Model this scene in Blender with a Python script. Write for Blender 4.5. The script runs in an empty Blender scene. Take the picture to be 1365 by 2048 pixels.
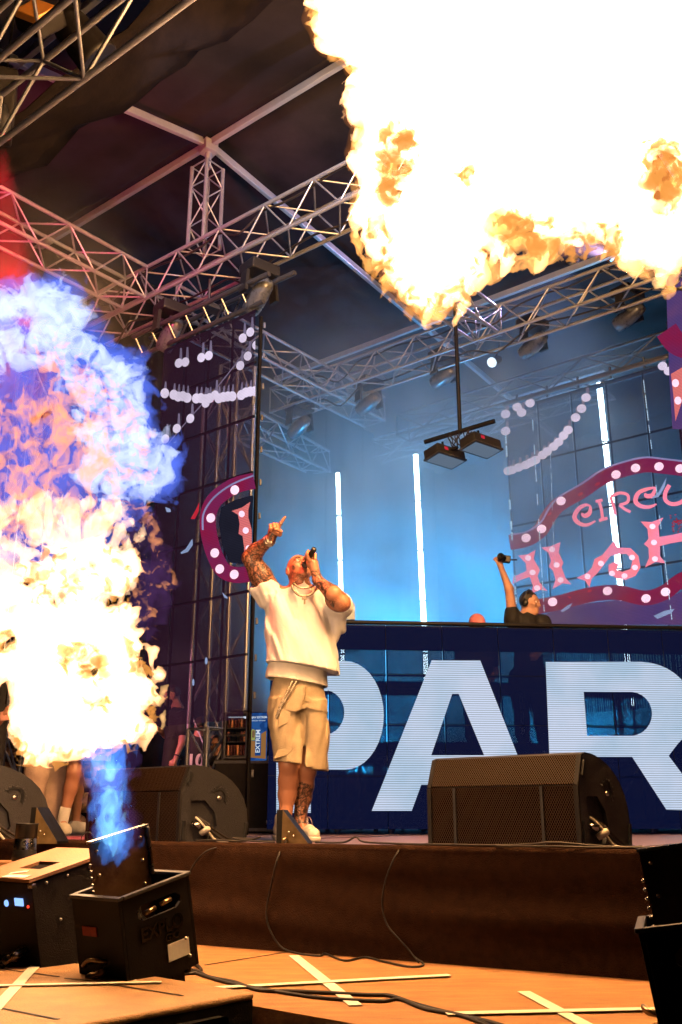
import bpy, bmesh, math, random
import numpy as np
from mathutils import Vector, Matrix
from math import radians as rad, sin, cos, pi

scene = bpy.context.scene
col = scene.collection
random.seed(7)

# ------------------------------------------------------------------ camera, sky, exposure
EYE = Vector((0.0, 0.0, 0.142))          # just above the stage floor (z = 0), standing in the pit
PITCH = rad(17.7)
FPX = 1915.0                             # focal length in pixels of a 1365 px wide frame
cam_data = bpy.data.cameras.new('camera')
cam = bpy.data.objects.new('camera', cam_data)
col.objects.link(cam)
cam.location = EYE
cam.rotation_euler = (pi / 2 + PITCH, 0, 0)
cam_data.sensor_fit = 'HORIZONTAL'
cam_data.sensor_width = 24.0
cam_data.lens = FPX / 1365.0 * 24.0
cam_data.clip_start = 0.05
cam_data.clip_end = 500
scene.camera = cam

world = bpy.data.worlds.new('World')
scene.world = world
world.use_nodes = True
wn = world.node_tree.nodes
wbg = wn.get('Background') or wn.new('ShaderNodeBackground')
sky = wn.new('ShaderNodeTexSky')
sky.sky_type = 'NISHITA'
sky.sun_disc = False
sky.sun_elevation = rad(-4)              # night: the sun is below the horizon
sky.sun_rotation = rad(200)
world.node_tree.links.new(sky.outputs[0], wbg.inputs[0])
wbg.inputs[1].default_value = 0.02

scene.view_settings.view_transform = 'Standard'
scene.view_settings.look = 'None'
scene.view_settings.exposure = 0.0
scene.view_settings.gamma = 1.0
scene.view_settings.use_curve_mapping = False
cy = scene.cycles
cy.use_denoising = True
cy.max_bounces = 4
cy.diffuse_bounces = 1
cy.glossy_bounces = 2
cy.transmission_bounces = 3
cy.volume_bounces = 0
cy.transparent_max_bounces = 24
cy.sample_clamp_indirect = 0.25
cy.use_adaptive_sampling = True
cy.adaptive_threshold = 0.03

# ------------------------------------------------------------------ rays
_cp, _sp = cos(PITCH), sin(PITCH)
def ray(px, py):
    a = (px - 682.5) / FPX
    b = -(py - 1024.0) / FPX
    return Vector((a, _cp - b * _sp, _sp + b * _cp))
def at(px, py, Y):
    d = ray(px, py)
    return EYE + d * (Y / d.y)
def on_z(px, py, z):
    d = ray(px, py)
    return EYE + d * ((z - EYE.z) / d.z)
def on_plane(px, py, P, n):
    d = ray(px, py)
    return EYE + d * ((P - EYE).dot(n) / d.dot(n))

U = Vector((-sin(rad(51)), cos(rad(51)), 0))    # along the roof trusses, towards stage left-rear of the picture
V = Vector((cos(rad(51)), sin(rad(51)), 0))     # upstage
ZUP = Vector((0, 0, 1))

# ------------------------------------------------------------------ materials
MATS = {}
def _nt(name):
    m = bpy.data.materials.new(name)
    m.use_nodes = True
    nt = m.node_tree
    nt.nodes.clear()
    out = nt.nodes.new('ShaderNodeOutputMaterial')
    MATS[name] = m
    return m, nt, out
def pbr(name, c, rough=0.6, metal=0.0, var=0.25, scale=12.0, bump=0.0, bscale=None, c2=None, spec=0.5, stretch=(1, 1, 1), detail=5.0, rvar=0.15):
    m, nt, out = _nt(name)
    N = nt.nodes.new; L = nt.links.new
    p = N('ShaderNodeBsdfPrincipled')
    tc = N('ShaderNodeTexCoord'); mp = N('ShaderNodeMapping'); mp.inputs['Scale'].default_value = stretch
    L(tc.outputs['Object'], mp.inputs[0])
    no = N('ShaderNodeTexNoise'); no.inputs['Scale'].default_value = scale; no.inputs['Detail'].default_value = detail
    no.inputs['Roughness'].default_value = 0.62
    L(mp.outputs[0], no.inputs['Vector'])
    cr = N('ShaderNodeValToRGB')
    cr.color_ramp.elements[0].position = 0.30; cr.color_ramp.elements[1].position = 0.72
    a = c; b = c2 if c2 else tuple(min(1, x * (1 + var)) for x in c)
    if not c2: a = tuple(x * (1 - var) for x in c)
    cr.color_ramp.elements[0].color = (*a, 1); cr.color_ramp.elements[1].color = (*b, 1)
    L(no.outputs[0], cr.inputs[0]); L(cr.outputs[0], p.inputs['Base Color'])
    mr = N('ShaderNodeMapRange'); mr.inputs['To Min'].default_value = max(0.02, rough - rvar); mr.inputs['To Max'].default_value = min(1, rough + rvar)
    L(no.outputs[0], mr.inputs[0]); L(mr.outputs[0], p.inputs['Roughness'])
    p.inputs['Metallic'].default_value = metal
    p.inputs['Specular IOR Level'].default_value = spec
    if bump > 0:
        n2 = N('ShaderNodeTexNoise'); n2.inputs['Scale'].default_value = bscale or scale * 6; n2.inputs['Detail'].default_value = 4
        L(mp.outputs[0], n2.inputs['Vector'])
        bp = N('ShaderNodeBump'); bp.inputs['Strength'].default_value = bump; bp.inputs['Distance'].default_value = 0.01
        L(n2.outputs[0], bp.inputs['Height']); L(bp.outputs[0], p.inputs['Normal'])
    L(p.outputs[0], out.inputs['Surface'])
    return m
def glow(name, c, s, sample=True):
    m, nt, out = _nt(name)
    e = nt.nodes.new('ShaderNodeEmission')
    e.inputs[0].default_value = (*c, 1); e.inputs[1].default_value = s
    nt.links.new(e.outputs[0], out.inputs['Surface'])
    if not sample: m.cycles.emission_sampling = 'NONE'
    return m
def fire(name, c, s, soot=0.0):
    """Glowing gas: light given off per metre of depth, and some soot that hides what lies deeper."""
    m, nt, out = _nt(name)
    e = nt.nodes.new('ShaderNodeEmission')
    e.inputs[0].default_value = (*c, 1); e.inputs[1].default_value = s
    if soot > 0:
        ab = nt.nodes.new('ShaderNodeVolumeAbsorption'); ab.inputs[0].default_value = (0, 0, 0, 1); ab.inputs[1].default_value = soot
        ad = nt.nodes.new('ShaderNodeAddShader')
        nt.links.new(e.outputs[0], ad.inputs[0]); nt.links.new(ab.outputs[0], ad.inputs[1]); nt.links.new(ad.outputs[0], out.inputs['Volume'])
    else: nt.links.new(e.outputs[0], out.inputs['Volume'])
    return m
def mesh_screen(name, c, alpha, emis=0.0, ec=(1, 1, 1), line=90.0):
    """See-through LED mesh: dark strips with open gaps between them."""
    m, nt, out = _nt(name)
    N = nt.nodes.new; L = nt.links.new
    p = N('ShaderNodeBsdfPrincipled'); p.inputs['Base Color'].default_value = (*c, 1); p.inputs['Roughness'].default_value = 0.9; p.inputs['Specular IOR Level'].default_value = 0.0
    p.inputs['Emission Color'].default_value = (*ec, 1); p.inputs['Emission Strength'].default_value = emis
    tr = N('ShaderNodeBsdfTransparent')
    tc = N('ShaderNodeTexCoord'); sx = N('ShaderNodeSeparateXYZ'); L(tc.outputs['UV'], sx.inputs[0])
    mu = N('ShaderNodeMath'); mu.operation = 'MULTIPLY'; mu.inputs[1].default_value = line; L(sx.outputs[0], mu.inputs[0])
    fr = N('ShaderNodeMath'); fr.operation = 'FRACT'; L(mu.outputs[0], fr.inputs[0])
    gt = N('ShaderNodeMath'); gt.operation = 'GREATER_THAN'; gt.inputs[1].default_value = alpha; L(fr.outputs[0], gt.inputs[0])
    mx = N('ShaderNodeMixShader'); L(gt.outputs[0], mx.inputs[0]); L(p.outputs[0], mx.inputs[1]); L(tr.outputs[0], mx.inputs[2])
    L(mx.outputs[0], out.inputs['Surface'])
    m.cycles.emission_sampling = 'NONE'
    return m
def led_glow(name, c, s, lines=70.0, axis=2, depth=0.35, c2=None, nsc=3.0, sample=False):
    """A lit LED area: rows of diodes with a little unevenness."""
    m, nt, out = _nt(name)
    N = nt.nodes.new; L = nt.links.new
    tc = N('ShaderNodeTexCoord'); sx = N('ShaderNodeSeparateXYZ'); L(tc.outputs['Object'], sx.inputs[0])
    mu = N('ShaderNodeMath'); mu.operation = 'MULTIPLY'; mu.inputs[1].default_value = lines; L(sx.outputs[axis], mu.inputs[0])
    fr = N('ShaderNodeMath'); fr.operation = 'FRACT'; L(mu.outputs[0], fr.inputs[0])
    st = N('ShaderNodeMapRange'); st.inputs['From Min'].default_value = 0.55; st.inputs['From Max'].default_value = 0.8
    st.inputs['To Min'].default_value = 1.0; st.inputs['To Max'].default_value = 1 - depth; L(fr.outputs[0], st.inputs[0])
    no = N('ShaderNodeTexNoise'); no.inputs['Scale'].default_value = nsc; no.inputs['Detail'].default_value = 3; L(tc.outputs['Object'], no.inputs['Vector'])
    cr = N('ShaderNodeValToRGB'); cr.color_ramp.elements[0].position = 0.35; cr.color_ramp.elements[1].position = 0.65
    cr.color_ramp.elements[0].color = (*(c2 or tuple(x * 0.75 for x in c)), 1); cr.color_ramp.elements[1].color = (*c, 1)
    L(no.outputs[0], cr.inputs[0])
    m2 = N('ShaderNodeMath'); m2.operation = 'MULTIPLY'; m2.inputs[1].default_value = s; L(st.outputs[0], m2.inputs[0])
    e = N('ShaderNodeEmission'); L(cr.outputs[0], e.inputs[0]); L(m2.outputs[0], e.inputs[1])
    L(e.outputs[0], out.inputs['Surface'])
    if not sample: m.cycles.emission_sampling = 'NONE'
    return m

# ------------------------------------------------------------------ objects
def tag(o, label=None, cat=None, group=None, kind=None):
    if label: o['label'] = label
    if cat: o['category'] = cat
    if group: o['group'] = group
    if kind: o['kind'] = kind
    return o
PINV = {}
def thing(name, label, cat, loc=(0, 0, 0), group=None, kind=None, local=False, rot=None):
    """An Empty at the base of a thing. Parts are built in world space unless local is True."""
    o = bpy.data.objects.new(name, None)
    o.empty_display_size = 0.1
    M = Matrix.Translation(Vector(loc))
    if rot is not None: M = M @ rot.to_4x4()
    o.matrix_world = M
    col.objects.link(o)
    PINV[o] = None if local else M.inverted()
    return tag(o, label, cat, group, kind)
def adopt(o, parent):
    if parent is not None:
        o.parent = parent
        inv = PINV.get(parent)
        if inv is not None: o.matrix_parent_inverse = inv
    return o
def link(name, me, parent=None):
    o = bpy.data.objects.new(name, me)
    col.objects.link(o)
    adopt(o, parent)
    if parent is not None: PINV[o] = Matrix.Identity(4)
    return o
def copy_tree(o, parent=None):
    c = o.copy(); col.objects.link(c)
    c.parent = parent
    if o.parent is not None: c.matrix_parent_inverse = o.matrix_parent_inverse.copy()
    PINV[c] = PINV.get(o)
    for ch in list(o.children): copy_tree(ch, c)
    return c

class MB:
    """Collects shapes into one mesh."""
    def __init__(s): s.v = []; s.f = []; s.sm = []; s.uv = {}
    def add(s, vs, fs, smooth=False):
        n = len(s.v)
        s.v += [tuple(x) for x in vs]
        s.f += [tuple(i + n for i in f) for f in fs]
        s.sm += [smooth] * len(fs)
        return s
    def box(s, c, size, M=None, bev=0.0):
        c = Vector(c); h = Vector(size) / 2
        M = M or Matrix.Identity(3)
        if bev <= 0:
            pts = [Vector((x * h.x, y * h.y, z * h.z)) for x in (-1, 1) for y in (-1, 1) for z in (-1, 1)]
            fs = [(0, 1, 3, 2), (4, 6, 7, 5), (0, 4, 5, 1), (2, 3, 7, 6), (0, 2, 6, 4), (1, 5, 7, 3)]
            return s.add([c + M @ p for p in pts], fs)
        bm = bmesh.new(); bmesh.ops.create_cube(bm, size=1)
        for v in bm.verts: v.co = Vector((v.co.x * size[0], v.co.y * size[1], v.co.z * size[2]))
        bmesh.ops.bevel(bm, geom=list(bm.edges), offset=bev, segments=2, affect='EDGES', profile=0.6)
        bm.verts.index_update()
        s.add([c + M @ v.co for v in bm.verts], [[v.index for v in f.verts] for f in bm.faces])
        bm.free(); return s
    def tube(s, p, q, r, n=8, r2=None, caps=True):
        p = Vector(p); q = Vector(q); d = (q - p)
        if d.length < 1e-6: return s
        d.normalize(); r2 = r if r2 is None else r2
        a = d.orthogonal().normalized(); b = d.cross(a)
        vs = []
        for k in range(n):
            t = 2 * pi * k / n; w = a * cos(t) + b * sin(t)
            vs += [p + w * r, q + w * r2]
        fs = [(2 * k, 2 * ((k + 1) % n), 2 * ((k + 1) % n) + 1, 2 * k + 1) for k in range(n)]
        s.add(vs, fs, True)
        if caps: s.add([vs[2 * k] for k in range(n)][::-1], [tuple(range(n))]); s.add([vs[2 * k + 1] for k in range(n)], [tuple(range(n))])
        return s
    def path(s, pts, r, n=6):
        pts = [Vector(p) for p in pts]
        rings = []; up = None
        for i, p in enumerate(pts):
            d = (pts[min(i + 1, len(pts) - 1)] - pts[max(i - 1, 0)]).normalized()
            if up is None: up = d.orthogonal().normalized()
            up = (up - d * up.dot(d)).normalized(); b = d.cross(up)
            rings.append([p + (up * cos(2 * pi * k / n) + b * sin(2 * pi * k / n)) * r for k in range(n)])
        vs = [v for rg in rings for v in rg]; fs = []
        for i in range(len(rings) - 1):
            for k in range(n):
                fs.append((i * n + k, i * n + (k + 1) % n, (i + 1) * n + (k + 1) % n, (i + 1) * n + k))
        s.add(vs, fs, True)
        s.add(rings[0][::-1], [tuple(range(n))]); s.add(rings[-1], [tuple(range(n))])
        return s
    def lathe(s, prof, c, axis=ZUP, n=20):
        c = Vector(c); d = Vector(axis).normalized(); a = d.orthogonal().normalized(); b = d.cross(a)
        vs = []
        for (r, h) in prof:
            for k in range(n):
                t = 2 * pi * k / n
                vs.append(c + d * h + (a * cos(t) + b * sin(t)) * max(r, 1e-4))
        fs = []
        for i in range(len(prof) - 1):
            for k in range(n):
                fs.append((i * n + k, i * n + (k + 1) % n, (i + 1) * n + (k + 1) % n, (i + 1) * n + k))
        return s.add(vs, fs, True)
    def prism(s, poly, ext):
        """Polygon (3D points) extruded by a vector."""
        poly = [Vector(p) for p in poly]; ext = Vector(ext); n = len(poly)
        nrm = Vector((0, 0, 0))
        for i in range(n):
            nrm += (poly[i] - poly[0]).cross(poly[(i + 1) % n] - poly[0])
        if nrm.dot(ext) > 0: poly = poly[::-1]
        s.add(poly + [p + ext for p in poly],
              [tuple(range(n)), tuple(range(2 * n - 1, n - 1, -1))] + [(i, i + n, (i + 1) % n + n, (i + 1) % n) for i in range(n)])
        return s
    def quad(s, a, b, c, d): return s.add([a, b, c, d], [(0, 1, 2, 3)])
    def mesh(s, name, mat):
        me = bpy.data.meshes.new(name)
        me.from_pydata([tuple(v) for v in s.v], [], s.f)
        me.polygons.foreach_set('use_smooth', s.sm)
        if mat: me.materials.append(MATS[mat] if isinstance(mat, str) else mat)
        me.update()
        return me
    def build(s, name, mat, parent=None):
        return link(name, s.mesh(name, mat), parent)
def hole_prism(outer, holes, ext):
    """Flat polygon with holes (3D points, coplanar) given thickness; returns MB."""
    bm = bmesh.new(); eds = []
    for loop in [outer] + holes:
        vs = [bm.verts.new(Vector(p)) for p in loop]
        eds += [bm.edges.new((vs[i], vs[(i + 1) % len(vs)])) for i in range(len(vs))]
    bmesh.ops.triangle_fill(bm, edges=eds, use_beauty=True, use_dissolve=False)
    r = bmesh.ops.extrude_face_region(bm, geom=list(bm.faces))
    for g in r['geom']:
        if isinstance(g, bmesh.types.BMVert): g.co += Vector(ext)
    bmesh.ops.recalc_face_normals(bm, faces=list(bm.faces))
    bm.verts.index_update()
    mb = MB().add([v.co.copy() for v in bm.verts], [[v.index for v in f.verts] for f in bm.faces])
    bm.free(); return mb
def smooth_path(pts, per=8):
    """Catmull-Rom through points."""
    P = [Vector(p) for p in pts]; out = []
    for i in range(len(P) - 1):
        p0 = P[max(i - 1, 0)]; p1 = P[i]; p2 = P[i + 1]; p3 = P[min(i + 2, len(P) - 1)]
        for k in range(per):
            t = k / per
            out.append(0.5 * ((2 * p1) + (p2 - p0) * t + (2 * p0 - 5 * p1 + 4 * p2 - p3) * t * t + (3 * p1 - p0 - 3 * p2 + p3) * t ** 3))
    out.append(P[-1]); return out

# unit cylinder shared by every truss tube
_UC = {}
def rod(name, p, q, r, mat, parent, n=8):
    key = (mat, n)
    if key not in _UC:
        _UC[key] = MB().tube((0, 0, 0), (0, 0, 1), 1.0, n).mesh('rod', mat)
    p = Vector(p); q = Vector(q); d = q - p
    o = bpy.data.objects.new(name, _UC[key]); col.objects.link(o); adopt(o, parent)
    Mx = Matrix.Translation(p) @ d.to_track_quat('Z', 'Y').to_matrix().to_4x4() @ Matrix.Diagonal((r, r, d.length, 1))
    o.matrix_basis = Mx
    return o
def truss(label, p, q, side, cat='truss', name='roof_truss', bay=0.5, rc=0.021, rb=0.010, mat='alu', up=ZUP, group='stage trusses', skip=0):
    """Square lattice truss: four chords and zigzag braces on its four faces, each tube a part."""
    p = Vector(p); q = Vector(q); d = (q - p); L = d.length; d.normalize()
    a = d.cross(up)
    if a.length < 0.01: a = d.orthogonal()
    a.normalize(); b = a.cross(d).normalized()
    t = thing(name, label, cat, p, group)
    h = side / 2
    cs = [a * h + b * h, -a * h + b * h, -a * h - b * h, a * h - b * h]
    for c in cs: rod('chord', p + c, q + c, rc, mat, t, 10)
    n = max(2, round(L / bay)); s = L / n
    for fi in range(4):
        c0, c1 = cs[fi], cs[(fi + 1) % 4]
        for i in range(n):
            A, B = (c0, c1) if (i + fi) % 2 == 0 else (c1, c0)
            rod('brace', p + d * (s * i) + A, p + d * (s * (i + 1)) + B, rb, mat, t, 6)
        if fi % 2 == 0 or not skip:
            rod('brace', p + c0, p + c1, rb, mat, t, 6); rod('brace', q + c0, q + c1, rb, mat, t, 6)
    return t

# ------------------------------------------------------------------ palette
pbr('alu', (0.36, 0.37, 0.41), 0.30, 0.55, 0.15, 20)
pbr('alu_dark', (0.10, 0.10, 0.11), 0.5, 0.7, 0.2, 20)
pbr('roof_canvas', (0.022, 0.018, 0.019), 0.75, 0, 0.45, 1.6, 0.35, 2.2, spec=0.12)
pbr('roof_beam', (0.5, 0.52, 0.55), 0.4, 0.6, 0.1, 6)
pbr('black_cloth', (0.007, 0.005, 0.005), 0.9, 0, 0.5, 6, 0.4, 30, spec=0.06)
pbr('black_metal', (0.006, 0.005, 0.005), 0.5, 0.0, 0.3, 14, 0.08, 160, spec=0.25)
pbr('black_plastic', (0.015, 0.015, 0.016), 0.38, 0, 0.25, 20)
pbr('black_paint', (0.012, 0.010, 0.010), 0.6, 0, 0.35, 18, 0.35, 220, spec=0.25)
pbr('steel', (0.62, 0.58, 0.52), 0.28, 1.0, 0.12, 30)
pbr('brass', (0.75, 0.55, 0.30), 0.3, 1.0, 0.12, 30)
pbr('rubber', (0.020, 0.014, 0.010), 0.55, 0, 0.3, 30)
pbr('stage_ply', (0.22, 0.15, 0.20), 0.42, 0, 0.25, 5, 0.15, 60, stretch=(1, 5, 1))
pbr('skirt_cloth', (0.034, 0.014, 0.0065), 0.95, 0, 0.25, 24, 0.9, 190, spec=0.10, rvar=0.04)
pbr('deck_ply', (0.42, 0.20, 0.072), 0.6, 0, 0.38, 5, 0.5, 110, stretch=(1, 4, 1), detail=9)
pbr('tape', (0.85, 0.83, 0.70), 0.5, 0, 0.06, 9)
pbr('white_label', (0.75, 0.73, 0.68), 0.5, 0, 0.06, 60)
# ------------------------------------------------------------------ ground, pit deck, stage
ZP = -0.44                                # top of the pit platform
ground = MB().quad((-60, -40, -1.45), (60, -40, -1.45), (60, 80, -1.45), (-60, 80, -1.45)).build('ground', 'black_cloth')
tag(ground, 'dark ground under the stage', 'ground', kind='structure')

# front edge of the stage in plan
E1 = on_z(400, 1695, 0.0); E2 = on_z(1290, 1712, 0.0)
ED = (E1 - E2).normalized()
EL = E1 + ED * 4.2; ER = E2 - ED * 3.5
back = Vector((ED.y, -ED.x, 0)); back = back if back.y > 0 else -back
sf = MB()
sf.prism([EL, ER, ER + back * 15, EL + back * 15], (0, 0, -0.05))
stage = sf.build('stage_floor', 'stage_ply')
tag(stage, 'purplish plywood stage floor', 'stage floor', kind='structure')
# joints between the plywood sheets, 3 mm proud metal strips
for k in range(1, 9):
    a = EL + ED * (-1.22 * k) + back * 0.3
    MB().box(a + back * 7 + Vector((0, 0, 0.002)), (0.006, 14, 0.003), Matrix.Rotation(math.atan2(-back.x, back.y), 3, 'Z')).build('floor_joint', 'black_plastic', stage)

# skirt cloth with soft horizontal sags
nx, nz = 150, 40
sk = MB(); vs = []
fr = -back
rs = np.random.RandomState(3)
for i in range(nx + 1):
    s = i / nx
    P = EL.lerp(ER, s); xm = s * (EL - ER).length
    for k in range(nz + 1):
        t = k / nz
        z = 0.012 + (ZP - 0.03 - 0.012) * t
        amp = 0.019 * sin(pi * t) ** 0.6
        w = sin(t * 11 + 1.6 * sin(xm * 0.7 + 1) + 0.5 * xm) + 0.45 * sin(t * 19 - xm * 1.3 + 1.2 * sin(xm * 1.9)) + 0.5 * sin(xm * 3.1 + t * 4 + sin(xm * 1.1)) * (1 - t)
        sag = 0.012 * sin(xm * 1.7 + 0.6) * t
        q = P + fr * (0.03 + amp * w * (0.45 + 0.55 * s) + sag)
        vs.append((q.x, q.y, z))
sk.add(vs, [(i * (nz + 1) + k, i * (nz + 1) + k + 1, (i + 1) * (nz + 1) + k + 1, (i + 1) * (nz + 1) + k) for i in range(nx) for k in range(nz)], True)
# rolled top hem lying on the floor edge
sk.add([], [])
skirt = thing('stage_skirt', 'dark brown cloth skirt hanging along the stage front edge', 'stage skirt', EL)
sk.build('cloth', 'skirt_cloth', skirt)
MB().path([EL + fr * 0.012 + Vector((0, 0, 0.004)), ER + fr * 0.012 + Vector((0, 0, 0.004))], 0.022, 8).build('top_hem', 'skirt_cloth', skirt)

# pit platform: plywood top, its near edge parallel to the trusses
D1 = on_z(510, 2013, ZP); D2 = D1 - Vector((-sin(rad(49)), cos(rad(49)), 0)) * 3.2
D0 = D1 + Vector((-sin(rad(49)), cos(rad(49)), 0)) * 4.0
pk = MB()
far0 = Vector((D0.x + 2.5, D0.y + 3.5, ZP)); 
pk.prism([D0, D2, D2 + Vector((1.2, 2.6, 0)), ER + Vector((0, 0, ZP)) + back * 0.3, EL + Vector((0, 0, ZP)) + back * 0.3], (0, 0, -0.9))
deck = pk.build('pit_platform', 'deck_ply')
tag(deck, 'plywood platform in the pit below the stage', 'platform', kind='structure')
def strip(a, b, w, z, parent, name='tape_strip', mat='tape', h=0.002):
    a = Vector(a); b = Vector(b); d = (b - a).normalized(); n = Vector((-d.y, d.x, 0)) * w / 2
    return MB().prism([a + n, b + n, b - n, a - n], (0, 0, h)).build(name, mat, parent)
zt = ZP + 0.003
strip(on_z(588, 1912, zt), on_z(712, 2012, zt), 0.045, 0, deck)
strip(on_z(380, 1979, zt + .003), on_z(900, 1951, zt + .003), 0.045, 0, deck)
strip(on_z(1048, 1984, zt), on_z(1190, 2060, zt), 0.045, 0, deck)
strip(on_z(893, 2028, zt + .003), on_z(1330, 2018, zt + .003), 0.045, 0, deck)
# board joint
strip(on_z(410, 1931, zt), on_z(600, 1901, zt), 0.006, 0, deck, 'board_joint', 'black_plastic')

# ------------------------------------------------------------------ roof
NODE = at(418, 288, 8.93)                 # ridge node above the first truss
Zr = NODE.z
def roof_pt(s, t):                        # s along the ridge (U), t upstage (V)
    z = Zr - (0.11 * t if t > 0 else -0.24 * t)
    p = NODE + U * s + V * t
    return Vector((p.x, p.y, z))
for nm, t0, t1 in (('canopy', 0.0, 9.0), ('canopy', -7.5, 0.0)):
    m = MB(); nu, nv = 40, 24
    vs = []
    for i in range(nu + 1):
        for k in range(nv + 1):
            s = -12 + 24 * i / nu; t = t0 + (t1 - t0) * k / nv
            p = roof_pt(s, t)
            sag = 0.10 * abs(sin(pi * (s / 4.0))) * sin(pi * k / nv)
            vs.append((p.x, p.y, p.z + 0.16 - sag * 0.6 + 0.02 * sin(3 * s + 2 * t)))
    m.add(vs, [(i * (nv + 1) + k, (i + 1) * (nv + 1) + k, (i + 1) * (nv + 1) + k + 1, i * (nv + 1) + k + 1) for i in range(nu) for k in range(nv)], True)
    if t0 == 0.0:
        roof = thing('stage_roof', 'dark canvas stage roof on pale metal ridge and rafters', 'roof', NODE)
    m.build(nm, 'roof_canvas', roof)
def beam(p, q, w=0.052, h=0.085, name='rafter'):
    p = Vector(p); q = Vector(q); d = (q - p).normalized()
    a = d.cross(ZUP).normalized(); b = a.cross(d)
    M = Matrix((a, d, b)).transposed()
    return MB().box((p + q) / 2, (w, (q - p).length, h), M, 0.006).build(name, 'roof_beam', roof)
beam(roof_pt(-9, 0), roof_pt(9, 0), name='ridge_beam')
for s in (-8, -4, 0, 4, 8):
    beam(roof_pt(s, 0.10), roof_pt(s, 8.8)); beam(roof_pt(s, -0.10), roof_pt(s, -7))
beam(roof_pt(-9, 4.2), roof_pt(9, 4.2), name='purlin')
beam(roof_pt(-9, -2.35), roof_pt(9, -2.35), name='purlin'); beam(roof_pt(-9, -4.5), roof_pt(9, -4.5), name='purlin')
MB().box(NODE + Vector((0, 0, -0.05)), (0.16, 0.16, 0.14), Matrix.Rotation(rad(39), 3, 'Z'), 0.01).build('ridge_bracket', 'roof_beam', roof)

# ------------------------------------------------------------------ trusses
T1C = at(491, 495, 8.60)
T1 = truss('long lattice truss carrying the left screen, nearest to the fire ball', T1C + U * 3.4, T1C - U * 5.6, 0.40, bay=0.32)
Z1 = T1C.z
T2C = on_z(683, 765, Z1)
T2 = truss('long lattice truss with moving lights, farther upstage', T2C + U * 1.15, T2C - U * 8.2, 0.36, bay=0.31)
# side truss meeting both, running upstage
J = on_z(301, 591, Z1)
truss('lattice side truss running upstage at the left, lit red', J - V * 2.6, J - V * 0.22, 0.38, bay=0.32)
truss('lattice side truss behind the left screen joining two long trusses', J + V * 0.22, J + V * 4.2, 0.36, bay=0.36)
SPB = at(415, 470, 8.93)
truss('short upright lattice post between long truss and roof ridge', Vector((NODE.x, NODE.y, Z1 + 0.20)), Vector((NODE.x, NODE.y, Zr - 0.32)), 0.24, name='truss_post', bay=0.26, rc=0.022, rb=0.008, up=V)
MB().tube((NODE.x, NODE.y, Zr - 0.32), (NODE.x, NODE.y, Zr - 0.03), 0.035).build('post_spigot', 'roof_beam', roof)
# truss above the right screen and faint back trusses
RSC = at(1180, 745, 11.4)
truss('dark lattice truss holding up the right screen', RSC + U * 3.0, RSC - U * 4.0, 0.32, bay=0.5, mat='alu_dark')
BKC = at(840, 878, 15.5)
truss('faint lattice truss far back in the blue haze', BKC + U * 3.2, BKC - U * 3.5, 0.34, bay=0.55, skip=1)
truss('faint low side truss in the haze right of the left screen', at(480, 845, 11.2), at(640, 925, 14.6), 0.34, bay=0.5)
# right part of side truss near fire ball
J2 = on_z(960, 640, Z1)
truss('lattice cross truss running upstage below the fire ball', J2 - V * 1.6, J2 + V * 0.2, 0.34, bay=0.5)
# towers behind the left screen
for px, Y, z1, lab in ((452, 10.6, 5.4, 'upright lattice tower behind the left screen, right one'), (415, 11.4, 5.4, 'upright lattice tower behind the left screen, left one')):
    p = at(px, 1400, Y)
    truss(lab, (p.x, p.y, 0.0), (p.x, p.y, z1), 0.29, name='truss_tower', bay=0.45, up=V, rc=0.024, rb=0.010)
p = at(415, 1500, 10.2)
truss('short lattice stub standing beside the drinks fridge', (p.x, p.y, 0.0), (p.x, p.y, 1.02), 0.29, name='truss_stub', bay=0.34, up=V)
p = at(8, 1400, 9.0)
truss('pale lattice upright at the left edge behind the fire', (p.x, p.y, 0.0), (p.x, p.y, 4.5), 0.29, name='truss_tower', bay=0.45, up=V)
# near truss at the top left corner, just over the pit
NA = at(-60, 205, 5.2); 
truss('near lattice truss crossing the top left corner, lit orange', NA, NA - U * 2.9, 0.42, bay=0.5, rb=0.013)

# black cloth hung under the roof at the top left
ed = [(700, -95), (550, 0), (505, 42), (480, 55), (455, 78), (398, 106), (372, 130), (322, 160), (280, 205), (246, 225), (180, 248), (158, 263), (130, 292), (95, 325), (40, 352), (-40, 390), (-140, 450)]
iu = [(480, -180), (345, -75), (300, 0), (255, 55), (215, 85), (180, 112), (150, 135), (120, 160), (85, 190), (50, 215), (20, 245), (-30, 275), (-60, 295), (-90, 315), (-120, 340), (-160, 365), (-220, 420)]
m = MB(); vs = []
for (a, b) in zip(ed, iu):
    for k in range(7):
        t = k / 6
        p = at(a[0] + (b[0] - a[0]) * t, a[1] + (b[1] - a[1]) * t, 6.6 - 0.7 * t)
        vs.append(p + Vector((0, 0, 0.03 * sin(a[0] * 0.05 + 5 * t))))
m.add(vs, [(i * 7 + k, i * 7 + k + 1, (i + 1) * 7 + k + 1, (i + 1) * 7 + k) for i in range(len(ed) - 1) for k in range(6)], True)
o = m.build('black_drape', 'black_cloth')
sol = o.modifiers.new('thickness', 'SOLIDIFY'); sol.thickness = 0.01
tag(o, 'black cloth with a ragged edge hung under the roof at top left', 'drape')

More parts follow.
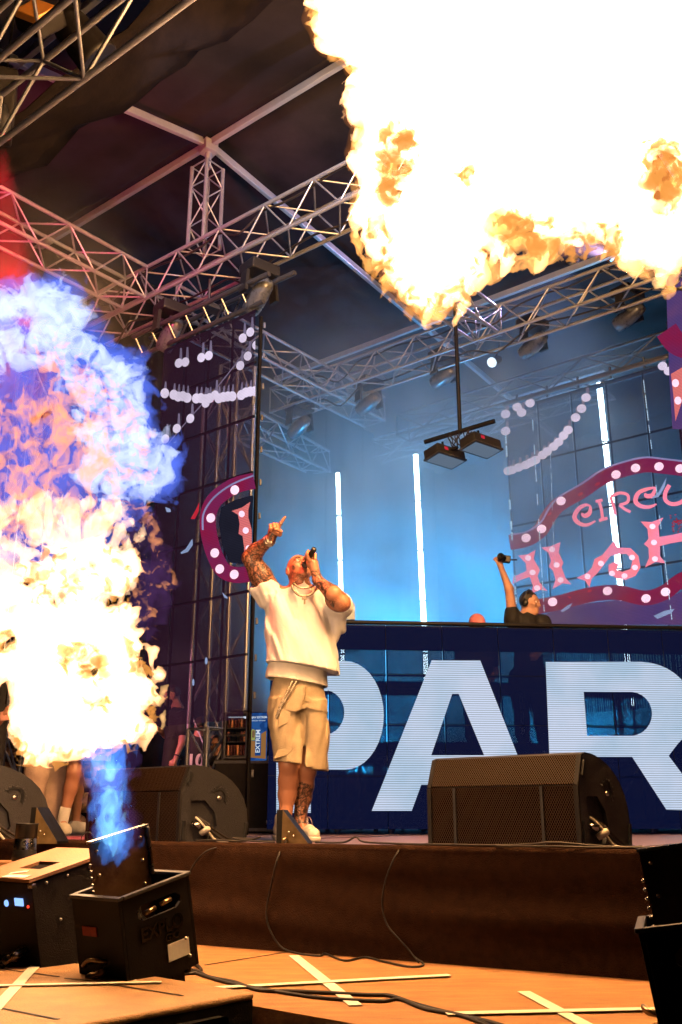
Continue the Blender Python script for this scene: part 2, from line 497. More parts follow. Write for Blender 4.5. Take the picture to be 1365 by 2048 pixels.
# cable bundles tied along the long trusses
def truss_cable(label, C, s0, s1, off, seed):
    rr = random.Random(seed); pts = []
    n = 26
    for i in range(n + 1):
        p = C + U * (s0 + (s1 - s0) * i / n) + off
        pts.append(p + V * rr.uniform(-0.03, 0.03) - ZUP * (0.05 * rr.random() + (0.16 if i % 7 == 3 else 0)))
    o = MB().path(smooth_path(pts, 4), 0.012, 6).build('cable', 'rubber')
    tag(o, label, 'cable', 'cables along the trusses')
truss_cable('black cable sagging along the near long truss', T1C, 3.2, -5.0, V * 0.1 - ZUP * 0.17, 1)
truss_cable('second black cable along the top of the near long truss', T1C, 3.0, -5.0, -V * 0.15 + ZUP * 0.20, 2)
truss_cable('black cable sagging along the far long truss', T2C, 1.0, -7.8, V * 0.0 - ZUP * 0.15, 3)
truss_cable('second black cable along the top of the far long truss', T2C, 1.0, -7.8, -V * 0.1 + ZUP * 0.18, 4)
# ------------------------------------------------------------------ LED screens
mesh_screen('led_mesh_left', (0.004, 0.003, 0.004), 0.62, 0.034, (0.75, 0.22, 0.62), 60)
mesh_screen('led_mesh_right', (0.004, 0.004, 0.006), 0.58, 0.05, (0.25, 0.3, 0.9), 60)
mesh_screen('led_mesh_front', (0.003, 0.004, 0.006), 0.94, 0.030, (0.03, 0.13, 1.0), 60)
led_glow('led_white', (0.62, 0.70, 0.88), 1.05, 52, 2, 0.55, (0.45, 0.60, 0.78), 2.0, True)
led_glow('led_bulb', (0.86, 0.74, 0.95), 1.0, 60, 2, 0.2)
led_glow('led_neck', (0.25, 0.20, 0.32), 0.8, 60, 2, 0.2)
led_glow('led_coral', (0.95, 0.24, 0.21), 0.85, 60, 2, 0.35, (0.9, 0.2, 0.22))
led_glow('led_pink', (1.0, 0.22, 0.28), 1.25, 60, 2, 0.3, (0.85, 0.25, 0.42))
led_glow('led_crimson', (0.30, 0.012, 0.06), 0.9, 60, 2, 0.35, (0.22, 0.02, 0.10))
led_glow('led_lilac', (0.35, 0.32, 0.62), 0.9, 60, 2, 0.2)
led_glow('led_dot', (1.0, 0.66, 0.82), 1.5, 60, 2, 0.12)
led_glow('led_field', (0.018, 0.018, 0.034), 1.0, 60, 2, 0.4)
led_glow('led_violet', (0.16, 0.07, 0.22), 0.8, 60, 2, 0.4, (0.10, 0.06, 0.24))
led_glow('led_flake', (0.40, 0.52, 0.85), 0.8, 60, 2, 0.2)
led_glow('led_red', (0.75, 0.03, 0.06), 0.8, 60, 2, 0.3)
pbr('panel_frame', (0.008, 0.008, 0.009), 0.5, 0.3)

class Screen:
    """A plane through P along horizontal direction e; pixel outlines are set on it as flat lit areas."""
    def __init__(s, thing_, P, e, out):
        s.t = thing_; s.P = Vector(P); s.e = Vector(e).normalized()
        s.n = s.e.cross(ZUP).normalized()
        if s.n.dot(EYE - s.P) < 0: s.n = -s.n
        s.k = 0
    def pt(s, px, py, lift=0.0): return on_plane(px, py, s.P + s.n * lift, s.n)
    def area(s, name, mat, polys, lift=0.01, holes=None):
        """Each outline becomes a flat lit piece of its own; overlapping pieces are stepped 0.2 mm apart."""
        for i, pl in enumerate(polys):
            s.k += 1
            lf = lift + 0.0002 * (s.k % 9)
            if holes and holes.get(i):
                m = hole_prism([s.pt(*p, lf) for p in pl], [[s.pt(*p, lf) for p in q] for q in holes[i]], s.n * 0.003)
            else:
                m = MB().prism([s.pt(*p, lf) for p in pl], s.n * 0.003)
            m.build(name, mat, s.t)
def ell(cx, cy, rx, ry, rot=0.0, n=16):
    r = rad(rot)
    return [(cx + rx * cos(2 * pi * k / n) * cos(r) - ry * sin(2 * pi * k / n) * sin(r), cy + rx * cos(2 * pi * k / n) * sin(r) + ry * sin(2 * pi * k / n) * cos(r)) for k in range(n)]
def arc(cx, cy, rx, ry, a0, a1, n=12):
    return [(cx + rx * cos(rad(a0 + (a1 - a0) * k / n)), cy - ry * sin(rad(a0 + (a1 - a0) * k / n))) for k in range(n + 1)]
def band(pts, w, per=6):
    """Ribbon outline of pixel width w along a smoothed pixel path (w may be a list)."""
    P = smooth_path([(x, y, 0) for x, y in pts], per)
    L, Rr = [], []
    for i, p in enumerate(P):
        d = (P[min(i + 1, len(P) - 1)] - P[max(i - 1, 0)]).normalized()
        ww = w if not isinstance(w, (list, tuple)) else np.interp(i / (len(P) - 1), np.linspace(0, 1, len(w)), w)
        n = Vector((-d.y, d.x, 0)) * ww / 2
        L.append((p.x + n.x, p.y + n.y)); Rr.append((p.x - n.x, p.y - n.y))
    return [L + Rr[::-1]]
def screen_tiles(t, corner, e, width, ztop, zbot, tw, th, mat, n):
    """Rows and columns of hanging LED mesh panels, each its own part with a dark frame bar."""
    nc = max(1, round(width / tw)); nr = max(1, round((ztop - zbot) / th))
    cw = width / nc; ch = (ztop - zbot) / nr
    me = bpy.data.meshes.new('mesh_panel')
    g = 0.006
    A = Vector((0, 0, 0)); ex = e * (cw - g); ez = ZUP * -(ch - g)
    vs = [A, A + ex, A + ex + ez, A + ez]
    me.from_pydata([tuple(v) for v in vs], [], [(0, 1, 2, 3)])
    uv = me.uv_layers.new(name='UVMap')
    for i, c in enumerate(((0, 1), (1, 1), (1, 0), (0, 0))): uv.data[i].uv = c
    me.materials.append(MATS[mat])
    fm = MB()
    fm.box(e * (cw / 2), (cw - g, 0.02, 0.022), Matrix((e, e.cross(ZUP), ZUP)).transposed())
    fm.box(e * 0.008 + ez * 0.5, (0.012, 0.018, ch), Matrix((e, e.cross(ZUP), ZUP)).transposed())
    fme = fm.mesh('panel_frame', 'panel_frame')
    for i in range(nc):
        for k in range(nr):
            o = bpy.data.objects.new('mesh_panel', me); col.objects.link(o); adopt(o, t)
            o.matrix_basis = Matrix.Translation(corner + e * (cw * i) - ZUP * (ch * k))
            o2 = bpy.data.objects.new('panel_frame', fme); col.objects.link(o2); adopt(o2, t)
            o2.matrix_basis = Matrix.Translation(corner + e * (cw * i) - ZUP * (ch * k) - n * 0.02)

# ---- left screen
LR = Vector((-0.845, 8.475, 0)); LZ = 4.97
ls = thing('led_screen', 'tall see-through LED screen at left showing festoon bulbs and red sign edge', 'led screen', (LR.x, LR.y, LZ))
S = Screen(ls, LR, U, None)
screen_tiles(ls, LR + U * 1.38 + ZUP * LZ, -U, 1.38, LZ, 0.95, 0.345, 0.575, 'led_mesh_left', S.n)
bl, nk = [], []
for (x, y) in [(486, 676), (501, 664), (481, 731), (496, 712), (513, 690), (358, 726), (371, 724), (403, 715), (418, 711), (381, 837), (354, 857), (331, 878), (412, 806), (430, 790)]:
    bl.append(ell(x, y, 7.6, 9.5, 20)); nk.append([(x + 1, y - 5), (x + 7, y - 5), (x + 6, y - 30), (x + 3, y - 30)])
for i, x in enumerate(list(range(330, 512, 9))):
    y = 787 + 14 * sin((x - 330) / 182 * pi) - 6 * (x - 330) / 182
    if i % 5 == 1: continue
    bl.append(ell(x, y + random.uniform(-2, 2), 8.5, 10, 10)); nk.append([(x - 2, y - 6), (x + 4, y - 6), (x + 3, y - 24), (x + 1, y - 24)])
S.area('bulb_picture', 'led_bulb', [[(min(p[0], 511), p[1]) for p in b] for b in bl], 0.012)
S.area('bulb_neck_picture', 'led_neck', [[(min(p[0], 511), p[1]) for p in b] for b in nk], 0.009)
S.area('cord_picture', 'led_neck', band([(326, 900), (380, 836), (430, 780), (470, 730), (511, 675)], 1.6), 0.006)
lam = [(509, 962), (480, 968), (455, 980), (430, 1000), (418, 1025), (416, 1050), (422, 1085), (432, 1115), (447, 1140), (470, 1150), (500, 1148)]
S.area('sign_border_picture', 'led_crimson', band(lam, 32), 0.006)
S.area('sign_field_picture', 'led_field', [[(507, 990), (470, 1000), (443, 1015), (438, 1045), (445, 1090), (460, 1125), (503, 1130)]], 0.004)
S.area('sign_rim_picture', 'led_lilac', band([(508, 951), (470, 966), (440, 985), (420, 1005), (407, 1030), (406, 1060)], 3.2), 0.009)
S.area('sign_lamp_picture', 'led_dot', [ell(x, y, 8.5, 9.5, 20) for x, y in [(470, 980), (422, 1036), (430, 1106), (440, 1138), (469, 1149)]], 0.012)
S.area('letter_picture', 'led_coral', [[(464, 1022), (485, 1015), (501, 1004), (497, 1020), (497, 1035), (504, 1060), (504, 1112), (489, 1115), (489, 1095), (486, 1072), (478, 1068), (480, 1048), (477, 1030)]], 0.010)
S.area('letter_lamp_picture', 'led_dot', [ell(484, 1028, 6, 6.5), ell(492, 1061, 6, 6.5), ell(498, 1097, 6, 6.5)], 0.014)
S.area('flake_picture', 'led_flake', [[(362, 1105), (372, 1098), (385, 1078), (386, 1090), (376, 1104), (363, 1108)], [(331, 1014), (341, 1018), (342, 1024), (334, 1024)], [(445, 1185), (455, 1194), (456, 1198), (449, 1195)], ell(413, 1322, 2.5, 7), ell(387, 1365, 2, 7)], 0.012)
S.area('red_flake_picture', 'led_red', [[(399, 1005), (398, 1022), (390, 1038), (382, 1038), (392, 1020)]], 0.012)
# column closing the screen's right edge, with latches
cc = thing('screen_edge_column', 'dark narrow column of latches beside the left screen', 'column', (LR.x, LR.y, 0.0))
cp = LR - U * 0.02 + V * 0.05
MB().box((cp.x, cp.y, 2.45), (0.028, 0.028, 4.9), Matrix.Rotation(rad(39), 3, 'Z')).build('upright', 'black_metal', cc)
for k in range(14):
    MB().box((cp.x + 0.04, cp.y - 0.02, 0.5 + k * 0.33), (0.022, 0.02, 0.06), None, 0.004).build('latch', 'alu_dark', cc)
# bars and clamps that hang it from the truss
hb = thing('screen_hanging_frame', 'dark pipe frame hanging the left screen below the long truss', 'hanging frame', (LR.x, LR.y, LZ))
for dz, dv, ext in ((0.05, 0.0, 0.10), (0.30, 0.1, 0.42), (0.22, -0.14, 0.30)):
    p = LR + V * dv + ZUP * (LZ + dz)
    rod('pipe', p - U * ext, p + U * 1.75, 0.027, 'alu_dark', hb)
for k in range(7):
    p = LR + U * (0.05 + k * 0.27) + ZUP * (LZ + 0.05)
    rod('strap', p, p + ZUP * 0.26 + V * 0.10, 0.012, 'steel', hb); rod('strap', p + U * 0.06, p + U * 0.06 + ZUP * 0.18 - V * 0.14, 0.010, 'steel', hb)
for k in (0, 2, 4):
    p = LR + U * (0.1 + k * 0.3) + ZUP * (LZ + 0.28)
    MB().box(p + V * 0.05, (0.22, 0.14, 0.05), Matrix.Rotation(rad(39), 3, 'Z'), 0.006).build('plate', 'alu_dark', hb)
    rod('strap', p, Vector((p.x, p.y, Z1 - 0.18)), 0.014, 'alu_dark', hb)

# ---- right screen
RSP = at(1180, 1000, 11.2); RSP.z = 0
rs_ = thing('led_screen', 'wide see-through LED screen at right showing the circus sign', 'led screen', (RSP.x, RSP.y, 0))
S = Screen(rs_, RSP, -U, None)
rl = S.pt(1009, 815); rr = S.pt(1335, 735)
ztop = (rl.z + rr.z) / 2
c0 = Vector((rl.x, rl.y, ztop)); wdt = 4.3
screen_tiles(rs_, c0, -U, wdt, ztop, 1.3, 0.478, 0.80, 'led_mesh_right', S.n)
rod('top_pipe', c0 + ZUP * 0.08, c0 - U * wdt + ZUP * 0.08, 0.035, 'alu_dark', rs_)
for k in range(10):
    p = c0 - U * (0.2 + k * 0.44); rod('hanger', p + ZUP * 0.02, p + ZUP * (RSC.z - 0.15 - ztop), 0.016, 'alu_dark', rs_)
# lit edge strips where panels join
led_glow('led_edge', (0.55, 0.80, 1.0), 1.1, 30, 2, 0.5)
for k, (x0, y0, x1, y1, w) in enumerate([(1012, 870, 1034, 1215, 3.0), (1066, 840, 1090, 1235, 1.6), (1288, 760, 1345, 1240, 1.4), (1099, 830, 1110, 1140, 0.7)]):
    n = 16
    for i in range(n):
        if random.random() < 0.25: continue
        a = i / n; b = (i + random.uniform(0.5, 1.0)) / n
        xa, ya, xb, yb = x0 + (x1 - x0) * a, y0 + (y1 - y0) * a, x0 + (x1 - x0) * b, y0 + (y1 - y0) * b
        S.area('lit_edge', 'led_edge', [[(xa - w / 2, ya), (xa + w / 2, ya), (xb + w / 2, yb), (xb - w / 2, yb)]], 0.014)
bl, nk = [], []
for (x, y) in [(1012, 828), (1012, 862), (1044, 825), (1061, 806), (1035, 814), (1173, 795), (1164, 817), (1152, 835), (1137, 860), (1128, 871), (1118, 884), (1108, 893), (1095, 903), (1086, 910), (1072, 920), (1062, 925), (1052, 930), (1038, 935), (1025, 940), (1017, 942), (1326, 732), (1338, 742)]:
    bl.append(ell(x, y, 9.5, 8.5, -15)); nk.append([(x, y - 4), (x + 6, y - 5), (x + 6, y - 20), (x + 1, y - 20)])
S.area('bulb_picture', 'led_bulb', bl, 0.012); S.area('bulb_neck_picture', 'led_neck', nk, 0.009)
path = [(1020, 1085), (1055, 1078), (1082, 1060), (1100, 1030), (1122, 1007), (1165, 982), (1205, 955), (1245, 940), (1290, 930), (1330, 933), (1400, 942), (1440, 950)]
S.area('sign_border_picture', 'led_crimson', band(path, 30), 0.006)
S.area('sign_rim_picture', 'led_lilac', band([(x, y - 15) for x, y in path], 3.5), 0.009)
low = [(1070, 1215), (1120, 1205), (1180, 1190), (1235, 1185), (1290, 1196), (1330, 1185), (1365, 1160), (1420, 1140)]
S.area('sign_lower_border_picture', 'led_crimson', band(low, 30), 0.006)
S.area('sign_field_picture', 'led_violet', [[(1075, 1235), (1120, 1218), (1180, 1206), (1235, 1200), (1290, 1210), (1330, 1200), (1400, 1165), (1420, 1250), (1075, 1250)]], 0.004)
S.area('sign_lamp_picture', 'led_dot', [ell(x, y, 9.5, 8.5, -20) for x, y in [(1053, 1076), (1084, 1058), (1123, 1002), (1233, 949), (1272, 936), (1319, 933), (1361, 937), (1216, 1182), (1293, 1197), (1332, 1184), (1106, 1204)]], 0.013)
def spiky(pts): return [(x, y) for x, y in pts]
H1 = spiky([(1037, 1111), (1056, 1109), (1072, 1100), (1068, 1118), (1081, 1140), (1076, 1152), (1080, 1165), (1096, 1182), (1080, 1180), (1063, 1188), (1067, 1172), (1060, 1154), (1042, 1160), (1026, 1168), (1027, 1154), (1054, 1142), (1052, 1126)])
H2 = spiky([(1083, 1095), (1102, 1093), (1122, 1084), (1118, 1105), (1128, 1126), (1124, 1134), (1132, 1156), (1144, 1169), (1126, 1167), (1106, 1178), (1112, 1160), (1107, 1142), (1099, 1133), (1103, 1122), (1098, 1106)])
A1 = spiky([(1154, 1156), (1175, 1146), (1185, 1135), (1190, 1118), (1206, 1110), (1228, 1082), (1236, 1095), (1262, 1096), (1278, 1112), (1282, 1135), (1272, 1152), (1252, 1160), (1232, 1156), (1218, 1144), (1218, 1130), (1228, 1124), (1238, 1128), (1234, 1140), (1246, 1144), (1262, 1138), (1266, 1120), (1254, 1108), (1238, 1108), (1222, 1112), (1196, 1146), (1184, 1158), (1180, 1176), (1172, 1162)])
H3 = spiky([(1282, 1043), (1305, 1044), (1328, 1035), (1318, 1052), (1320, 1074), (1345, 1070), (1380, 1062), (1372, 1040), (1410, 1030), (1400, 1050), (1404, 1100), (1415, 1116), (1378, 1124), (1386, 1108), (1382, 1080), (1342, 1087), (1321, 1092), (1321, 1112), (1333, 1127), (1312, 1124), (1291, 1135), (1299, 1116), (1298, 1096), (1289, 1088), (1298, 1078), (1296, 1058)])
S.area('letter_picture', 'led_pink', [H1], 0.010); S.area('letter_picture', 'led_pink', [H2], 0.010)
S.area('letter_picture', 'led_pink', [A1], 0.010); S.area('letter_picture', 'led_pink', [H3], 0.010)
S.area('letter_lamp_picture', 'led_dot', [ell(x, y, 6, 5.5) for x, y in [(1057, 1116), (1066, 1145), (1075, 1176), (1105, 1099), (1114, 1130), (1122, 1160), (1203, 1127), (1176, 1153), (1265, 1115), (1271, 1135), (1225, 1147), (1250, 1152), (1306, 1053), (1309, 1085), (1311, 1118)]], 0.014)
# small word
def stroke_letter(paths, w=5.5):
    polys = []
    for p in paths: polys += band(p, w if not isinstance(p[0][0], tuple) else w)
    S.area('letter_picture', 'led_pink', polys, 0.010)
stroke_letter([[(1182, 1012), (1172, 1010), (1158, 1018), (1150, 1034), (1158, 1046), (1174, 1050), (1192, 1042)], [(1182, 1012), (1180, 1026), (1170, 1032), (1164, 1026)]], [3, 7, 9, 9, 7, 3])
stroke_letter([[(1192, 1003), (1206, 1000)], [(1199, 1003), (1204, 1020), (1206, 1038)], [(1199, 1041), (1216, 1036)]], 6)
stroke_letter([[(1222, 994), (1228, 1012), (1232, 1030)], [(1222, 994), (1240, 986), (1256, 990), (1256, 1004), (1240, 1010)], [(1240, 1010), (1250, 1018), (1262, 1024)]], 6)
stroke_letter([[(1312, 975), (1296, 978), (1278, 986), (1272, 1002), (1282, 1012), (1300, 1014), (1314, 1008)], [(1312, 975), (1306, 990), (1294, 992), (1292, 986)]], [3, 7, 9, 9, 7, 3])
stroke_letter([[(1340, 970), (1332, 985), (1332, 1000), (1344, 1008), (1360, 1006), (1374, 996)], [(1372, 966), (1374, 996), (1382, 1004)]], 8)
S.area('flake_picture', 'led_flake', [[(1302, 998), (1318, 985), (1334, 955), (1330, 975), (1318, 994)], [(1122, 1222), (1135, 1212), (1146, 1206), (1140, 1216), (1126, 1224)], [(1308, 1232), (1330, 1222), (1350, 1218), (1344, 1226), (1316, 1238)]], 0.016)
rr_ = random.Random(5)
S.area('red_flake_picture', 'led_red', [ell(1352 + rr_.gauss(0, 8), 1045 + rr_.gauss(0, 8), 2.2, 1.4, rr_.uniform(0, 180), 6) for _ in range(30)] + [ell(1140, 1195, 4, 2, 30, 8), ell(1180, 1182, 5, 2.5, -20, 8), ell(1100, 1028, 5, 2.5, -30, 8), ell(1162, 988, 6, 3, -30, 8), ell(1196, 968, 6, 3, -30, 8)], 0.016)

# ---- strip of another screen at the right edge
FS = at(1348, 700, 9.3); FS.z = 0
fs = thing('led_screen', 'strip of a red and violet LED screen at the far right edge', 'led screen', (FS.x, FS.y, 0))
S = Screen(fs, FS, -U, None)
q0 = S.pt(1331, 620); 
screen_tiles(fs, Vector((q0.x, q0.y, 5.3)), -U, 1.0, 5.3, 2.5, 0.5, 0.5, 'led_mesh_left', S.n)
S.area('sign_field_picture', 'led_violet', [[(1331, 500), (1440, 480), (1440, 860), (1346, 858), (1340, 760)]], 0.004)
S.area('sign_border_picture', 'led_crimson', band([(1334, 660), (1360, 690), (1420, 700)], 46), 0.007)
S.area('letter_picture', 'led_coral', [[(1343, 748), (1365, 735), (1420, 730), (1420, 800), (1366, 800), (1352, 842), (1348, 790)]], 0.009)
S.area('letter_lamp_picture', 'led_dot', [ell(1352, 766, 7, 8), ell(1357, 801, 7, 8)], 0.012)

# ---- front wall of the DJ booth
W1 = at(690, 1238, 8.6); WZ = W1.z
W2 = on_z(1365, 1250, WZ)
WE = (W2 - W1); WE.z = 0; WE.normalize()
bt = thing('dj_booth_wall', 'dark LED wall of the DJ booth with huge letters PAR', 'led wall', (W1.x, W1.y, 0))
S = Screen(bt, Vector((W1.x, W1.y, 0)), WE, None)
wl = S.pt(540, 1400); wl = Vector((wl.x, wl.y, 0)); wwid = 5.2
screen_tiles(bt, wl + ZUP * (WZ - 0.06), WE, wwid, WZ - 0.06, 0.04, 0.5, 0.45, 'led_mesh_front', S.n)
P_out = [(553, 1322), (690, 1322)] + arc(690, 1431, 78, 109, 90, -90, 18) + [(622, 1540), (622, 1626), (553, 1626)]
P_in = [(622, 1382), (656, 1382)] + arc(648, 1425, 41, 45, 80, -80, 12) + [(622, 1471)]
A_out = [(864, 1321), (961, 1321), (1079, 1621), (998, 1621), (978, 1570), (843, 1570), (824, 1622), (744, 1622)]
A_in = [(905, 1388), (918, 1388), (969, 1511), (863, 1511)]
R_out = [(1092, 1324), (1280, 1324)] + arc(1280, 1420, 108, 96, 88, -45, 14) + [(1338, 1512), (1420, 1622), (1334, 1620), (1265, 1514), (1178, 1514), (1180, 1622), (1104, 1622)]
R_in = [(1168, 1384), (1262, 1384)] + arc(1262, 1428, 43, 44, 85, -85, 12) + [(1175, 1472)]
for o_, i_ in ((P_out, P_in), (A_out, A_in), (R_out, R_in)):
    S.area('lit_letter', 'led_white', [o_], 0.012, {0: [i_]})
# top fascia of the booth and riser legs seen through the mesh
rod('top_rail', wl + ZUP * (WZ - 0.03), wl + WE * wwid + ZUP * (WZ - 0.03), 0.02, 'black_metal', bt)
m = MB(); m.box(wl + WE * (wwid / 2) + ZUP * (WZ - 0.16) - S.n * 0.05, (wwid, 0.03, 0.22), Matrix((WE, -S.n, ZUP)).transposed()); m.build('fascia', 'black_cloth', bt)
BK = -S.n
riser = thing('dj_riser', 'scaffold riser behind the DJ booth wall, seen through its mesh', 'riser', wl + BK * 0.5)
MB().box(wl + WE * (wwid / 2) + BK * 1.9 + ZUP * 0.78, (wwid, 2.6, 0.08), Matrix((WE, BK, ZUP)).transposed()).build('deck', 'black_paint', riser)
for i in range(11):
    for dpt in (0.5, 1.6, 3.0):
        p = wl + WE * (0.15 + i * 0.49) + BK * dpt
        rod('leg', p, p + ZUP * 0.74, 0.024, 'alu', riser)
    p = wl + WE * (0.15 + i * 0.49) + BK * 0.5
    if i < 10: rod('diagonal', p, p + WE * 0.49 + ZUP * 0.7, 0.014, 'alu', riser)
for dpt, z in ((0.5, 0.1), (0.5, 0.66), (1.6, 0.66)):
    rod('rail', wl + BK * dpt + ZUP * z, wl + WE * wwid + BK * dpt + ZUP * z, 0.02, 'alu', riser)
MB().box(wl + WE * (wwid / 2) + BK * 0.85 + ZUP * 1.35, (wwid - 0.6, 0.6, 0.06), Matrix((WE, BK, ZUP)).transposed()).build('table_top', 'black_paint', riser)
for i in range(5):
    p = wl + WE * (0.5 + i * 1.0) + BK * 0.85 + ZUP * 0.8
    rod('table_leg', p, p + ZUP * 0.54, 0.02, 'alu', riser)

# ------------------------------------------------------------------ LED tubes
glow('tube_glow', (0.66, 0.87, 1.0), 17.0)
pbr('tube_base', (0.02, 0.02, 0.02), 0.5)
for lab, (x0, y0), (x1, y1), Y, r in (('glowing white LED tube, leftmost, directly behind the singer', (676, 945), (684, 1240), 12.6, 0.028),
                            ('glowing white LED tube in the middle of the blue haze', (832, 908), (848, 1240), 12.0, 0.032),
                            ('glowing white LED tube behind the right screen', (1199, 765), (1249, 1243), 12.3, 0.038)):
    a = at(x0, y0, Y); b = at(x1, y1, Y); d = (b - a).normalized(); b2 = b + d * (1.1)
    t = thing('led_tube', lab, 'led tube', b2, 'LED tubes behind the booth')
    n = 5
    for k in range(n):
        p = a.lerp(b2, k / n) + d * 0.006; q = a.lerp(b2, (k + 1) / n) - d * 0.006
        rod('light_segment', p, q, r, 'tube_glow', t, 12)
    for k in range(n + 1):
        p = a.lerp(b2, k / n); rod('collar', p - d * 0.012, p + d * 0.012, r * 1.12, 'steel', t, 10)
    MB().lathe([(0.0, 0), (0.16, 0), (0.16, 0.03), (0.05, 0.06), (0.04, 0.2), (0, 0.2)], (b2.x, b2.y, 0)).build('base', 'tube_base', t)
    rod('stem', (b2.x, b2.y, 0.1), b2, 0.02, 'tube_base', t)

# back wall of black drapes
bw = MB(); vs = []
Bc = Vector((0.5, 18.5, 0))
for i in range(241):
    s = -13 + 26 * i / 240
    w = 0.06 * sin(i * 1.9) + 0.05 * sin(i * 0.7)
    for z in (-1.4, 7.3):
        p = Bc - U * s * 1.0 + V * w; vs.append((p.x, p.y, z))
bw.add(vs, [(2 * i, 2 * i + 2, 2 * i + 3, 2 * i + 1) for i in range(240)], True)
tag(bw.build('back_drape', 'black_cloth'), 'black pleated drape closing the back of the stage', 'drape')
sw = MB(); vs = []
for i in range(161):
    s = -6 + 22 * i / 160
    w = 0.06 * sin(i * 1.9) + 0.05 * sin(i * 0.7)
    for z in (-1.4, 7.0):
        p = at(-420, 1500, 9.0) + V * s + U * w; vs.append((p.x, p.y, z))
sw.add(vs, [(2 * i, 2 * i + 2, 2 * i + 3, 2 * i + 1) for i in range(160)], True)
tag(sw.build('side_drape', 'black_cloth'), 'black pleated drape closing the left side of the stage', 'drape')

# ------------------------------------------------------------------ moving lights
pbr('fixture', (0.02, 0.02, 0.023), 0.4, 0.1, 0.2, 30)
pbr('fixture_shell', (0.10, 0.11, 0.13), 0.3, 0.3, 0.25, 20)
glow('lens_dim', (0.7, 0.85, 1.0), 1.6, False)
def moving_light(label, loc, yaw, tilt, lens='lens_dim'):
    t = thing('moving_light', label, 'moving light', loc, 'moving lights hung on the trusses', local=True, rot=Matrix.Rotation(yaw, 3, 'Z'))
    MB().box((0, 0, -0.06), (0.34, 0.26, 0.12), None, 0.02).box((0, 0, 0.03), (0.12, 0.05, 0.08), None, 0.01).build('base', 'fixture', t)
    for s in (-1, 1):
        MB().prism([(s * 0.15, -0.05, -0.12), (s * 0.15, 0.05, -0.12), (s * 0.17, 0.06, -0.36), (s * 0.17, -0.06, -0.36)], (s * 0.035, 0, 0)).build('yoke_arm', 'fixture', t)
    Rm = Matrix.Rotation(tilt, 3, 'X'); ax = Rm @ Vector((0, 0, -1)); c = Vector((0, 0, -0.34))
    h = MB().lathe([(0, -0.19), (0.06, -0.19), (0.085, -0.13), (0.10, 0.0), (0.10, 0.10), (0.09, 0.19), (0.08, 0.20)], c, ax, 20).build('head', 'fixture_shell', t)
    MB().lathe([(0.0, 0.197), (0.075, 0.197), (0.078, 0.19)], c, ax, 20).build('lens', lens, h)
    return t
YAW = rad(39)
for (px, py, Y, tl, lab) in ((600, 808, 12.3, 1.25, 'moving light on the far truss, nearest to the left screen'), (738, 760, 11.75, 1.35, 'moving light on the far truss, second from the left screen'),
                      (888, 705, 11.2, 1.4, 'moving light on the far truss, above the hanging panel lights'), (1065, 640, 10.6, 1.2, 'moving light on the far truss, fourth from the left screen'),
                      (1255, 580, 10.0, 1.3, 'moving light on the far truss, nearest to the right edge')):
    p = at(px, py, Y); p.z = Z1 - 0.26
    moving_light(lab, at(px, py, Y) + Vector((0, 0, 0)), YAW, tl)
for (px, py, Y, tl, lab) in ((345, 612, 9.3, 0.9, 'dark moving light under the near truss, left of two'), (520, 532, 8.5, 1.0, 'dark moving light under the near truss, right of two')):
    moving_light(lab, at(px, py, Y), YAW, tl)
p = at(990, 722, 11.0)
t = thing('spotlight', 'small pale spotlight under the far truss beside the black pole', 'spotlight', p, local=True)
MB().lathe([(0, -0.12), (0.05, -0.12), (0.06, 0.08), (0.07, 0.09)], (0, 0, 0), (-.5, -.6, -.5), 14).build('housing', 'fixture', t)
MB().lathe([(0, 0.085), (0.066, 0.088)], (0, 0, 0), (-.5, -.6, -.5), 14).build('lens', 'lens_dim', t)
MB().tube((0, 0, 0), (0.1, 0.1, 0.3), 0.012).build('bracket', 'fixture', t)

# two panel lights on a hanging pole
pp = at(910, 600, 9.4); pq = at(925, 868, 9.4); pq.x = pp.x
hp = thing('hanging_light_bar', 'black drop pole with crossbar and cables carrying two panel lights', 'light bar', pq)
rod('pole', pp + ZUP * 0.9, pq, 0.022, 'black_metal', hp)
pq2 = pq + ZUP * 0.02
b0 = at(850, 884, 9.55); b1 = at(990, 842, 9.15)
rod('crossbar', b0, b1, 0.026, 'black_metal', hp)
b0b = at(862, 912, 9.5) ; b1b = at(985, 872, 9.1)
rod('crossbar', b0b.lerp(b1b, 0.05), b0b.lerp(b1b, 0.45), 0.02, 'black_metal', hp)
for k in range(9):
    r_ = random.Random(k)
    c = b0.lerp(b1, 0.35 + 0.04 * k)
    MB().path(smooth_path([c, c + Vector((r_.uniform(-.05, .05), -0.02, -0.06)), c + Vector((r_.uniform(-.08, .08), 0.02, -0.14)), c + Vector((r_.uniform(-.05, .08), 0, -0.02 - 0.1 * r_.random()))], 5), 0.006, 5).build('cable', 'rubber', hp)
glow('panel_face', (0.5, 0.7, 1.0), 0.22, False)
for lab, px, py, Y in (('flat panel light under the hanging bar, left one', 890, 912, 9.45), ('flat panel light under the hanging bar, right one', 962, 890, 9.2)):
    c = at(px, py, Y)
    t = thing('panel_light', lab, 'panel light', c, 'panel lights on the hanging bar', local=True, rot=Matrix.Rotation(rad(39) , 3, 'Z') @ Matrix.Rotation(rad(-9), 3, 'X'))
    MB().box((0, 0, 0.01), (0.40, 0.22, 0.10), None, 0.012).build('housing', 'fixture', t)
    MB().box((0, 0, -0.05), (0.42, 0.24, 0.02), None, 0.006).build('frame', 'alu_dark', t)
    MB().box((0, 0, -0.062), (0.37, 0.19, 0.008)).build('diffuser', 'panel_face', t)
    MB().tube((0, 0, 0.06), (0, 0.0, 0.17), 0.012).build('hanger', 'black_metal', t)
    MB().box((-0.08, -0.112, 0.02), (0.05, 0.004, 0.035)).build('sticker', 'led_red', t)

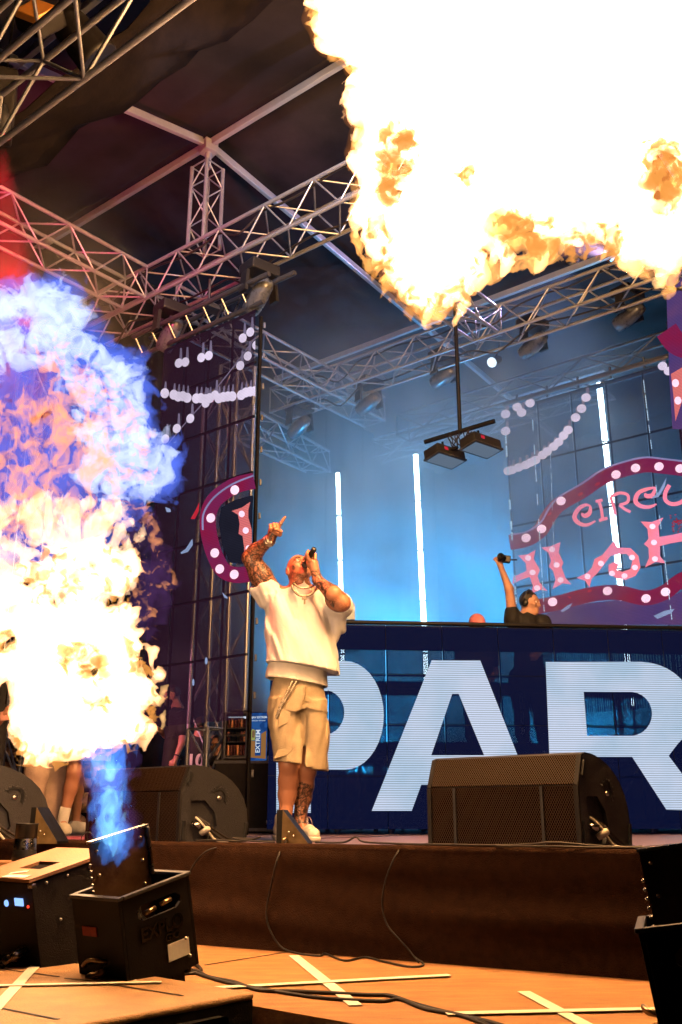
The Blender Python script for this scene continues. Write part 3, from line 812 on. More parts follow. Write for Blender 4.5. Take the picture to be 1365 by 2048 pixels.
# red spotlight and dark fixtures top left
glow('red_lens', (1.0, 0.04, 0.03), 12.0)
RL = at(2, 272, 5.6)
t = thing('red_spotlight', 'round spotlight shining red at the left edge', 'spotlight', RL)
axr = Vector((0.05, 0.24, -0.97)).normalized()
MB().lathe([(0, -0.22), (0.05, -0.22), (0.07, -0.1), (0.062, 0.0), (0.066, 0.01)], RL, axr, 18).build('housing', 'fixture', t)
MB().lathe([(0, 0.004), (0.058, 0.002)], RL, axr, 18).build('lens', 'red_lens', t)
ld = bpy.data.lights.new('red_beam', 'SPOT'); ld.energy = 3200; ld.color = (1, 0.015, 0.03); ld.spot_size = rad(27); ld.spot_blend = 0.35; ld.shadow_soft_size = 0.05
lo = bpy.data.objects.new('red_beam', ld); col.objects.link(lo); lo.location = RL + axr * 0.05
lo.rotation_euler = axr.to_track_quat('-Z', 'Y').to_euler(); adopt(lo, t)
hp2 = at(5, 205, 5.7)
t = thing('hanging_loudspeaker', 'black loudspeaker box hanging at the left edge above the red light', 'loudspeaker', hp2)
MB().box(hp2 + Vector((-0.12, 0, 0)), (0.40, 0.36, 0.42), Matrix.Rotation(rad(20), 3, 'Z'), 0.02).build('cabinet', 'black_paint', t)
rod('strap', hp2 + ZUP * 0.2, hp2 + ZUP * 1.2, 0.01, 'black_metal', t)
pbr('amber_gel', (0.55, 0.22, 0.04), 0.5, 0, 0.1)
c = at(72, 22, 5.0)
t = thing('blinder_light', 'square stage light with amber face in the near truss', 'stage light', c)
MB().box(c, (0.20, 0.05, 0.20), Matrix.Rotation(rad(-20), 3, 'X') @ Matrix.Rotation(rad(35), 3, 'Y'), 0.01).build('face', 'amber_gel', t)
MB().box(c + Vector((0, 0.09, 0.02)), (0.24, 0.12, 0.24), Matrix.Rotation(rad(-20), 3, 'X') @ Matrix.Rotation(rad(35), 3, 'Y'), 0.02).build('housing', 'black_metal', t)
c = at(150, 62, 5.4)
t = thing('dark_stage_light', 'dark cylindrical stage light hanging below the near truss at top left', 'stage light', c)
axd = (at(215, 140, 5.5) - c).normalized()
MB().lathe([(0, -0.16), (0.10, -0.16), (0.13, -0.05), (0.15, 0.22), (0.155, 0.26), (0.14, 0.262), (0, 0.24)], c, axd, 22).build('housing', 'black_metal', t)
rod('yoke', c, c + Vector((0, 0, 0.35)), 0.02, 'black_metal', t)

ld = bpy.data.lights.new('red_key', 'SPOT'); ld.energy = 1500; ld.color = (1, 0.04, 0.03); ld.spot_size = rad(14); ld.spot_blend = 0.8; ld.shadow_soft_size = 0.08  # added red lamp in the dark fixture, reddens the singer's head
lo = bpy.data.objects.new('red_key', ld); col.objects.link(lo); adopt(lo, t); lo.location = c + axd * 0.28
lo.rotation_euler = (at(585, 1120, 6.4) - lo.location).to_track_quat('-Z', 'Y').to_euler()
# ------------------------------------------------------------------ wedge monitors
def grille_mat(name, c, pitch=0.0125):
    """Perforated steel: round holes in a staggered grid, dark inside."""
    m, nt, out = _nt(name)
    N = nt.nodes.new; L = nt.links.new
    tc = N('ShaderNodeTexCoord'); sx = N('ShaderNodeSeparateXYZ'); L(tc.outputs['Object'], sx.inputs[0])
    def mth(op, a, b=None):
        n = N('ShaderNodeMath'); n.operation = op
        for i, v in enumerate((a, b)):
            if v is None: continue
            if isinstance(v, (int, float)): n.inputs[i].default_value = v
            else: L(v, n.inputs[i])
        return n.outputs[0]
    k = 2 * pi / pitch
    row = mth('ADD', sx.outputs[2], mth('MULTIPLY', sx.outputs[1], 1.0))
    a = mth('SINE', mth('MULTIPLY', mth('ADD', sx.outputs[0], mth('MULTIPLY', row, 0.577)), k * 0.5))
    b = mth('SINE', mth('MULTIPLY', mth('SUBTRACT', sx.outputs[0], mth('MULTIPLY', row, 0.577)), k * 0.5))
    h = mth('MULTIPLY', a, b)
    g = mth('GREATER_THAN', mth('ABSOLUTE', h), 0.33)
    p = N('ShaderNodeBsdfPrincipled'); p.inputs['Base Color'].default_value = (*c, 1); p.inputs['Roughness'].default_value = 0.45; p.inputs['Specular IOR Level'].default_value = 0.25
    d = N('ShaderNodeBsdfDiffuse'); d.inputs[0].default_value = (0.002, 0.002, 0.002, 1)
    bp = N('ShaderNodeBump'); bp.inputs['Strength'].default_value = 0.7; bp.inputs['Distance'].default_value = 0.004
    L(mth('ABSOLUTE', h), bp.inputs['Height']); bp.invert = True
    L(bp.outputs[0], p.inputs['Normal'])
    mx = N('ShaderNodeMixShader'); L(g, mx.inputs[0]); L(p.outputs[0], mx.inputs[1]); L(d.outputs[0], mx.inputs[2])
    L(mx.outputs[0], out.inputs['Surface'])
    return m
grille_mat('grille', (0.040, 0.018, 0.008))
pbr('wedge_paint', (0.014, 0.013, 0.016), 0.5, 0, 0.3, 25, 0.5, 260)
pbr('pale_plug', (0.55, 0.50, 0.42), 0.45, 0, 0.1)

def wedge(label, A, w=0.84):
    """Stage wedge: local x to the right along its front, y upstage, z up; A is the front right bottom corner."""
    Rz = Matrix((-U, V, ZUP)).transposed()
    t = thing('wedge_monitor', label, 'stage monitor', A, 'wedge monitors along the stage edge', local=True, rot=Rz)
    prof = [(0.0, 0.0), (0.0, 0.285), (0.045, 0.425), (0.075, 0.435)]
    for k in range(9):
        a = k / 8
        prof.append((0.075 + (0.455 - 0.075) * sin(a * pi / 2 * 0.98) ** 1.05, 0.105 + (0.435 - 0.105) * cos(a * pi / 2) ** 0.85))
    prof += [(0.43, 0.0)]
    x0, x1 = -w, 0.0
    MB().prism([(x0 + 0.016, y, z) for y, z in [(0.012, 0.0)] + [(0.012, 0.283), (0.055, 0.42)] + prof[3:]], (w - 0.032, 0, 0)).build('cabinet', 'wedge_paint', t)
    pocket = [(0.09, 0.02), (0.20, 0.02), (0.24, 0.09), (0.22, 0.17), (0.155, 0.235), (0.06, 0.235), (0.06, 0.05)]
    sp = hole_prism([(x1 - 0.016, y, z) for y, z in prof], [[(x1 - 0.016, y, z) for y, z in pocket]], (0.018, 0, 0)).build('side_panel', 'wedge_paint', t)
    MB().prism([(x1 - 0.10, y, z) for y, z in pocket], (0.004, 0, 0)).build('handle_pocket', 'black_cloth', sp)
    MB().prism([(x0 - 0.002, y, z) for y, z in prof], (0.018, 0, 0)).build('side_panel', 'wedge_paint', t)
    g = MB()
    g.box((-w / 2, 0.004, 0.145), (w - 0.036, 0.010, 0.275)); g.build('lower_grille', 'grille', t)
    ang = math.atan2(0.045, 0.14)
    MB().box((-w / 2, 0.026, 0.355), (w - 0.036, 0.010, 0.142), Matrix.Rotation(-ang, 3, 'X')).build('upper_grille', 'grille', t)
    for x in (-w + 0.16, -0.19):
        MB().box((x, -0.004, 0.145), (0.014, 0.008, 0.27)).build('grille_rib', 'wedge_paint', t)
    for x in (-w + 0.010, -0.010):
        MB().box((x, -0.003, 0.14), (0.024, 0.014, 0.28), None, 0.003).build('edge_strip', 'black_paint', t)
        MB().box((x, 0.022, 0.352), (0.024, 0.014, 0.15), Matrix.Rotation(-ang, 3, 'X'), 0.003).build('edge_strip', 'black_paint', t)
    # tilt dial, a half ring with ticks
    c = Vector((0.004, 0.245, 0.255)); ring = MB()
    R0 = Matrix.Rotation(rad(-35), 3, 'X')
    pts = [Vector((0, 0.055 * cos(rad(a)), 0.055 * sin(rad(a)))) for a in range(0, 181, 15)]
    pin = [p * 0.72 for p in pts][::-1]
    dl = MB().prism([c + R0 @ p for p in pts + pin], (0.004, 0, 0)).build('tilt_dial', 'black_plastic', t)
    for a in range(0, 181, 20):
        p = R0 @ Vector((0, 0.062 * cos(rad(a)), 0.062 * sin(rad(a))))
        MB().box(c + p + Vector((0.002, 0, 0)), (0.004, 0.004, 0.008), R0 @ Matrix.Rotation(rad(a - 90), 3, 'X')).build('dial_tick', 'alu_dark', dl)
    MB().lathe([(0, 0.006), (0.012, 0.006), (0.012, 0)], c + Vector((0.0, 0, -0.005)), (1, 0, 0), 10).build('dial_screw', 'steel', dl)
    for (y, z, r_) in ((0.018, 0.07, 0), (0.045, 0.36, -ang), (0.435, 0.055, -0.12)):
        MB().box((0.006, y, z), (0.012, 0.022, 0.11 if z < 0.3 else 0.075), Matrix.Rotation(r_, 3, 'X'), 0.004).build('corner_skid', 'black_plastic', t)
    for k in range(3):
        q = [(-0.06, 0.10, 0.13 + 0.02 * k), (-0.02, 0.11 + 0.01 * k, 0.14), (0.02, 0.13 + 0.02 * k, 0.10), (0.03, 0.17, 0.05 + 0.02 * k), (0.05, 0.20 + 0.05 * k, 0.012), (0.10, 0.24 + 0.06 * k, 0.006)]
        MB().path(smooth_path(q, 6), 0.0065, 6).build('cable', 'rubber' if k else 'pale_plug', t)
    MB().lathe([(0, 0), (0.016, 0), (0.018, 0.05), (0.010, 0.06), (0, 0.06)], (0.0, 0.135, 0.05), (0.5, 0.2, 0.35), 10).build('plug', 'pale_plug', t)
    MB().lathe([(0, 0), (0.013, 0), (0.015, 0.06), (0, 0.06)], (-0.03, 0.09, 0.11), (0.9, 0.3, -0.3), 10).build('plug', 'steel', t)
    t.scale = (1, 1.2, 1)
    return t
WA = on_z(1165, 1701, 0.0); wedge('large black wedge monitor in front of the letters A and R', WA + Vector((0.005, 0, 0.002)), 0.835)
WB = at(359, 1690, 5.75); wedge('black wedge monitor between the blue flame and the singer', (WB.x, WB.y, 0.002), 0.86)
WC = at(-75, 1690, 5.6); wedge('black wedge monitor cut off at the left edge', (WC.x, WC.y, 0.002), 0.86)

# ------------------------------------------------------------------ triangular brackets on the stage edge
pbr('bracket_brass', (0.20, 0.13, 0.055), 0.35, 0.55, 0.3, 14, 0.1, 80)
def bracket(label, p, h=0.165, d=0.155):
    t = thing('triangular_bracket', label, 'footlight', p, 'triangular brackets on the stage edge', local=True, rot=Matrix.Rotation(rad(-6), 3, 'Z'))
    MB().prism([(0, 0, 0), (d, 0, 0), (d, 0, 0.012), (0.028, 0, h), (0, 0, h)], (0, 0.16, 0)).build('housing', 'black_metal', t)
    MB().prism([(0.026, -0.004, 0), (d, -0.004, 0), (d, -0.004, 0.012), (0.03, -0.004, h)], (0, 0.003, 0)).build('side_plate', 'bracket_brass', t)
    for (x, z) in ((0.062, 0.062), (0.085, 0.045)):
        MB().lathe([(0, 0.006), (0.004, 0.005), (0.005, 0)], (x, -0.004, z), (0, -1, 0), 8).build('screw', 'steel', t)
    MB().lathe([(0, 0.03), (0.007, 0.03), (0.009, 0.012), (0.011, 0.0)], (0.044, -0.004, 0.028), (0, -1, 0), 10).build('connector', 'brass', t)
    return t
TA = on_z(552, 1697, 0.0); bracket('triangular black light on the stage edge at the singer\'s feet', TA + Vector((0, 0.02, 0.012)))
TB = on_z(57, 1693, 0.0); bracket('triangular black bracket on the stage edge beside the left wedge monitor', TB + Vector((-0.01, 0.02, 0.012)), 0.18, 0.155)

# ------------------------------------------------------------------ cables on the stage edge and over the skirt
def cable(label, pts, r=0.0045, mat='rubber', cat='cable'):
    o = MB().path(smooth_path(pts, 8), r, 6).build('cable', mat)
    return tag(o, label, cat, 'cables along the stage front')
def skirt_pt(px, py, off=0.06):
    n = -back
    return on_plane(px, py, E1 + n * off, n)
def deck_pt(px, py, dz=0.006): return on_z(px, py, ZP + dz)
cable('thin cable hanging down the skirt below the triangular bracket', [TA + Vector((0.05, -0.01, 0.03)), TA + Vector((0.05, -0.05, 0.03)), skirt_pt(556, 1716), skirt_pt(543, 1770), skirt_pt(533, 1830), skirt_pt(545, 1870), skirt_pt(566, 1897, 0.05), deck_pt(600, 1908), deck_pt(640, 1912), deck_pt(652, 1908), deck_pt(690, 1922), deck_pt(730, 1915), deck_pt(770, 1924), deck_pt(820, 1934), deck_pt(848, 1930), deck_pt(830, 1915, 0.02)])
cable('thin cable hanging in a curve down the middle of the skirt', [skirt_pt(801, 1698, 0.02), skirt_pt(790, 1715), skirt_pt(772, 1760), skirt_pt(765, 1810), skirt_pt(775, 1850), skirt_pt(800, 1880), skirt_pt(822, 1905, 0.05), deck_pt(838, 1926, 0.004)], 0.004)
cable('thin dark cable curving down the skirt left of the singer', [skirt_pt(440, 1694, 0.02), skirt_pt(415, 1702), skirt_pt(395, 1720), skirt_pt(378, 1750), skirt_pt(372, 1790, 0.05)], 0.004)
ep = lambda px, dz=0.03, dv=0.05: (lambda q: Vector((q.x, q.y, dz)) + back * dv)(on_z(px, 1695 + (px - 400) * 0.019, 0.0))
cable('tangle of cable lying along the stage edge left of the singer', [ep(380), ep(430, 0.034, 0.02), ep(470, 0.03, 0.08), ep(510, 0.05, 0.04), ep(480, 0.04, 0.1), ep(460, 0.045, 0.02), ep(500, 0.034, 0.0), ep(545, 0.03, 0.02)], 0.0045)
cable('cable lying along the stage edge from singer to large wedge', [ep(620), ep(680, 0.032, 0.03), ep(705, 0.055, 0.03), ep(730, 0.036, 0.0), ep(800, 0.03, 0.02), ep(860, 0.03, -0.01), ep(900, 0.03, 0.02)], 0.0045)
cable('cable running under the front of the large wedge monitor', [ep(870, 0.03, -0.01), ep(990, 0.03, -0.02), ep(1060, 0.035, -0.01), ep(1110, 0.045, -0.03), ep(1180, 0.035, 0.0), ep(1240, 0.03, 0.0), ep(1340, 0.03, 0.03)], 0.005)
cable('cable trailing off the stage edge at the right', [ep(1000, 0.028, -0.03), ep(1110, 0.03, -0.05), ep(1200, 0.028, -0.02), ep(1300, 0.03, -0.02), ep(1420, 0.03, 0.0)], 0.0045)
cable('thick black cable looping across the pit platform', [deck_pt(330, 1930), deck_pt(390, 1942), deck_pt(420, 1955), deck_pt(470, 1965), deck_pt(520, 1981), deck_pt(600, 1984), deck_pt(720, 1990), deck_pt(780, 1992), deck_pt(820, 2005), deck_pt(880, 2022), deck_pt(980, 2045), deck_pt(1060, 2070)], 0.0075)
cable('second black cable beside the first on the pit platform', [deck_pt(360, 1936), deck_pt(440, 1962), deck_pt(520, 1978), deck_pt(640, 1996), deck_pt(760, 2003), deck_pt(800, 1999), deck_pt(850, 2018), deck_pt(930, 2034), deck_pt(1020, 2070)], 0.0065)
cable('loop of cable behind the open flame projector', [deck_pt(310, 1925, 0.02), deck_pt(340, 1916, 0.03), deck_pt(375, 1922, 0.015), deck_pt(400, 1936, 0.008), deck_pt(395, 1946), deck_pt(345, 1950), deck_pt(330, 1955)], 0.0075)

# ------------------------------------------------------------------ flame projectors
pbr('heat_steel', (0.16, 0.085, 0.04), 0.45, 0.7, 0.45, 7, 0.1, 60)
pbr('flight_top', (0.33, 0.17, 0.09), 0.5, 0.1, 0.22, 7, 0.2, 120)
glow('display_blue', (0.25, 0.45, 1.0), 1.6, False)
glow('led_red_dot', (1.0, 0.05, 0.02), 2.0, False)
pbr('red_label', (0.35, 0.04, 0.02), 0.5, 0, 0.3, 80)
TILT = rad(13)
def frame_tilted(yaw_u, yaw_v, tilt):
    b = yaw_v * cos(tilt) + ZUP * sin(tilt); a = yaw_u; c = a.cross(b)
    if c.z < 0: c = -c
    return Matrix((-a, b, c)).transposed()          # local x right along front, y back along side, z up
def flame_projector(label, O, M, w=0.25, d=0.31, h=0.30, text=True):
    """Open steel basin with a nozzle plate standing in it. O is the upper front right corner; local x runs to -w."""
    t = thing('flame_projector', label, 'flame projector', O, 'flame projectors in the pit', local=True, rot=M)
    th = 0.012
    for (c, s) in (((-w / 2, th / 2, -h / 2), (w, th, h)), ((-w / 2, d - th / 2, -h / 2), (w, th, h))):
        MB().box(c, s, None, 0.002).build('front_panel' if c[1] < d / 2 else 'rear_panel', 'black_metal', t)
    slot = [(0.07, -0.055), (0.09, -0.04), (0.24, -0.04), (0.26, -0.055), (0.26, -0.075), (0.24, -0.09), (0.09, -0.09), (0.07, -0.075)]
    for x in (-th, -w):
        hole_prism([(x, th + 0.001, 0), (x, d - th - 0.001, 0), (x, d - th - 0.001, -h), (x, th + 0.001, -h)], [[(x, y, z) for y, z in slot]], (th, 0, 0)).build('side_panel', 'black_metal', t)
    MB().box((-w / 2, d / 2, -h + 0.01), (w - 0.03, d - 0.03, 0.012)).build('floor_plate', 'black_metal', t)
    for (c, s) in (((-w / 2, 0.004, 0.004), (w + 0.012, 0.022, 0.012)), ((-w / 2, d - 0.004, 0.004), (w + 0.012, 0.022, 0.012)), ((0.0, d / 2, 0.004), (0.020, d - 0.03, 0.012)), ((-w, d / 2, 0.004), (0.020, d - 0.03, 0.012))):
        MB().box(c, s, None, 0.003).build('rim', 'alu_dark', t)
    px_ = -w * 0.70; y0, y1 = 0.035, d - 0.03; ph = 0.17
    pl = MB().prism([(px_, y0, -0.16), (px_, y1, -0.16), (px_, y1, ph), (px_, y0, ph)], (0.006, 0, 0)).build('nozzle_plate', 'heat_steel', t)
    MB().box((px_ + 0.008, (y0 + y1) / 2, ph + 0.004), (0.028, y1 - y0 + 0.008, 0.008)).box((px_ + 0.008, y1 + 0.004, ph / 2), (0.026, 0.006, ph - 0.005)).build('plate_cap', 'steel', pl)
    for y in (y0 + 0.025, y1 - 0.03):
        for z in (ph - 0.03, 0.06, -0.02):
            MB().lathe([(0, 0.008), (0.005, 0.006), (0.006, 0)], (px_ + 0.006, y, z), (1, 0, 0), 8).build('screw', 'brass', pl)
    for k in range(6):
        MB().lathe([(0, 0.006), (0.004, 0.005), (0.005, 0)], (px_ + 0.003, y0 - 0.003, 0.10 - 0.022 * k), (0.4, -1, 0), 8).build('screw', 'steel', pl)
    MB().lathe([(0, 0), (0.03, 0), (0.03, 0.05), (0.015, 0.07), (0.012, 0.12)], (-w * 0.35, d * 0.45, -0.16), ZUP, 14).build('nozzle', 'steel', t)
    for (x, y, z) in ((0.001, 0.03, -h + 0.04), (0.001, d - 0.05, -h + 0.10), (0.001, d - 0.04, -h + 0.04)):
        MB().lathe([(0, 0.007), (0.005, 0.006), (0.006, 0)], (x, y, z), (1, 0, 0), 8).build('screw', 'steel', t)
    MB().box((0.002, d - 0.085, -h + 0.075), (0.003, 0.095, 0.055), Matrix.Rotation(rad(-2), 3, 'X')).build('rating_label', 'white_label', t)
    for (y, z) in ((0.10, -0.068), (0.17, -0.060)):
        MB().lathe([(0, 0), (0.008, 0), (0.008, 0.045), (0, 0.045)], (0.002, y, z), (0, 1, 0.1), 8).build('valve_stub', 'brass', t)
    MB().box((-w + 0.085, -0.003, -0.105), (0.075, 0.003, 0.03)).build('warning_label', 'red_label', t)
    MB().path(smooth_path([(-w + 0.05, -0.01, -0.215), (-w + 0.07, -0.03, -0.205), (-w + 0.11, -0.035, -0.185), (-w + 0.145, -0.02, -0.19), (-w + 0.15, 0.0, -0.20)], 6), 0.007, 8).build('handle', 'brass', t)
    MB().lathe([(0, 0), (0.012, 0), (0.012, 0.04), (0.016, 0.045), (0.016, 0.065), (0.011, 0.07), (0.011, 0.11), (0, 0.11)], (-w + 0.15, -0.01, -0.225), (-1, -0.35, -0.35), 12).build('hose_coupling', 'brass', t)
    for (x, y) in ((-0.03, 0.03), (-0.03, d - 0.03), (-w + 0.03, d - 0.03), (-w + 0.03, 0.03)):
        MB().lathe([(0, -0.02), (0.014, -0.02), (0.016, 0), (0, 0)], (x, y, -h), ZUP, 10).build('foot', 'rubber', t)
    return t
OB = at(237, 1803, 3.35)
FB = frame_tilted(U, V, TILT)
fpj = flame_projector('open black flame projector under the blue jet, beside its control box', OB, FB)
# raised maker's lettering on its side
def letters(txt, size, M, loc, mat, parent, name='lettering', extr=0.001, bold=0.0):
    cu = bpy.data.curves.new(name, 'FONT'); cu.body = txt; cu.size = size; cu.extrude = extr; cu.offset = bold
    cu.align_x = 'CENTER'; cu.align_y = 'CENTER'
    o = bpy.data.objects.new(name, cu); col.objects.link(o)
    dg = bpy.context.evaluated_depsgraph_get()
    me = bpy.data.meshes.new_from_object(o.evaluated_get(dg))
    bpy.data.objects.remove(o)
    me.name = name; me.materials.clear(); me.materials.append(MATS[mat])
    o = bpy.data.objects.new(name, me); col.objects.link(o); adopt(o, parent)
    o.matrix_basis = Matrix.Translation(Vector(loc)) @ M.to_4x4()
    return o
pbr('gloss_black', (0.004, 0.004, 0.004), 0.15, 0, 0.1)
SIDE = Matrix(((0, 0, 1), (1, 0, 0), (0, 1, 0)))    # text x -> local y, text y -> local z, facing +x
letters('EXPLO', 0.062, SIDE, (0.003, 0.165, -0.135), 'gloss_black', fpj, bold=0.002)
letters('GX2', 0.034, SIDE, (0.003, 0.205, -0.175), 'gloss_black', fpj, bold=0.001)

# second one near the right edge, closer to the camera
yv = Vector((cos(rad(-18)), sin(rad(-18)), 0)); yu = Vector((-yv.y, yv.x, 0))
FR = frame_tilted(yu, yv, rad(8))
fp2 = flame_projector('black flame projector at the lower right edge, nearest the camera', at(1277, 1866, 2.45), FR, 0.30, 0.36, 0.40)
# hose and base blocks under the tilted units
for o_, nm in ((fpj, 'tilt_block'),):
    MB().box((-0.12, 0.24, -0.345), (0.18, 0.05, 0.07)).build(nm, 'black_metal', o_)
MB().box((-0.15, 0.15, -0.455), (0.25, 0.25, 0.06)).build('tilt_block', 'black_metal', fp2)

# control box with sloping lid, behind the open projector
OA = at(62, 1765, 3.62)
t = thing('flame_control_box', 'tall black flame machine with sloping lid and small blue display', 'flame machine', OA, local=True, rot=frame_tilted(U, V, rad(14)))
w, d, h = 0.36, 0.36, 0.40
MB().box((-w / 2, d / 2, -h / 2 - 0.005), (w, d, h), None, 0.004).build('body', 'black_paint', t)
hole_prism([(-w - 0.008, -0.012, 0.001), (0.010, -0.012, 0.001), (0.010, d + 0.01, 0.001), (-w - 0.008, d + 0.01, 0.001)], [[(-w * 0.62, 0.10, 0.001), (-w * 0.25, 0.10, 0.001), (-w * 0.25, 0.19, 0.001), (-w * 0.62, 0.19, 0.001)]], (0, 0, 0.012)).build('lid', 'flight_top', t)
MB().box((-w * 0.43, 0.145, 0.0015), (w * 0.36, 0.088, 0.001)).build('lid_opening', 'black_cloth', t)
MB().box((-0.10, 0.008, 0.0145), (0.13, 0.03, 0.002), Matrix.Rotation(rad(4), 3, 'Z')).build('lid_label', 'white_label', t)
MB().box((-0.15, 0.05, 0.0145), (0.07, 0.02, 0.002), Matrix.Rotation(rad(30), 3, 'Z')).build('lid_label', 'white_label', t)
MB().box((0.004, 0.0, -0.012), (0.028, 0.02, 0.014), None, 0.003).build('lid_catch', 'steel', t)
for (y, z) in ((0.06, -0.02), (0.15, -0.02), (0.25, -0.02), (0.33, -0.02), (0.10, -0.16), (0.34, -0.26), (0.16, -0.33), (0.04, -0.36)):
    MB().lathe([(0, 0.007), (0.005, 0.006), (0.006, 0)], (0.0, y, z), (1, 0, 0), 8).build('screw', 'steel', t)
MB().box((0.003, 0.345, -0.10), (0.006, 0.010, 0.10), Matrix.Rotation(rad(4), 3, 'X'), 0.002).build('seam_strip', 'steel', t)
MB().box((-0.085, -0.002, -0.072), (0.05, 0.004, 0.026)).build('display', 'display_blue', t)
MB().lathe([(0, 0.004), (0.011, 0.004), (0.012, 0)], (-0.165, -0.001, -0.08), (0, -1, 0), 14).build('button', 'display_blue', t)
MB().lathe([(0, 0.004), (0.005, 0.004), (0.005, 0)], (-0.03, -0.001, -0.085), (0, -1, 0), 8).build('indicator', 'led_red_dot', t)
for k in range(2):
    MB().lathe([(0, 0), (0.013, 0), (0.013, 0.03), (0.017, 0.035), (0.017, 0.055), (0.011, 0.06), (0.011, 0.09)], (-0.07 - 0.04 * k, -0.002, -0.235 - 0.012 * k), (-0.3, -1, -0.25), 12).build('hose_coupling', 'brass', t)
    MB().path(smooth_path([(-0.09 - 0.04 * k, -0.08, -0.255), (-0.14 - 0.03 * k, -0.12, -0.30), (-0.15 - 0.02 * k, -0.10, -0.38), (-0.12, -0.05, -0.42)], 6), 0.011, 8).build('hose', 'rubber', t)
MB().box((-w / 2, d * 0.75, -h - 0.05), (w * 0.8, 0.08, 0.09)).build('tilt_block', 'black_metal', t)

# ------------------------------------------------------------------ subwoofer box at the lower left with tape cross
pbr('sub_top', (0.46, 0.27, 0.13), 0.6, 0, 0.22, 9, 0.4, 150)
ZS = -0.36
SU = Vector((-sin(rad(49)), cos(rad(49)), 0)); SV = Vector((SU.y, -SU.x, 0))
C = on_z(510, 1985, ZS)
sub = thing('subwoofer', 'flat-topped box at the lower left with taped cross and recessed handle', 'subwoofer', C - Vector((0, 0, 0.6)))
def sp(a, b, z): return C + SU * a - SV * b + Vector((0, 0, z - ZS))
MB().prism([sp(0.004, 0.004, ZS - 0.02), sp(1.7, 0.004, ZS - 0.02), sp(1.7, 1.5, ZS - 0.02), sp(0.004, 1.5, ZS - 0.02)], (0, 0, -0.62)).build('cabinet', 'black_paint', sub)
mt = MB().prism([sp(0, 0, ZS - 0.022), sp(1.7, 0, ZS - 0.022), sp(1.7, 1.5, ZS - 0.022), sp(0, 1.5, ZS - 0.022)], (0, 0, 0.022)).build('top', 'sub_top', sub)
bv = mt.modifiers.new('round', 'BEVEL'); bv.width = 0.009; bv.segments = 3
zz = ZS + 0.002
strip(on_z(75, 1928, zz), on_z(-25, 2035, zz), 0.036, 0, sub); strip(on_z(-40, 1973, zz + .0025), on_z(323, 1965, zz + .0025), 0.030, 0, sub)
for (a, b) in (((-10, 1936), (118, 1954)), ((130, 1957), (180, 1962)), ((195, 1965), (366, 1992)), ((5, 2017), (118, 2039))):
    strip(on_z(*a, zz), on_z(*b, zz), 0.008, 0, sub, 'groove', 'black_plastic', 0.0008)
# recessed butterfly handle on the right front face
hc = sp(0.0, 0.22, ZS - 0.12)
nrm = -SU
hm = Matrix((SV, nrm, ZUP)).transposed()
hd = MB().box(hc + nrm * 0.006, (0.20, 0.012, 0.15), hm, 0.02).build('handle_dish', 'black_plastic', sub)
MB().box(hc + nrm * 0.013, (0.15, 0.004, 0.10), hm).build('dish_recess', 'black_cloth', hd)
MB().path(smooth_path([hc + nrm * 0.012 + SV * 0.05, hc + nrm * 0.05 + SV * 0.05 - ZUP * 0.01, hc + nrm * 0.055 - ZUP * 0.015, hc + nrm * 0.05 - SV * 0.05 - ZUP * 0.01, hc + nrm * 0.012 - SV * 0.05], 6), 0.010, 8).build('grip', 'steel', hd)
for s in (-1, 1):
    MB().lathe([(0, 0.008), (0.007, 0.006), (0.008, 0)], hc + SV * s * 0.085 + nrm * 0.012, nrm, 8).build('screw', 'steel', hd)

# plank with a black nozzle at the far left
PK = at(-10, 1722, 4.3)
t = thing('plank', 'narrow wooden plank at the left edge below the stage', 'plank', PK)
MB().box(PK + Vector((0.0, 0, -0.012)), (0.95, 0.16, 0.022), Matrix.Rotation(rad(-3), 3, 'Z'), 0.003).build('board', 'deck_ply', t)
MB().box(PK + Vector((0.0, 0.0, -0.26)), (0.80, 0.12, 0.46), Matrix.Rotation(rad(-3), 3, 'Z')).build('support', 'black_metal', t)
NZ = at(48, 1718, 4.28); NZ.z = PK.z
t = thing('smoke_nozzle', 'black round nozzle with silver band standing on the plank', 'nozzle', NZ)
MB().lathe([(0, 0), (0.050, 0), (0.050, 0.02), (0.047, 0.045)], NZ, ZUP, 24).build('foot', 'black_plastic', t)
MB().lathe([(0.047, 0.045), (0.047, 0.05), (0.044, 0.085), (0.043, 0.09)], NZ, ZUP, 24).build('silver_band', 'steel', t)
MB().lathe([(0.043, 0.09), (0.046, 0.092), (0.045, 0.145), (0.048, 0.150), (0.044, 0.150), (0.038, 0.10), (0, 0.10)], NZ, ZUP, 24).build('barrel', 'black_plastic', t)

# small ring of tape on the stage floor
q = on_z(165, 1690, 0.0) + Vector((0, 0.1, 0.03))
o = MB().lathe([(0.032, -0.012), (0.036, -0.012), (0.036, 0.012), (0.032, 0.012), (0.032, -0.012)], q, (0.3, -1, 0), 18).build('tape_roll', 'black_plastic')
tag(o, 'small black ring of tape standing on the stage edge at left', 'tape roll')

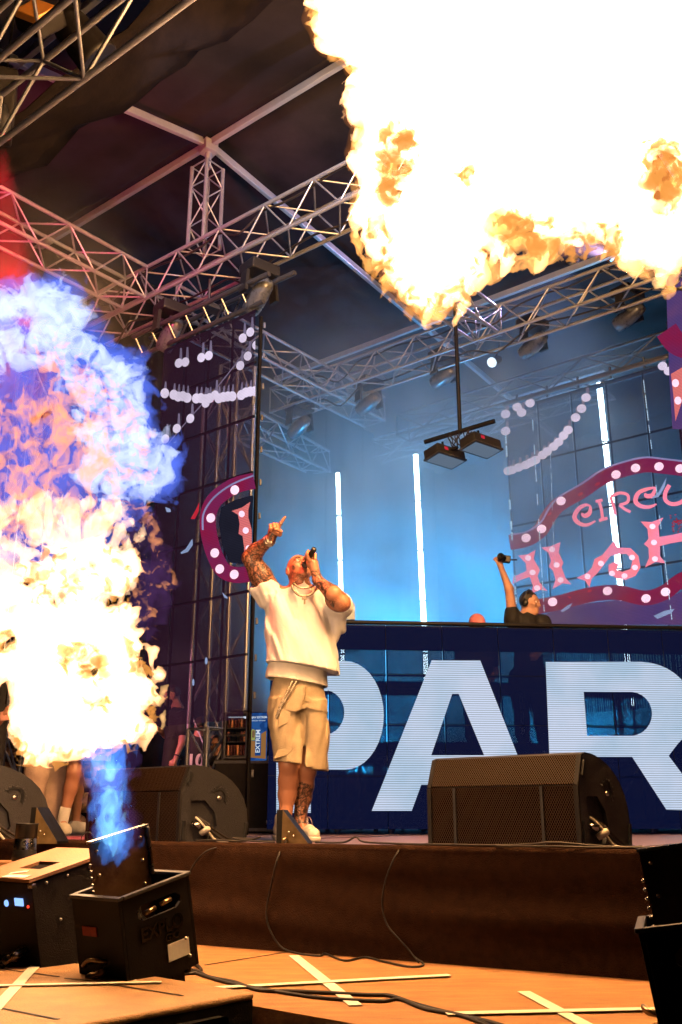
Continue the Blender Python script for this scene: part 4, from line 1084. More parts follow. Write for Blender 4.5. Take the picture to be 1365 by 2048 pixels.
# ------------------------------------------------------------------ drinks fridge on a black case
FY = 9.6
f0 = at(447, 1518, FY); zb = f0.z
wE = Vector((cos(rad(-8)), sin(rad(-8)), 0))
fx = 0.36; fzh = at(447, 1425, FY).z - zb
case = thing('flight_case', 'black flight case standing under the drinks fridge', 'flight case', (f0.x, f0.y, 0))
Mf = Matrix.Rotation(rad(-8), 3, 'Z')
MB().box(Vector((f0.x, f0.y, zb / 2)) + Mf @ Vector((0.22, 0.25, 0)), (0.62, 0.5, zb - 0.01), Mf, 0.01).build('body', 'black_paint', case)
for z in (0.03, zb - 0.03):
    MB().box(Vector((f0.x, f0.y, z)) + Mf @ Vector((0.22, -0.004, 0)), (0.62, 0.012, 0.03), Mf).build('edge_profile', 'alu_dark', case)
fr_ = thing('drinks_fridge', 'small black fridge with lit shelves and a blue advert on its side', 'fridge', (f0.x, f0.y, zb), local=True, rot=Mf)
pbr('fridge_black', (0.012, 0.012, 0.014), 0.3, 0, 0.2)
glow('fridge_light', (0.75, 0.85, 1.0), 0.8, False)
pbr('can_dark', (0.10, 0.03, 0.03), 0.3, 0.6, 0.4, 60); pbr('can_amber', (0.55, 0.22, 0.10), 0.3, 0.3, 0.3, 60)
fh = fzh
MB().box((0.0, 0.24, fh / 2), (0.03, 0.46, fh), None, 0.004).box((0.215, 0.45, fh / 2), (0.40, 0.03, fh)).box((0.215, 0.24, 0.015), (0.40, 0.46, 0.03)).box((0.215, 0.24, fh - 0.02), (0.43, 0.48, 0.04), None, 0.005).build('cabinet', 'fridge_black', fr_)
dr = MB().box((0.115, 0.0, fh / 2), (0.22, 0.012, 0.02)).build('door_bar', 'fridge_black', fr_)
for (c, s) in (((0.008, 0.0, fh / 2), (0.018, 0.03, fh)), ((0.225, 0.0, fh / 2), (0.018, 0.03, fh)), ((0.115, 0.0, fh - 0.01), (0.20, 0.03, 0.018)), ((0.115, 0.0, 0.01), (0.20, 0.03, 0.018))):
    MB().box(c, s, None, 0.003).build('door_frame', 'alu_dark', fr_)
MB().box((0.20, 0.03, fh - 0.05), (0.012, 0.02, 0.02)).box((0.11, 0.05, fh - 0.045), (0.17, 0.02, 0.008)).build('shelf_light', 'fridge_light', fr_)
for si, z in enumerate((0.03, fh * 0.36, fh * 0.66)):
    MB().box((0.115, 0.2, z), (0.20, 0.36, 0.006)).build('shelf', 'alu_dark', fr_)
    for k in range(6):
        if (si == 1 and k in (1, 2, 3)): continue
        MB().lathe([(0, 0), (0.013, 0), (0.014, 0.01), (0.014, 0.09), (0.010, 0.10), (0, 0.10)], (0.03 + 0.032 * k, 0.06, z + 0.005), ZUP, 10).build('can', 'can_amber' if (k + si) % 3 == 0 else 'can_dark', fr_)
# the advert board on its side
def advert_mat():
    m, nt, out = _nt('advert_blue')
    N = nt.nodes.new; L = nt.links.new
    tc = N('ShaderNodeTexCoord'); no = N('ShaderNodeTexNoise'); no.inputs['Scale'].default_value = 16; L(tc.outputs['Object'], no.inputs['Vector'])
    cr = N('ShaderNodeValToRGB'); cr.color_ramp.elements[0].position = 0.46; cr.color_ramp.elements[1].position = 0.54
    cr.color_ramp.elements[0].color = (0.01, 0.05, 0.20, 1); cr.color_ramp.elements[1].color = (0.02, 0.09, 0.30, 1)
    L(no.outputs[0], cr.inputs[0]); e = N('ShaderNodeEmission'); L(cr.outputs[0], e.inputs[0]); e.inputs[1].default_value = 0.9
    L(e.outputs[0], out.inputs['Surface']); m.cycles.emission_sampling = 'NONE'
advert_mat()
glow('advert_white', (0.75, 0.85, 0.95), 0.8, False); glow('advert_tan', (0.45, 0.20, 0.06), 0.6, False); glow('advert_lime', (0.42, 0.46, 0.12), 0.7, False); glow('advert_edge', (0.25, 0.55, 0.75), 0.8, False)
aw = 0.19; ah = fh * 1.02
ab = MB().box((0.24 + aw / 2, -0.01, ah / 2 - 0.02), (aw, 0.03, ah), None, 0.004).build('advert_board', 'advert_blue', fr_)
ax0 = 0.24; az0 = -0.02
MB().box((ax0 + 0.006, -0.028, ah / 2 - 0.02), (0.012, 0.006, ah)).build('advert_trim', 'advert_edge', ab)
MB().prism([(ax0 + 0.02, -0.027, az0 + 0.03), (ax0 + aw - 0.004, -0.027, az0 + 0.015), (ax0 + aw - 0.004, -0.027, az0 + ah * 0.62), (ax0 + aw * 0.7, -0.027, az0 + ah * 0.55), (ax0 + aw * 0.45, -0.027, az0 + ah * 0.40), (ax0 + 0.02, -0.027, az0 + ah * 0.42)], (0, 0.001, 0)).build('advert_print', 'advert_tan', ab)
MB().prism([(ax0 + 0.02, -0.029, az0 + ah * 0.42), (ax0 + aw * 0.4, -0.029, az0 + ah * 0.42), (ax0 + aw * 0.45, -0.029, az0 + ah * 0.62), (ax0 + aw * 0.25, -0.029, az0 + ah * 0.66), (ax0 + 0.02, -0.029, az0 + ah * 0.55)], (0, 0.001, 0)).build('advert_print', 'advert_lime', ab)
MB().prism([(ax0 + aw * 0.42, -0.031, az0 + ah * 0.10), (ax0 + aw * 0.72, -0.031, az0 + ah * 0.10), (ax0 + aw * 0.72, -0.031, az0 + ah * 0.70), (ax0 + aw * 0.66, -0.031, az0 + ah * 0.75), (ax0 + aw * 0.48, -0.031, az0 + ah * 0.75), (ax0 + aw * 0.42, -0.031, az0 + ah * 0.70)], (0, 0.001, 0)).build('advert_can', 'advert_blue', ab)
FRONT = Matrix(((1, 0, 0), (0, 0, -1), (0, 1, 0)))
letters('EXTREM', 0.060, FRONT @ Matrix.Rotation(rad(90), 3, 'Z'), (ax0 + aw * 0.57, -0.033, az0 + ah * 0.40), 'advert_white', ab, bold=0.001)
letters('OBJAV EXTREM', 0.027, FRONT, (ax0 + aw * 0.52, -0.031, az0 + ah * 0.90), 'advert_white', ab, bold=0.0006)
letters('VÝNIMOČNÝ NETWORK', 0.014, FRONT, (ax0 + aw * 0.52, -0.031, az0 + ah * 0.83), 'advert_white', ab)
pb = thing('plate_with_bottle', 'glass plate with small bottle on top of the drinks fridge', 'plate', (f0.x + 0.14, f0.y, zb + fh), local=True)
pbr('glassy', (0.5, 0.5, 0.52), 0.15, 0.2, 0.1)
MB().lathe([(0, 0), (0.06, 0), (0.10, 0.02), (0.11, 0.022), (0.10, 0.026), (0, 0.008)], (0, 0.1, 0.002), ZUP, 20).build('plate', 'glassy', pb)
MB().lathe([(0, 0), (0.014, 0), (0.014, 0.06), (0.007, 0.075), (0.007, 0.09), (0, 0.09)], (0.04, 0.1, 0.012), ZUP, 12).build('bottle', 'glassy', pb)

# ------------------------------------------------------------------ rough stone wall far left behind the people
pbr('stone', (0.16, 0.10, 0.075), 0.85, 0, 0.4, 9, 0.6, 30)
sw_ = thing('stone_wall', 'low dry stone wall in the gloom at the left edge', 'wall', at(20, 1660, 9.6))
stones = []
rsn = random.Random(9)
for v_ in range(5):
    bm = bmesh.new(); bmesh.ops.create_icosphere(bm, subdivisions=2, radius=0.5)
    for vv in bm.verts: vv.co *= 1 + rsn.uniform(-0.14, 0.14)
    me = bpy.data.meshes.new('stone'); bm.to_mesh(me); bm.free(); me.materials.append(MATS['stone'])
    for p_ in me.polygons: p_.use_smooth = True
    stones.append(me)
W0 = at(-160, 1660, 10.2); W0.z = 0; W1_ = at(150, 1660, 9.6); W1_.z = 0
Lw = (W1_ - W0).length; dw = (W1_ - W0).normalized()
z = 0.0
for row in range(7):
    x = rsn.uniform(0, 0.1); hh = rsn.uniform(0.14, 0.19)
    while x < Lw:
        ww = rsn.uniform(0.18, 0.36)
        o = bpy.data.objects.new('stone', rsn.choice(stones)); col.objects.link(o); adopt(o, sw_)
        o.matrix_basis = Matrix.Translation(W0 + dw * (x + ww / 2) + ZUP * (z + hh / 2) + V * rsn.uniform(-0.02, 0.02)) @ Matrix.Rotation(math.atan2(dw.y, dw.x) + rsn.uniform(-.1, .1), 4, 'Z') @ Matrix.Diagonal((ww * 1.08, 0.30, hh * 1.12, 1))
        x += ww
    z += hh
# ------------------------------------------------------------------ field tools: noise on a lattice, surface nets
_rs = np.random.RandomState(11)
_LAT = (_rs.rand(64, 64, 64).astype(np.float32) * 2 - 1).ravel()
def vnoise(x, y, z):
    xi = np.floor(x); yi = np.floor(y); zi = np.floor(z)
    u = x - xi; v = y - yi; w = z - zi
    u = u * u * (3 - 2 * u); v = v * v * (3 - 2 * v); w = w * w * (3 - 2 * w)
    xi = xi.astype(np.int64) & 63; yi = yi.astype(np.int64) & 63; zi = zi.astype(np.int64) & 63
    x1 = (xi + 1) & 63; y1 = (yi + 1) & 63; z1 = (zi + 1) & 63
    xi = xi << 12; x1 = x1 << 12; yi = yi << 6; y1 = y1 << 6
    T = _LAT
    a = T[xi + yi + zi] * (1 - u) + T[x1 + yi + zi] * u
    b = T[xi + y1 + zi] * (1 - u) + T[x1 + y1 + zi] * u
    c = T[xi + yi + z1] * (1 - u) + T[x1 + yi + z1] * u
    d = T[xi + y1 + z1] * (1 - u) + T[x1 + y1 + z1] * u
    return (a * (1 - v) + b * v) * (1 - w) + (c * (1 - v) + d * v) * w
def fbm(x, y, z, octs=4, gain=0.5, lac=2.03):
    s = 0; a = 1.0; t = 0
    for o in range(octs):
        s = s + a * vnoise(x + 13.7 * o, y + 5.1 * o, z + 9.3 * o); t += a
        a *= gain; x = x * lac; y = y * lac; z = z * lac
    return s / t
def surface_nets(val, org, h):
    """Quads around the zero level of val (negative inside)."""
    ins = val < 0
    nx, ny, nz = val.shape
    c = np.zeros((nx - 1, ny - 1, nz - 1), np.int8)
    for i in (0, 1):
        for j in (0, 1):
            for k in (0, 1):
                c += ins[i:nx - 1 + i, j:ny - 1 + j, k:nz - 1 + k]
    act = (c > 0) & (c < 8)
    I, J, K = np.nonzero(act)
    n = len(I)
    idx = np.full(act.shape, -1, np.int32); idx[I, J, K] = np.arange(n)
    pos = np.zeros((n, 3), np.float32); cnt = np.zeros(n, np.float32)
    for ax in range(3):
        for p in (0, 1):
            for q in (0, 1):
                o0 = [0, 0, 0]; o1 = [0, 0, 0]
                oth = [x for x in range(3) if x != ax]
                o0[oth[0]] = p; o0[oth[1]] = q; o1[oth[0]] = p; o1[oth[1]] = q; o1[ax] = 1
                a = val[I + o0[0], J + o0[1], K + o0[2]]; b = val[I + o1[0], J + o1[1], K + o1[2]]
                m = (a < 0) != (b < 0)
                t = np.where(m, a / np.where(m, a - b, 1), 0)
                P = np.zeros((n, 3), np.float32); P[:, 0] = o0[0]; P[:, 1] = o0[1]; P[:, 2] = o0[2]
                P[:, ax] += t
                pos += P * m[:, None]; cnt += m
    pos /= np.maximum(cnt, 1)[:, None]
    verts = (np.stack([I, J, K], 1) + pos) * h + np.asarray(org, np.float32)
    quads = []
    for ax in range(3):
        sl0 = [slice(1, -1)] * 3; sl1 = [slice(1, -1)] * 3
        sl0[ax] = slice(0, -1); sl1[ax] = slice(1, None)
        a = ins[tuple(sl0)]; b = ins[tuple(sl1)]
        E = np.nonzero(a != b)
        base = [E[0] + (0 if ax == 0 else 1), E[1] + (0 if ax == 1 else 1), E[2] + (0 if ax == 2 else 1)]
        o1, o2 = [(1, 2), (2, 0), (0, 1)][ax]
        def cell(d1, d2):
            g = [base[0].copy(), base[1].copy(), base[2].copy()]
            g[o1] = g[o1] - d1; g[o2] = g[o2] - d2
            return idx[g[0], g[1], g[2]]
        Q = np.stack([cell(1, 1), cell(0, 1), cell(0, 0), cell(1, 0)], 1)
        fl = ~a[E]
        Q[fl] = Q[fl][:, ::-1]
        quads.append(Q)
    return verts, np.concatenate(quads)
def np_mesh(name, verts, quads, mat, smooth=True):
    me = bpy.data.meshes.new(name)
    me.vertices.add(len(verts)); me.vertices.foreach_set('co', np.ascontiguousarray(verts, np.float32).ravel())
    me.loops.add(len(quads) * 4); me.loops.foreach_set('vertex_index', np.ascontiguousarray(quads, np.int32).ravel())
    me.polygons.add(len(quads)); me.polygons.foreach_set('loop_start', np.arange(0, len(quads) * 4, 4, dtype=np.int32))
    me.polygons.foreach_set('loop_total', np.full(len(quads), 4, np.int32))
    me.polygons.foreach_set('use_smooth', np.full(len(quads), smooth))
    me.update(calc_edges=True); me.validate()
    if mat: me.materials.append(MATS[mat])
    return me
def poly_dist(px, pz, X, Z):
    """Signed distance to a polygon, positive inside."""
    d = np.full(X.shape, 1e9, np.float32); ins = np.zeros(X.shape, bool)
    n = len(px)
    for i in range(n):
        ax, az, bx, bz = px[i], pz[i], px[(i + 1) % n], pz[(i + 1) % n]
        ex, ez = bx - ax, bz - az
        t = np.clip(((X - ax) * ex + (Z - az) * ez) / (ex * ex + ez * ez + 1e-12), 0, 1)
        d = np.minimum(d, (X - ax - t * ex) ** 2 + (Z - az - t * ez) ** 2)
        cr = ((az > Z) != (bz > Z)) & (X < (bx - ax) * (Z - az) / (bz - az + 1e-12) + ax)
        ins ^= cr
    d = np.sqrt(d)
    return np.where(ins, d, -d)
def flame(name, outline, Y, mat, parent, cell, tmax, amp, freq, seed, holes=(), stretch=1.0, octs=4, warp=0.5, bias=0.0, lean=0.0, k=None, gain=0.58, dcap=None):
    """A body of burning gas: an outline inflated to a rounded volume whose surface is torn by turbulence."""
    P = [at(x, y, Y) for x, y in outline]
    xs = np.array([p.x for p in P]); zs = np.array([p.z for p in P])
    pad = amp * 1.3 + 0.03
    gx = np.arange(xs.min() - pad, xs.max() + pad, cell, dtype=np.float32); gz = np.arange(zs.min() - pad, zs.max() + pad, cell, dtype=np.float32)
    gy = np.arange(-tmax - pad, tmax + pad, cell, dtype=np.float32)
    X2, Z2 = np.meshgrid(gx, gz, indexing='ij')
    D = poly_dist(xs, zs, X2, Z2)
    for (hx, hy, hr) in holes:
        c = at(hx, hy, Y); r = hr / FPX * Y
        D = np.minimum(D, np.sqrt((X2 - c.x) ** 2 + (Z2 - c.z) ** 2) - r * 1.45)
    if dcap: D = np.minimum(D, dcap)
    Dm = max(D.max(), 0.05)
    kk = k or tmax * tmax / min(Dm, tmax * 1.2)
    G = D[:, None, :] - (gy ** 2 / kk)[None, :, None]
    near = np.abs(G) < amp * 1.25
    I = np.nonzero(near)
    s = seed * 7.31
    x = gx[I[0]] * freq + s; y = gy[I[1]] * freq + s * 1.7; z = gz[I[2]] * freq / stretch + s * 0.6
    if warp > 0:
        wx = vnoise(x * 0.8, y * 0.8, z * 0.8 + 31); wz = vnoise(x * 0.8 + 17, y * 0.8, z * 0.8)
        x = x + warp * wx; z = z + warp * wz; y = y + warp * 0.7 * (wx - wz)
    N = fbm(x, y, z, octs, gain)
    G[I] += amp * (2.0 * N + bias)
    G[:1] = -1; G[-1:] = -1; G[:, :1] = -1; G[:, -1:] = -1; G[:, :, :1] = -1; G[:, :, -1:] = -1
    v, q = surface_nets(-G, (gx[0], gy[0] + Y, gz[0]), cell)
    if lean: v[:, 1] += lean * (v[:, 2] - zs.min())
    return link(name, np_mesh(name, v, q, mat), parent)

fire('fire_white', (1.0, 0.52, 0.17), 32.0)
fire('fire_tongue', (1.0, 0.55, 0.20), 40.0)
fire('fire_fringe', (1.0, 0.42, 0.10), 32.0, 8.0)
fire('fire_streak', (1.0, 0.60, 0.34), 45.0, 12.0)
fire('fire_sheet', (1.0, 0.50, 0.22), 60.0)
fire('fire_blue', (0.11, 0.20, 1.0), 8.0, 7.0)
fire('fire_pale', (0.60, 0.70, 1.0), 22.0, 12.0)
fire('fire_violet', (0.36, 0.14, 0.60), 1.3, 3.0)
fire('fire_amber', (1.0, 0.36, 0.13), 26.0, 14.0)
fire('fire_crimson', (0.42, 0.04, 0.22), 2.2, 5.0)
fire('fire_jet', (0.05, 0.27, 1.0), 8.0)
fire('fire_cyan', (0.25, 0.70, 1.0), 11.0)

def flame_light(name, loc, energy, color, size, parent):
    ld = bpy.data.lights.new(name, 'POINT'); ld.energy = energy; ld.color = color; ld.shadow_soft_size = size
    o = bpy.data.objects.new(name, ld); col.objects.link(o); adopt(o, parent); o.location = loc
    return o
# ---- fire ball at the upper right, over the right flame projector
YF = 4.3
fb = thing('fire_ball', 'huge white-hot fire ball filling the upper right of the picture', 'fire ball', at(1330, 1730, 3.0))
big = [(600, -160), (622, 0), (632, 45), (640, 86), (690, 108), (722, 150), (708, 205), (728, 250), (718, 285), (704, 310), (716, 350), (738, 372), (735, 440), (758, 520), (770, 560), (812, 585), (860, 600), (905, 585), (940, 545), (990, 520), (1012, 480), (1030, 455), (1075, 470), (1130, 480), (1190, 470), (1240, 495), (1290, 510), (1325, 535), (1350, 520), (1420, 480), (1520, 420), (1560, 200), (1540, -80), (1300, -260), (800, -260)]
core = [(640, -160), (645, 0), (655, 60), (705, 95), (745, 150), (735, 220), (750, 255), (830, 240), (850, 330), (820, 400), (800, 440), (790, 500), (815, 550), (860, 570), (900, 545), (950, 480), (985, 430), (1040, 405), (1110, 425), (1180, 420), (1240, 430), (1280, 400), (1285, 320), (1310, 270), (1400, 250), (1560, 200), (1540, -80), (1300, -260), (800, -260)]
flame('fire_body', core, YF, 'fire_white', fb, 0.0095, 0.50, 0.075, 7.0, 1, octs=4, warp=0.7, holes=[(800, 285, 16), (795, 335, 14), (925, 347, 9), (1330, 320, 16)])
flame('fire_sheet', big, YF + 0.02, 'fire_sheet', fb, 0.0078, 0.11, 0.085, 8.5, 2, holes=[(800, 285, 26), (795, 335, 26), (780, 370, 22), (815, 250, 12), (925, 347, 12), (1012, 440, 30), (1050, 455, 18), (1330, 320, 26), (1345, 365, 36), (1325, 400, 26), (1225, 455, 20), (960, 500, 12), (1150, 455, 10), (760, 470, 10)], octs=5, warp=0.9, bias=0.30, k=0.07, dcap=0.085)
rt = random.Random(4)
tongues = [[(700, 430), (716, 390), (728, 392), (724, 440), (722, 478), (706, 476)], [(742, 520), (752, 490), (764, 500), (760, 540), (748, 545)], [(838, 640), (848, 600), (870, 590), (872, 620), (852, 655)],
           [(905, 660), (912, 610), (930, 585), (946, 588), (930, 625)], [(1066, 548), (1075, 510), (1100, 480), (1114, 490), (1090, 540)], [(1230, 530), (1245, 490), (1280, 500), (1288, 545), (1270, 552)],
           [(1310, 575), (1318, 520), (1345, 505), (1358, 530), (1330, 582)], [(930, 560), (950, 520), (975, 512), (985, 560), (960, 582)], [(800, 600), (812, 565), (850, 570), (830, 612)]]
for i, tg in enumerate(tongues):
    flame('fire_tongue', tg, YF - 0.1 + 0.08 * (i % 3), 'fire_tongue', fb, 0.006, 0.035, 0.018, 22, 3 + i, octs=3, stretch=1.6)
low_band = [(690, 330), (740, 300), (800, 240), (850, 300), (930, 330), (1000, 400), (1100, 420), (1240, 400), (1290, 290), (1370, 280), (1400, 560), (1330, 590), (1270, 540), (1200, 510), (1110, 515), (1050, 540), (980, 570), (920, 630), (850, 640), (790, 610), (745, 540), (705, 480), (715, 400)]
flame('fire_fringe', low_band, YF - 0.25, 'fire_fringe', fb, 0.0075, 0.16, 0.075, 15.0, 31, octs=4, warp=1.0, bias=-0.35, k=0.05, dcap=0.02)
flame('fire_fringe', [(610, -60), (640, -40), (650, 60), (700, 90), (740, 140), (735, 220), (740, 290), (722, 330), (700, 300), (715, 250), (700, 200), (708, 160), (685, 122), (632, 95), (622, 30)], YF - 0.1, 'fire_fringe', fb, 0.0075, 0.10, 0.05, 17.0, 33, octs=4, warp=1.0, bias=-0.2, k=0.05, dcap=0.02)
glow_line = [(585, -160), (605, 0), (615, 60), (625, 102), (680, 128), (700, 160), (690, 210), (705, 255), (690, 310), (698, 365), (715, 380), (715, 450), (740, 530), (755, 575), (805, 606), (862, 622), (915, 605), (955, 562), (1000, 540), (1040, 500), (1130, 505), (1190, 500), (1240, 520), (1290, 535), (1325, 562), (1360, 545), (1440, 500), (1560, 440), (1600, 200), (1560, -100), (1300, -280), (800, -280)]
fire('fire_glow', (1.0, 0.30, 0.05), 1.1)
flame('glow_halo', glow_line, YF + 0.1, 'fire_glow', fb, 0.014, 0.22, 0.03, 5.0, 61, octs=3, k=0.16)  # thin emitting layer that paints the orange glow around the fire
fire('fire_curl', (1.0, 0.38, 0.075), 58.0, 60.0)
for i_, (pl_, bs_) in enumerate((([(760, 260), (800, 235), (835, 250), (830, 330), (800, 400), (765, 400), (750, 330)], -0.20), ([(985, 450), (1020, 415), (1090, 430), (1150, 455), (1240, 440), (1265, 500), (1180, 520), (1090, 520), (1010, 520)], -0.42), ([(1285, 290), (1330, 275), (1385, 300), (1385, 420), (1320, 430), (1290, 370)], -0.20), ([(735, 420), (770, 430), (790, 540), (850, 590), (930, 560), (960, 500), (985, 520), (940, 600), (850, 650), (770, 600), (730, 500)], -0.45), ([(910, 325), (945, 335), (940, 370), (915, 360)], -0.1))):
    flame('fire_curl', pl_, YF - 0.50, 'fire_curl', fb, 0.0062, 0.05, 0.045, 24.0, 71 + i_, octs=4, warp=1.3, bias=bs_, k=0.03, dcap=0.010)
flame_light('fire_ball_light', at(1000, 440, 3.72), 335, (1.0, 0.52, 0.21), 1.05, fb)

# ---- fire ball at the left, blowing up from the open flame projector
YL = 3.85
fl = thing('fire_plume', 'tall plume of fire at left, white below and blue violet above', 'fire plume', at(228, 1725, 3.6))
white = [(-60, 1220), (-20, 1180), (40, 1140), (90, 1120), (150, 1085), (215, 1095), (250, 1120), (272, 1150), (254, 1185), (268, 1225), (260, 1255), (286, 1310), (284, 1345), (308, 1358), (304, 1385), (294, 1420), (290, 1455), (266, 1486), (215, 1490), (165, 1494), (130, 1510), (85, 1518), (45, 1496), (36, 1455), (42, 1400), (30, 1370), (-10, 1355), (-80, 1350), (-100, 1250)]
wcore = [(-60, 1290), (20, 1270), (70, 1225), (140, 1220), (200, 1230), (240, 1260), (252, 1300), (262, 1345), (275, 1375), (270, 1420), (262, 1455), (215, 1470), (165, 1475), (90, 1490), (62, 1470), (58, 1420), (60, 1370), (30, 1345), (-60, 1335)]
holesL = [(172, 1312, 17), (150, 1302, 9), (130, 1318, 10), (184, 1345, 13), (170, 1340, 9), (205, 1405, 9), (180, 1408, 8), (12, 1290, 16), (90, 1120, 18), (60, 1165, 14), (190, 1130, 14), (120, 1190, 10), (220, 1195, 10), (150, 1155, 10), (20, 1210, 12)]
flame('fire_body', wcore, YL, 'fire_white', fl, 0.0075, 0.26, 0.045, 12.0, 21, holes=holesL[:8], octs=4, warp=0.9)
flame('fire_sheet', white, YL + 0.02, 'fire_sheet', fl, 0.0062, 0.10, 0.060, 13.0, 22, holes=holesL, octs=5, warp=1.0, bias=0.25, k=0.07, dcap=0.05)
streak = [(-60, 1010), (60, 995), (160, 985), (240, 1015), (275, 1090), (290, 1150), (262, 1200), (180, 1210), (100, 1200), (-60, 1230)]
flame('fire_sheet', streak, YL - 0.06, 'fire_streak', fl, 0.0062, 0.09, 0.075, 17.0, 52, octs=5, warp=1.3, bias=-0.28, stretch=1.8, k=0.06, dcap=0.03)
plume = [(-60, 590), (0, 580), (50, 560), (115, 558), (160, 580), (172, 625), (178, 660), (230, 690), (258, 715), (285, 770), (310, 815), (305, 850), (330, 880), (362, 905), (358, 950), (330, 985), (300, 1000), (280, 1050), (230, 1110), (60, 1140), (-60, 1140)]
flame('blue_fire', plume, YL + 0.14, 'fire_blue', fl, 0.0070, 0.13, 0.10, 14.0, 5, octs=5, warp=1.1, gain=0.66, bias=-0.08, k=0.07, dcap=0.055)
rim = [(-60, 590), (0, 580), (50, 560), (115, 558), (160, 580), (172, 625), (178, 660), (230, 690), (258, 715), (285, 770), (310, 815), (305, 850), (330, 880), (362, 905), (358, 950), (330, 985), (300, 1000), (255, 990), (230, 900), (170, 830), (120, 740), (60, 700), (-60, 760)]
flame('blue_fire', rim, YL + 0.40, 'fire_blue', fl, 0.0078, 0.12, 0.10, 10.0, 55, octs=5, warp=1.0, gain=0.66, bias=0.10, k=0.07, dcap=0.055)
pale = [(-60, 600), (40, 580), (120, 570), (165, 630), (185, 680), (235, 705), (272, 750), (295, 810), (290, 880), (220, 890), (160, 860), (140, 790), (90, 720), (20, 740), (-60, 770)]
flame('pale_fire', pale, YL + 0.02, 'fire_pale', fl, 0.0066, 0.11, 0.10, 17.0, 6, octs=5, warp=1.2, bias=-0.10, gain=0.66, k=0.05, dcap=0.03)
flame('pale_fire', [(140, 850), (250, 880), (300, 860), (352, 905), (350, 955), (310, 985), (230, 1000), (160, 960)], YL + 0.0, 'fire_pale', fl, 0.0066, 0.09, 0.08, 20.0, 7, octs=5, warp=1.2, bias=-0.10, gain=0.66, k=0.05, dcap=0.03)
amber = [(-60, 800), (40, 790), (120, 800), (200, 870), (240, 950), (230, 1030), (120, 1060), (40, 1080), (-60, 1080)]
flame('amber_fire', amber, YL - 0.12, 'fire_amber', fl, 0.0060, 0.09, 0.09, 27.0, 8, octs=4, warp=1.3, bias=-0.30, stretch=1.4, k=0.05, dcap=0.02)
flame('amber_fire', [(60, 690), (110, 670), (150, 720), (210, 760), (290, 850), (310, 960), (200, 960), (110, 830)], YL - 0.10, 'fire_amber', fl, 0.0060, 0.08, 0.08, 32.0, 18, octs=3, warp=1.3, bias=-0.45, k=0.05, dcap=0.015)
flame('crimson_fire', [(30, 690), (110, 670), (140, 740), (120, 800), (200, 860), (240, 960), (200, 1060), (60, 1090), (-60, 1060), (-60, 800), (20, 760)], YL + 0.26, 'fire_crimson', fl, 0.0078, 0.16, 0.08, 11.0, 19, octs=4, warp=1.0, bias=0.0, k=0.08, dcap=0.05)
violet = [(150, 1010), (240, 985), (300, 1010), (330, 1080), (352, 1150), (345, 1210), (325, 1255), (290, 1280), (262, 1250), (265, 1150), (230, 1060)]
flame('violet_fire', violet, YL + 0.12, 'fire_violet', fl, 0.0078, 0.16, 0.055, 15.0, 9, octs=5, warp=1.0, gain=0.64, k=0.07, dcap=0.03)
flame('amber_fire', violet, YL + 0.08, 'fire_amber', fl, 0.0066, 0.12, 0.08, 30.0, 10, octs=4, warp=1.1, bias=-0.65, k=0.05, dcap=0.015)
jet = [(150, 1470), (270, 1470), (262, 1520), (252, 1570), (254, 1620), (264, 1660), (272, 1690), (262, 1716), (240, 1735), (215, 1736), (194, 1716), (186, 1670), (184, 1600), (172, 1540)]
flame('blue_jet', jet, 3.52, 'fire_jet', fl, 0.0048, 0.085, 0.045, 27.0, 12, octs=5, warp=1.2, stretch=1.8, bias=-0.20, gain=0.64)
flame('violet_wisp', [(150, 1480), (280, 1480), (275, 1560), (262, 1600), (285, 1660), (262, 1700), (190, 1700), (172, 1600)], 3.56, 'fire_violet', fl, 0.0055, 0.09, 0.05, 24.0, 14, octs=5, warp=1.2, stretch=1.6, bias=-0.2, gain=0.64)
flame('cyan_core', [(186, 1520), (245, 1520), (245, 1600), (256, 1660), (250, 1710), (215, 1725), (198, 1680), (192, 1600)], 3.50, 'fire_cyan', fl, 0.0048, 0.05, 0.045, 34.0, 13, octs=4, warp=1.3, stretch=1.7, bias=-0.40)
for i, tg in enumerate([[(308, 1400), (322, 1375), (340, 1365), (338, 1385), (318, 1412)], [(318, 1430), (330, 1418), (334, 1452), (322, 1462)], [(25, 1490), (40, 1470), (60, 1500), (45, 1520)]]):
    flame('fire_tongue', tg, YL, 'fire_tongue', fl, 0.005, 0.02, 0.012, 30, 40 + i, octs=3)
for i_, (pl_, bs_) in enumerate((([(120, 1295), (150, 1285), (205, 1290), (215, 1350), (195, 1375), (165, 1360), (125, 1335)], -0.15), ([(165, 1390), (225, 1390), (225, 1425), (165, 1420)], -0.3), ([(22, 1470), (60, 1480), (130, 1495), (230, 1480), (285, 1440), (300, 1380), (318, 1370), (308, 1450), (270, 1500), (130, 1530), (40, 1525)], -0.42), ([(-40, 1270), (20, 1265), (40, 1300), (0, 1315), (-40, 1310)], -0.2), ([(30, 1120), (120, 1090), (230, 1090), (270, 1150), (255, 1230), (160, 1220), (60, 1210)], -0.50), ([(240, 1240), (280, 1300), (310, 1350), (300, 1380), (262, 1340)], -0.35))):
    flame('fire_curl', pl_, YL - 0.30, 'fire_curl', fl, 0.0052, 0.04, 0.038, 32.0, 81 + i_, octs=4, warp=1.3, bias=bs_, k=0.03, dcap=0.008)
flame_light('fire_plume_light', at(150, 1330, YL + 0.62), 85, (1.0, 0.58, 0.28), 0.35, fl)
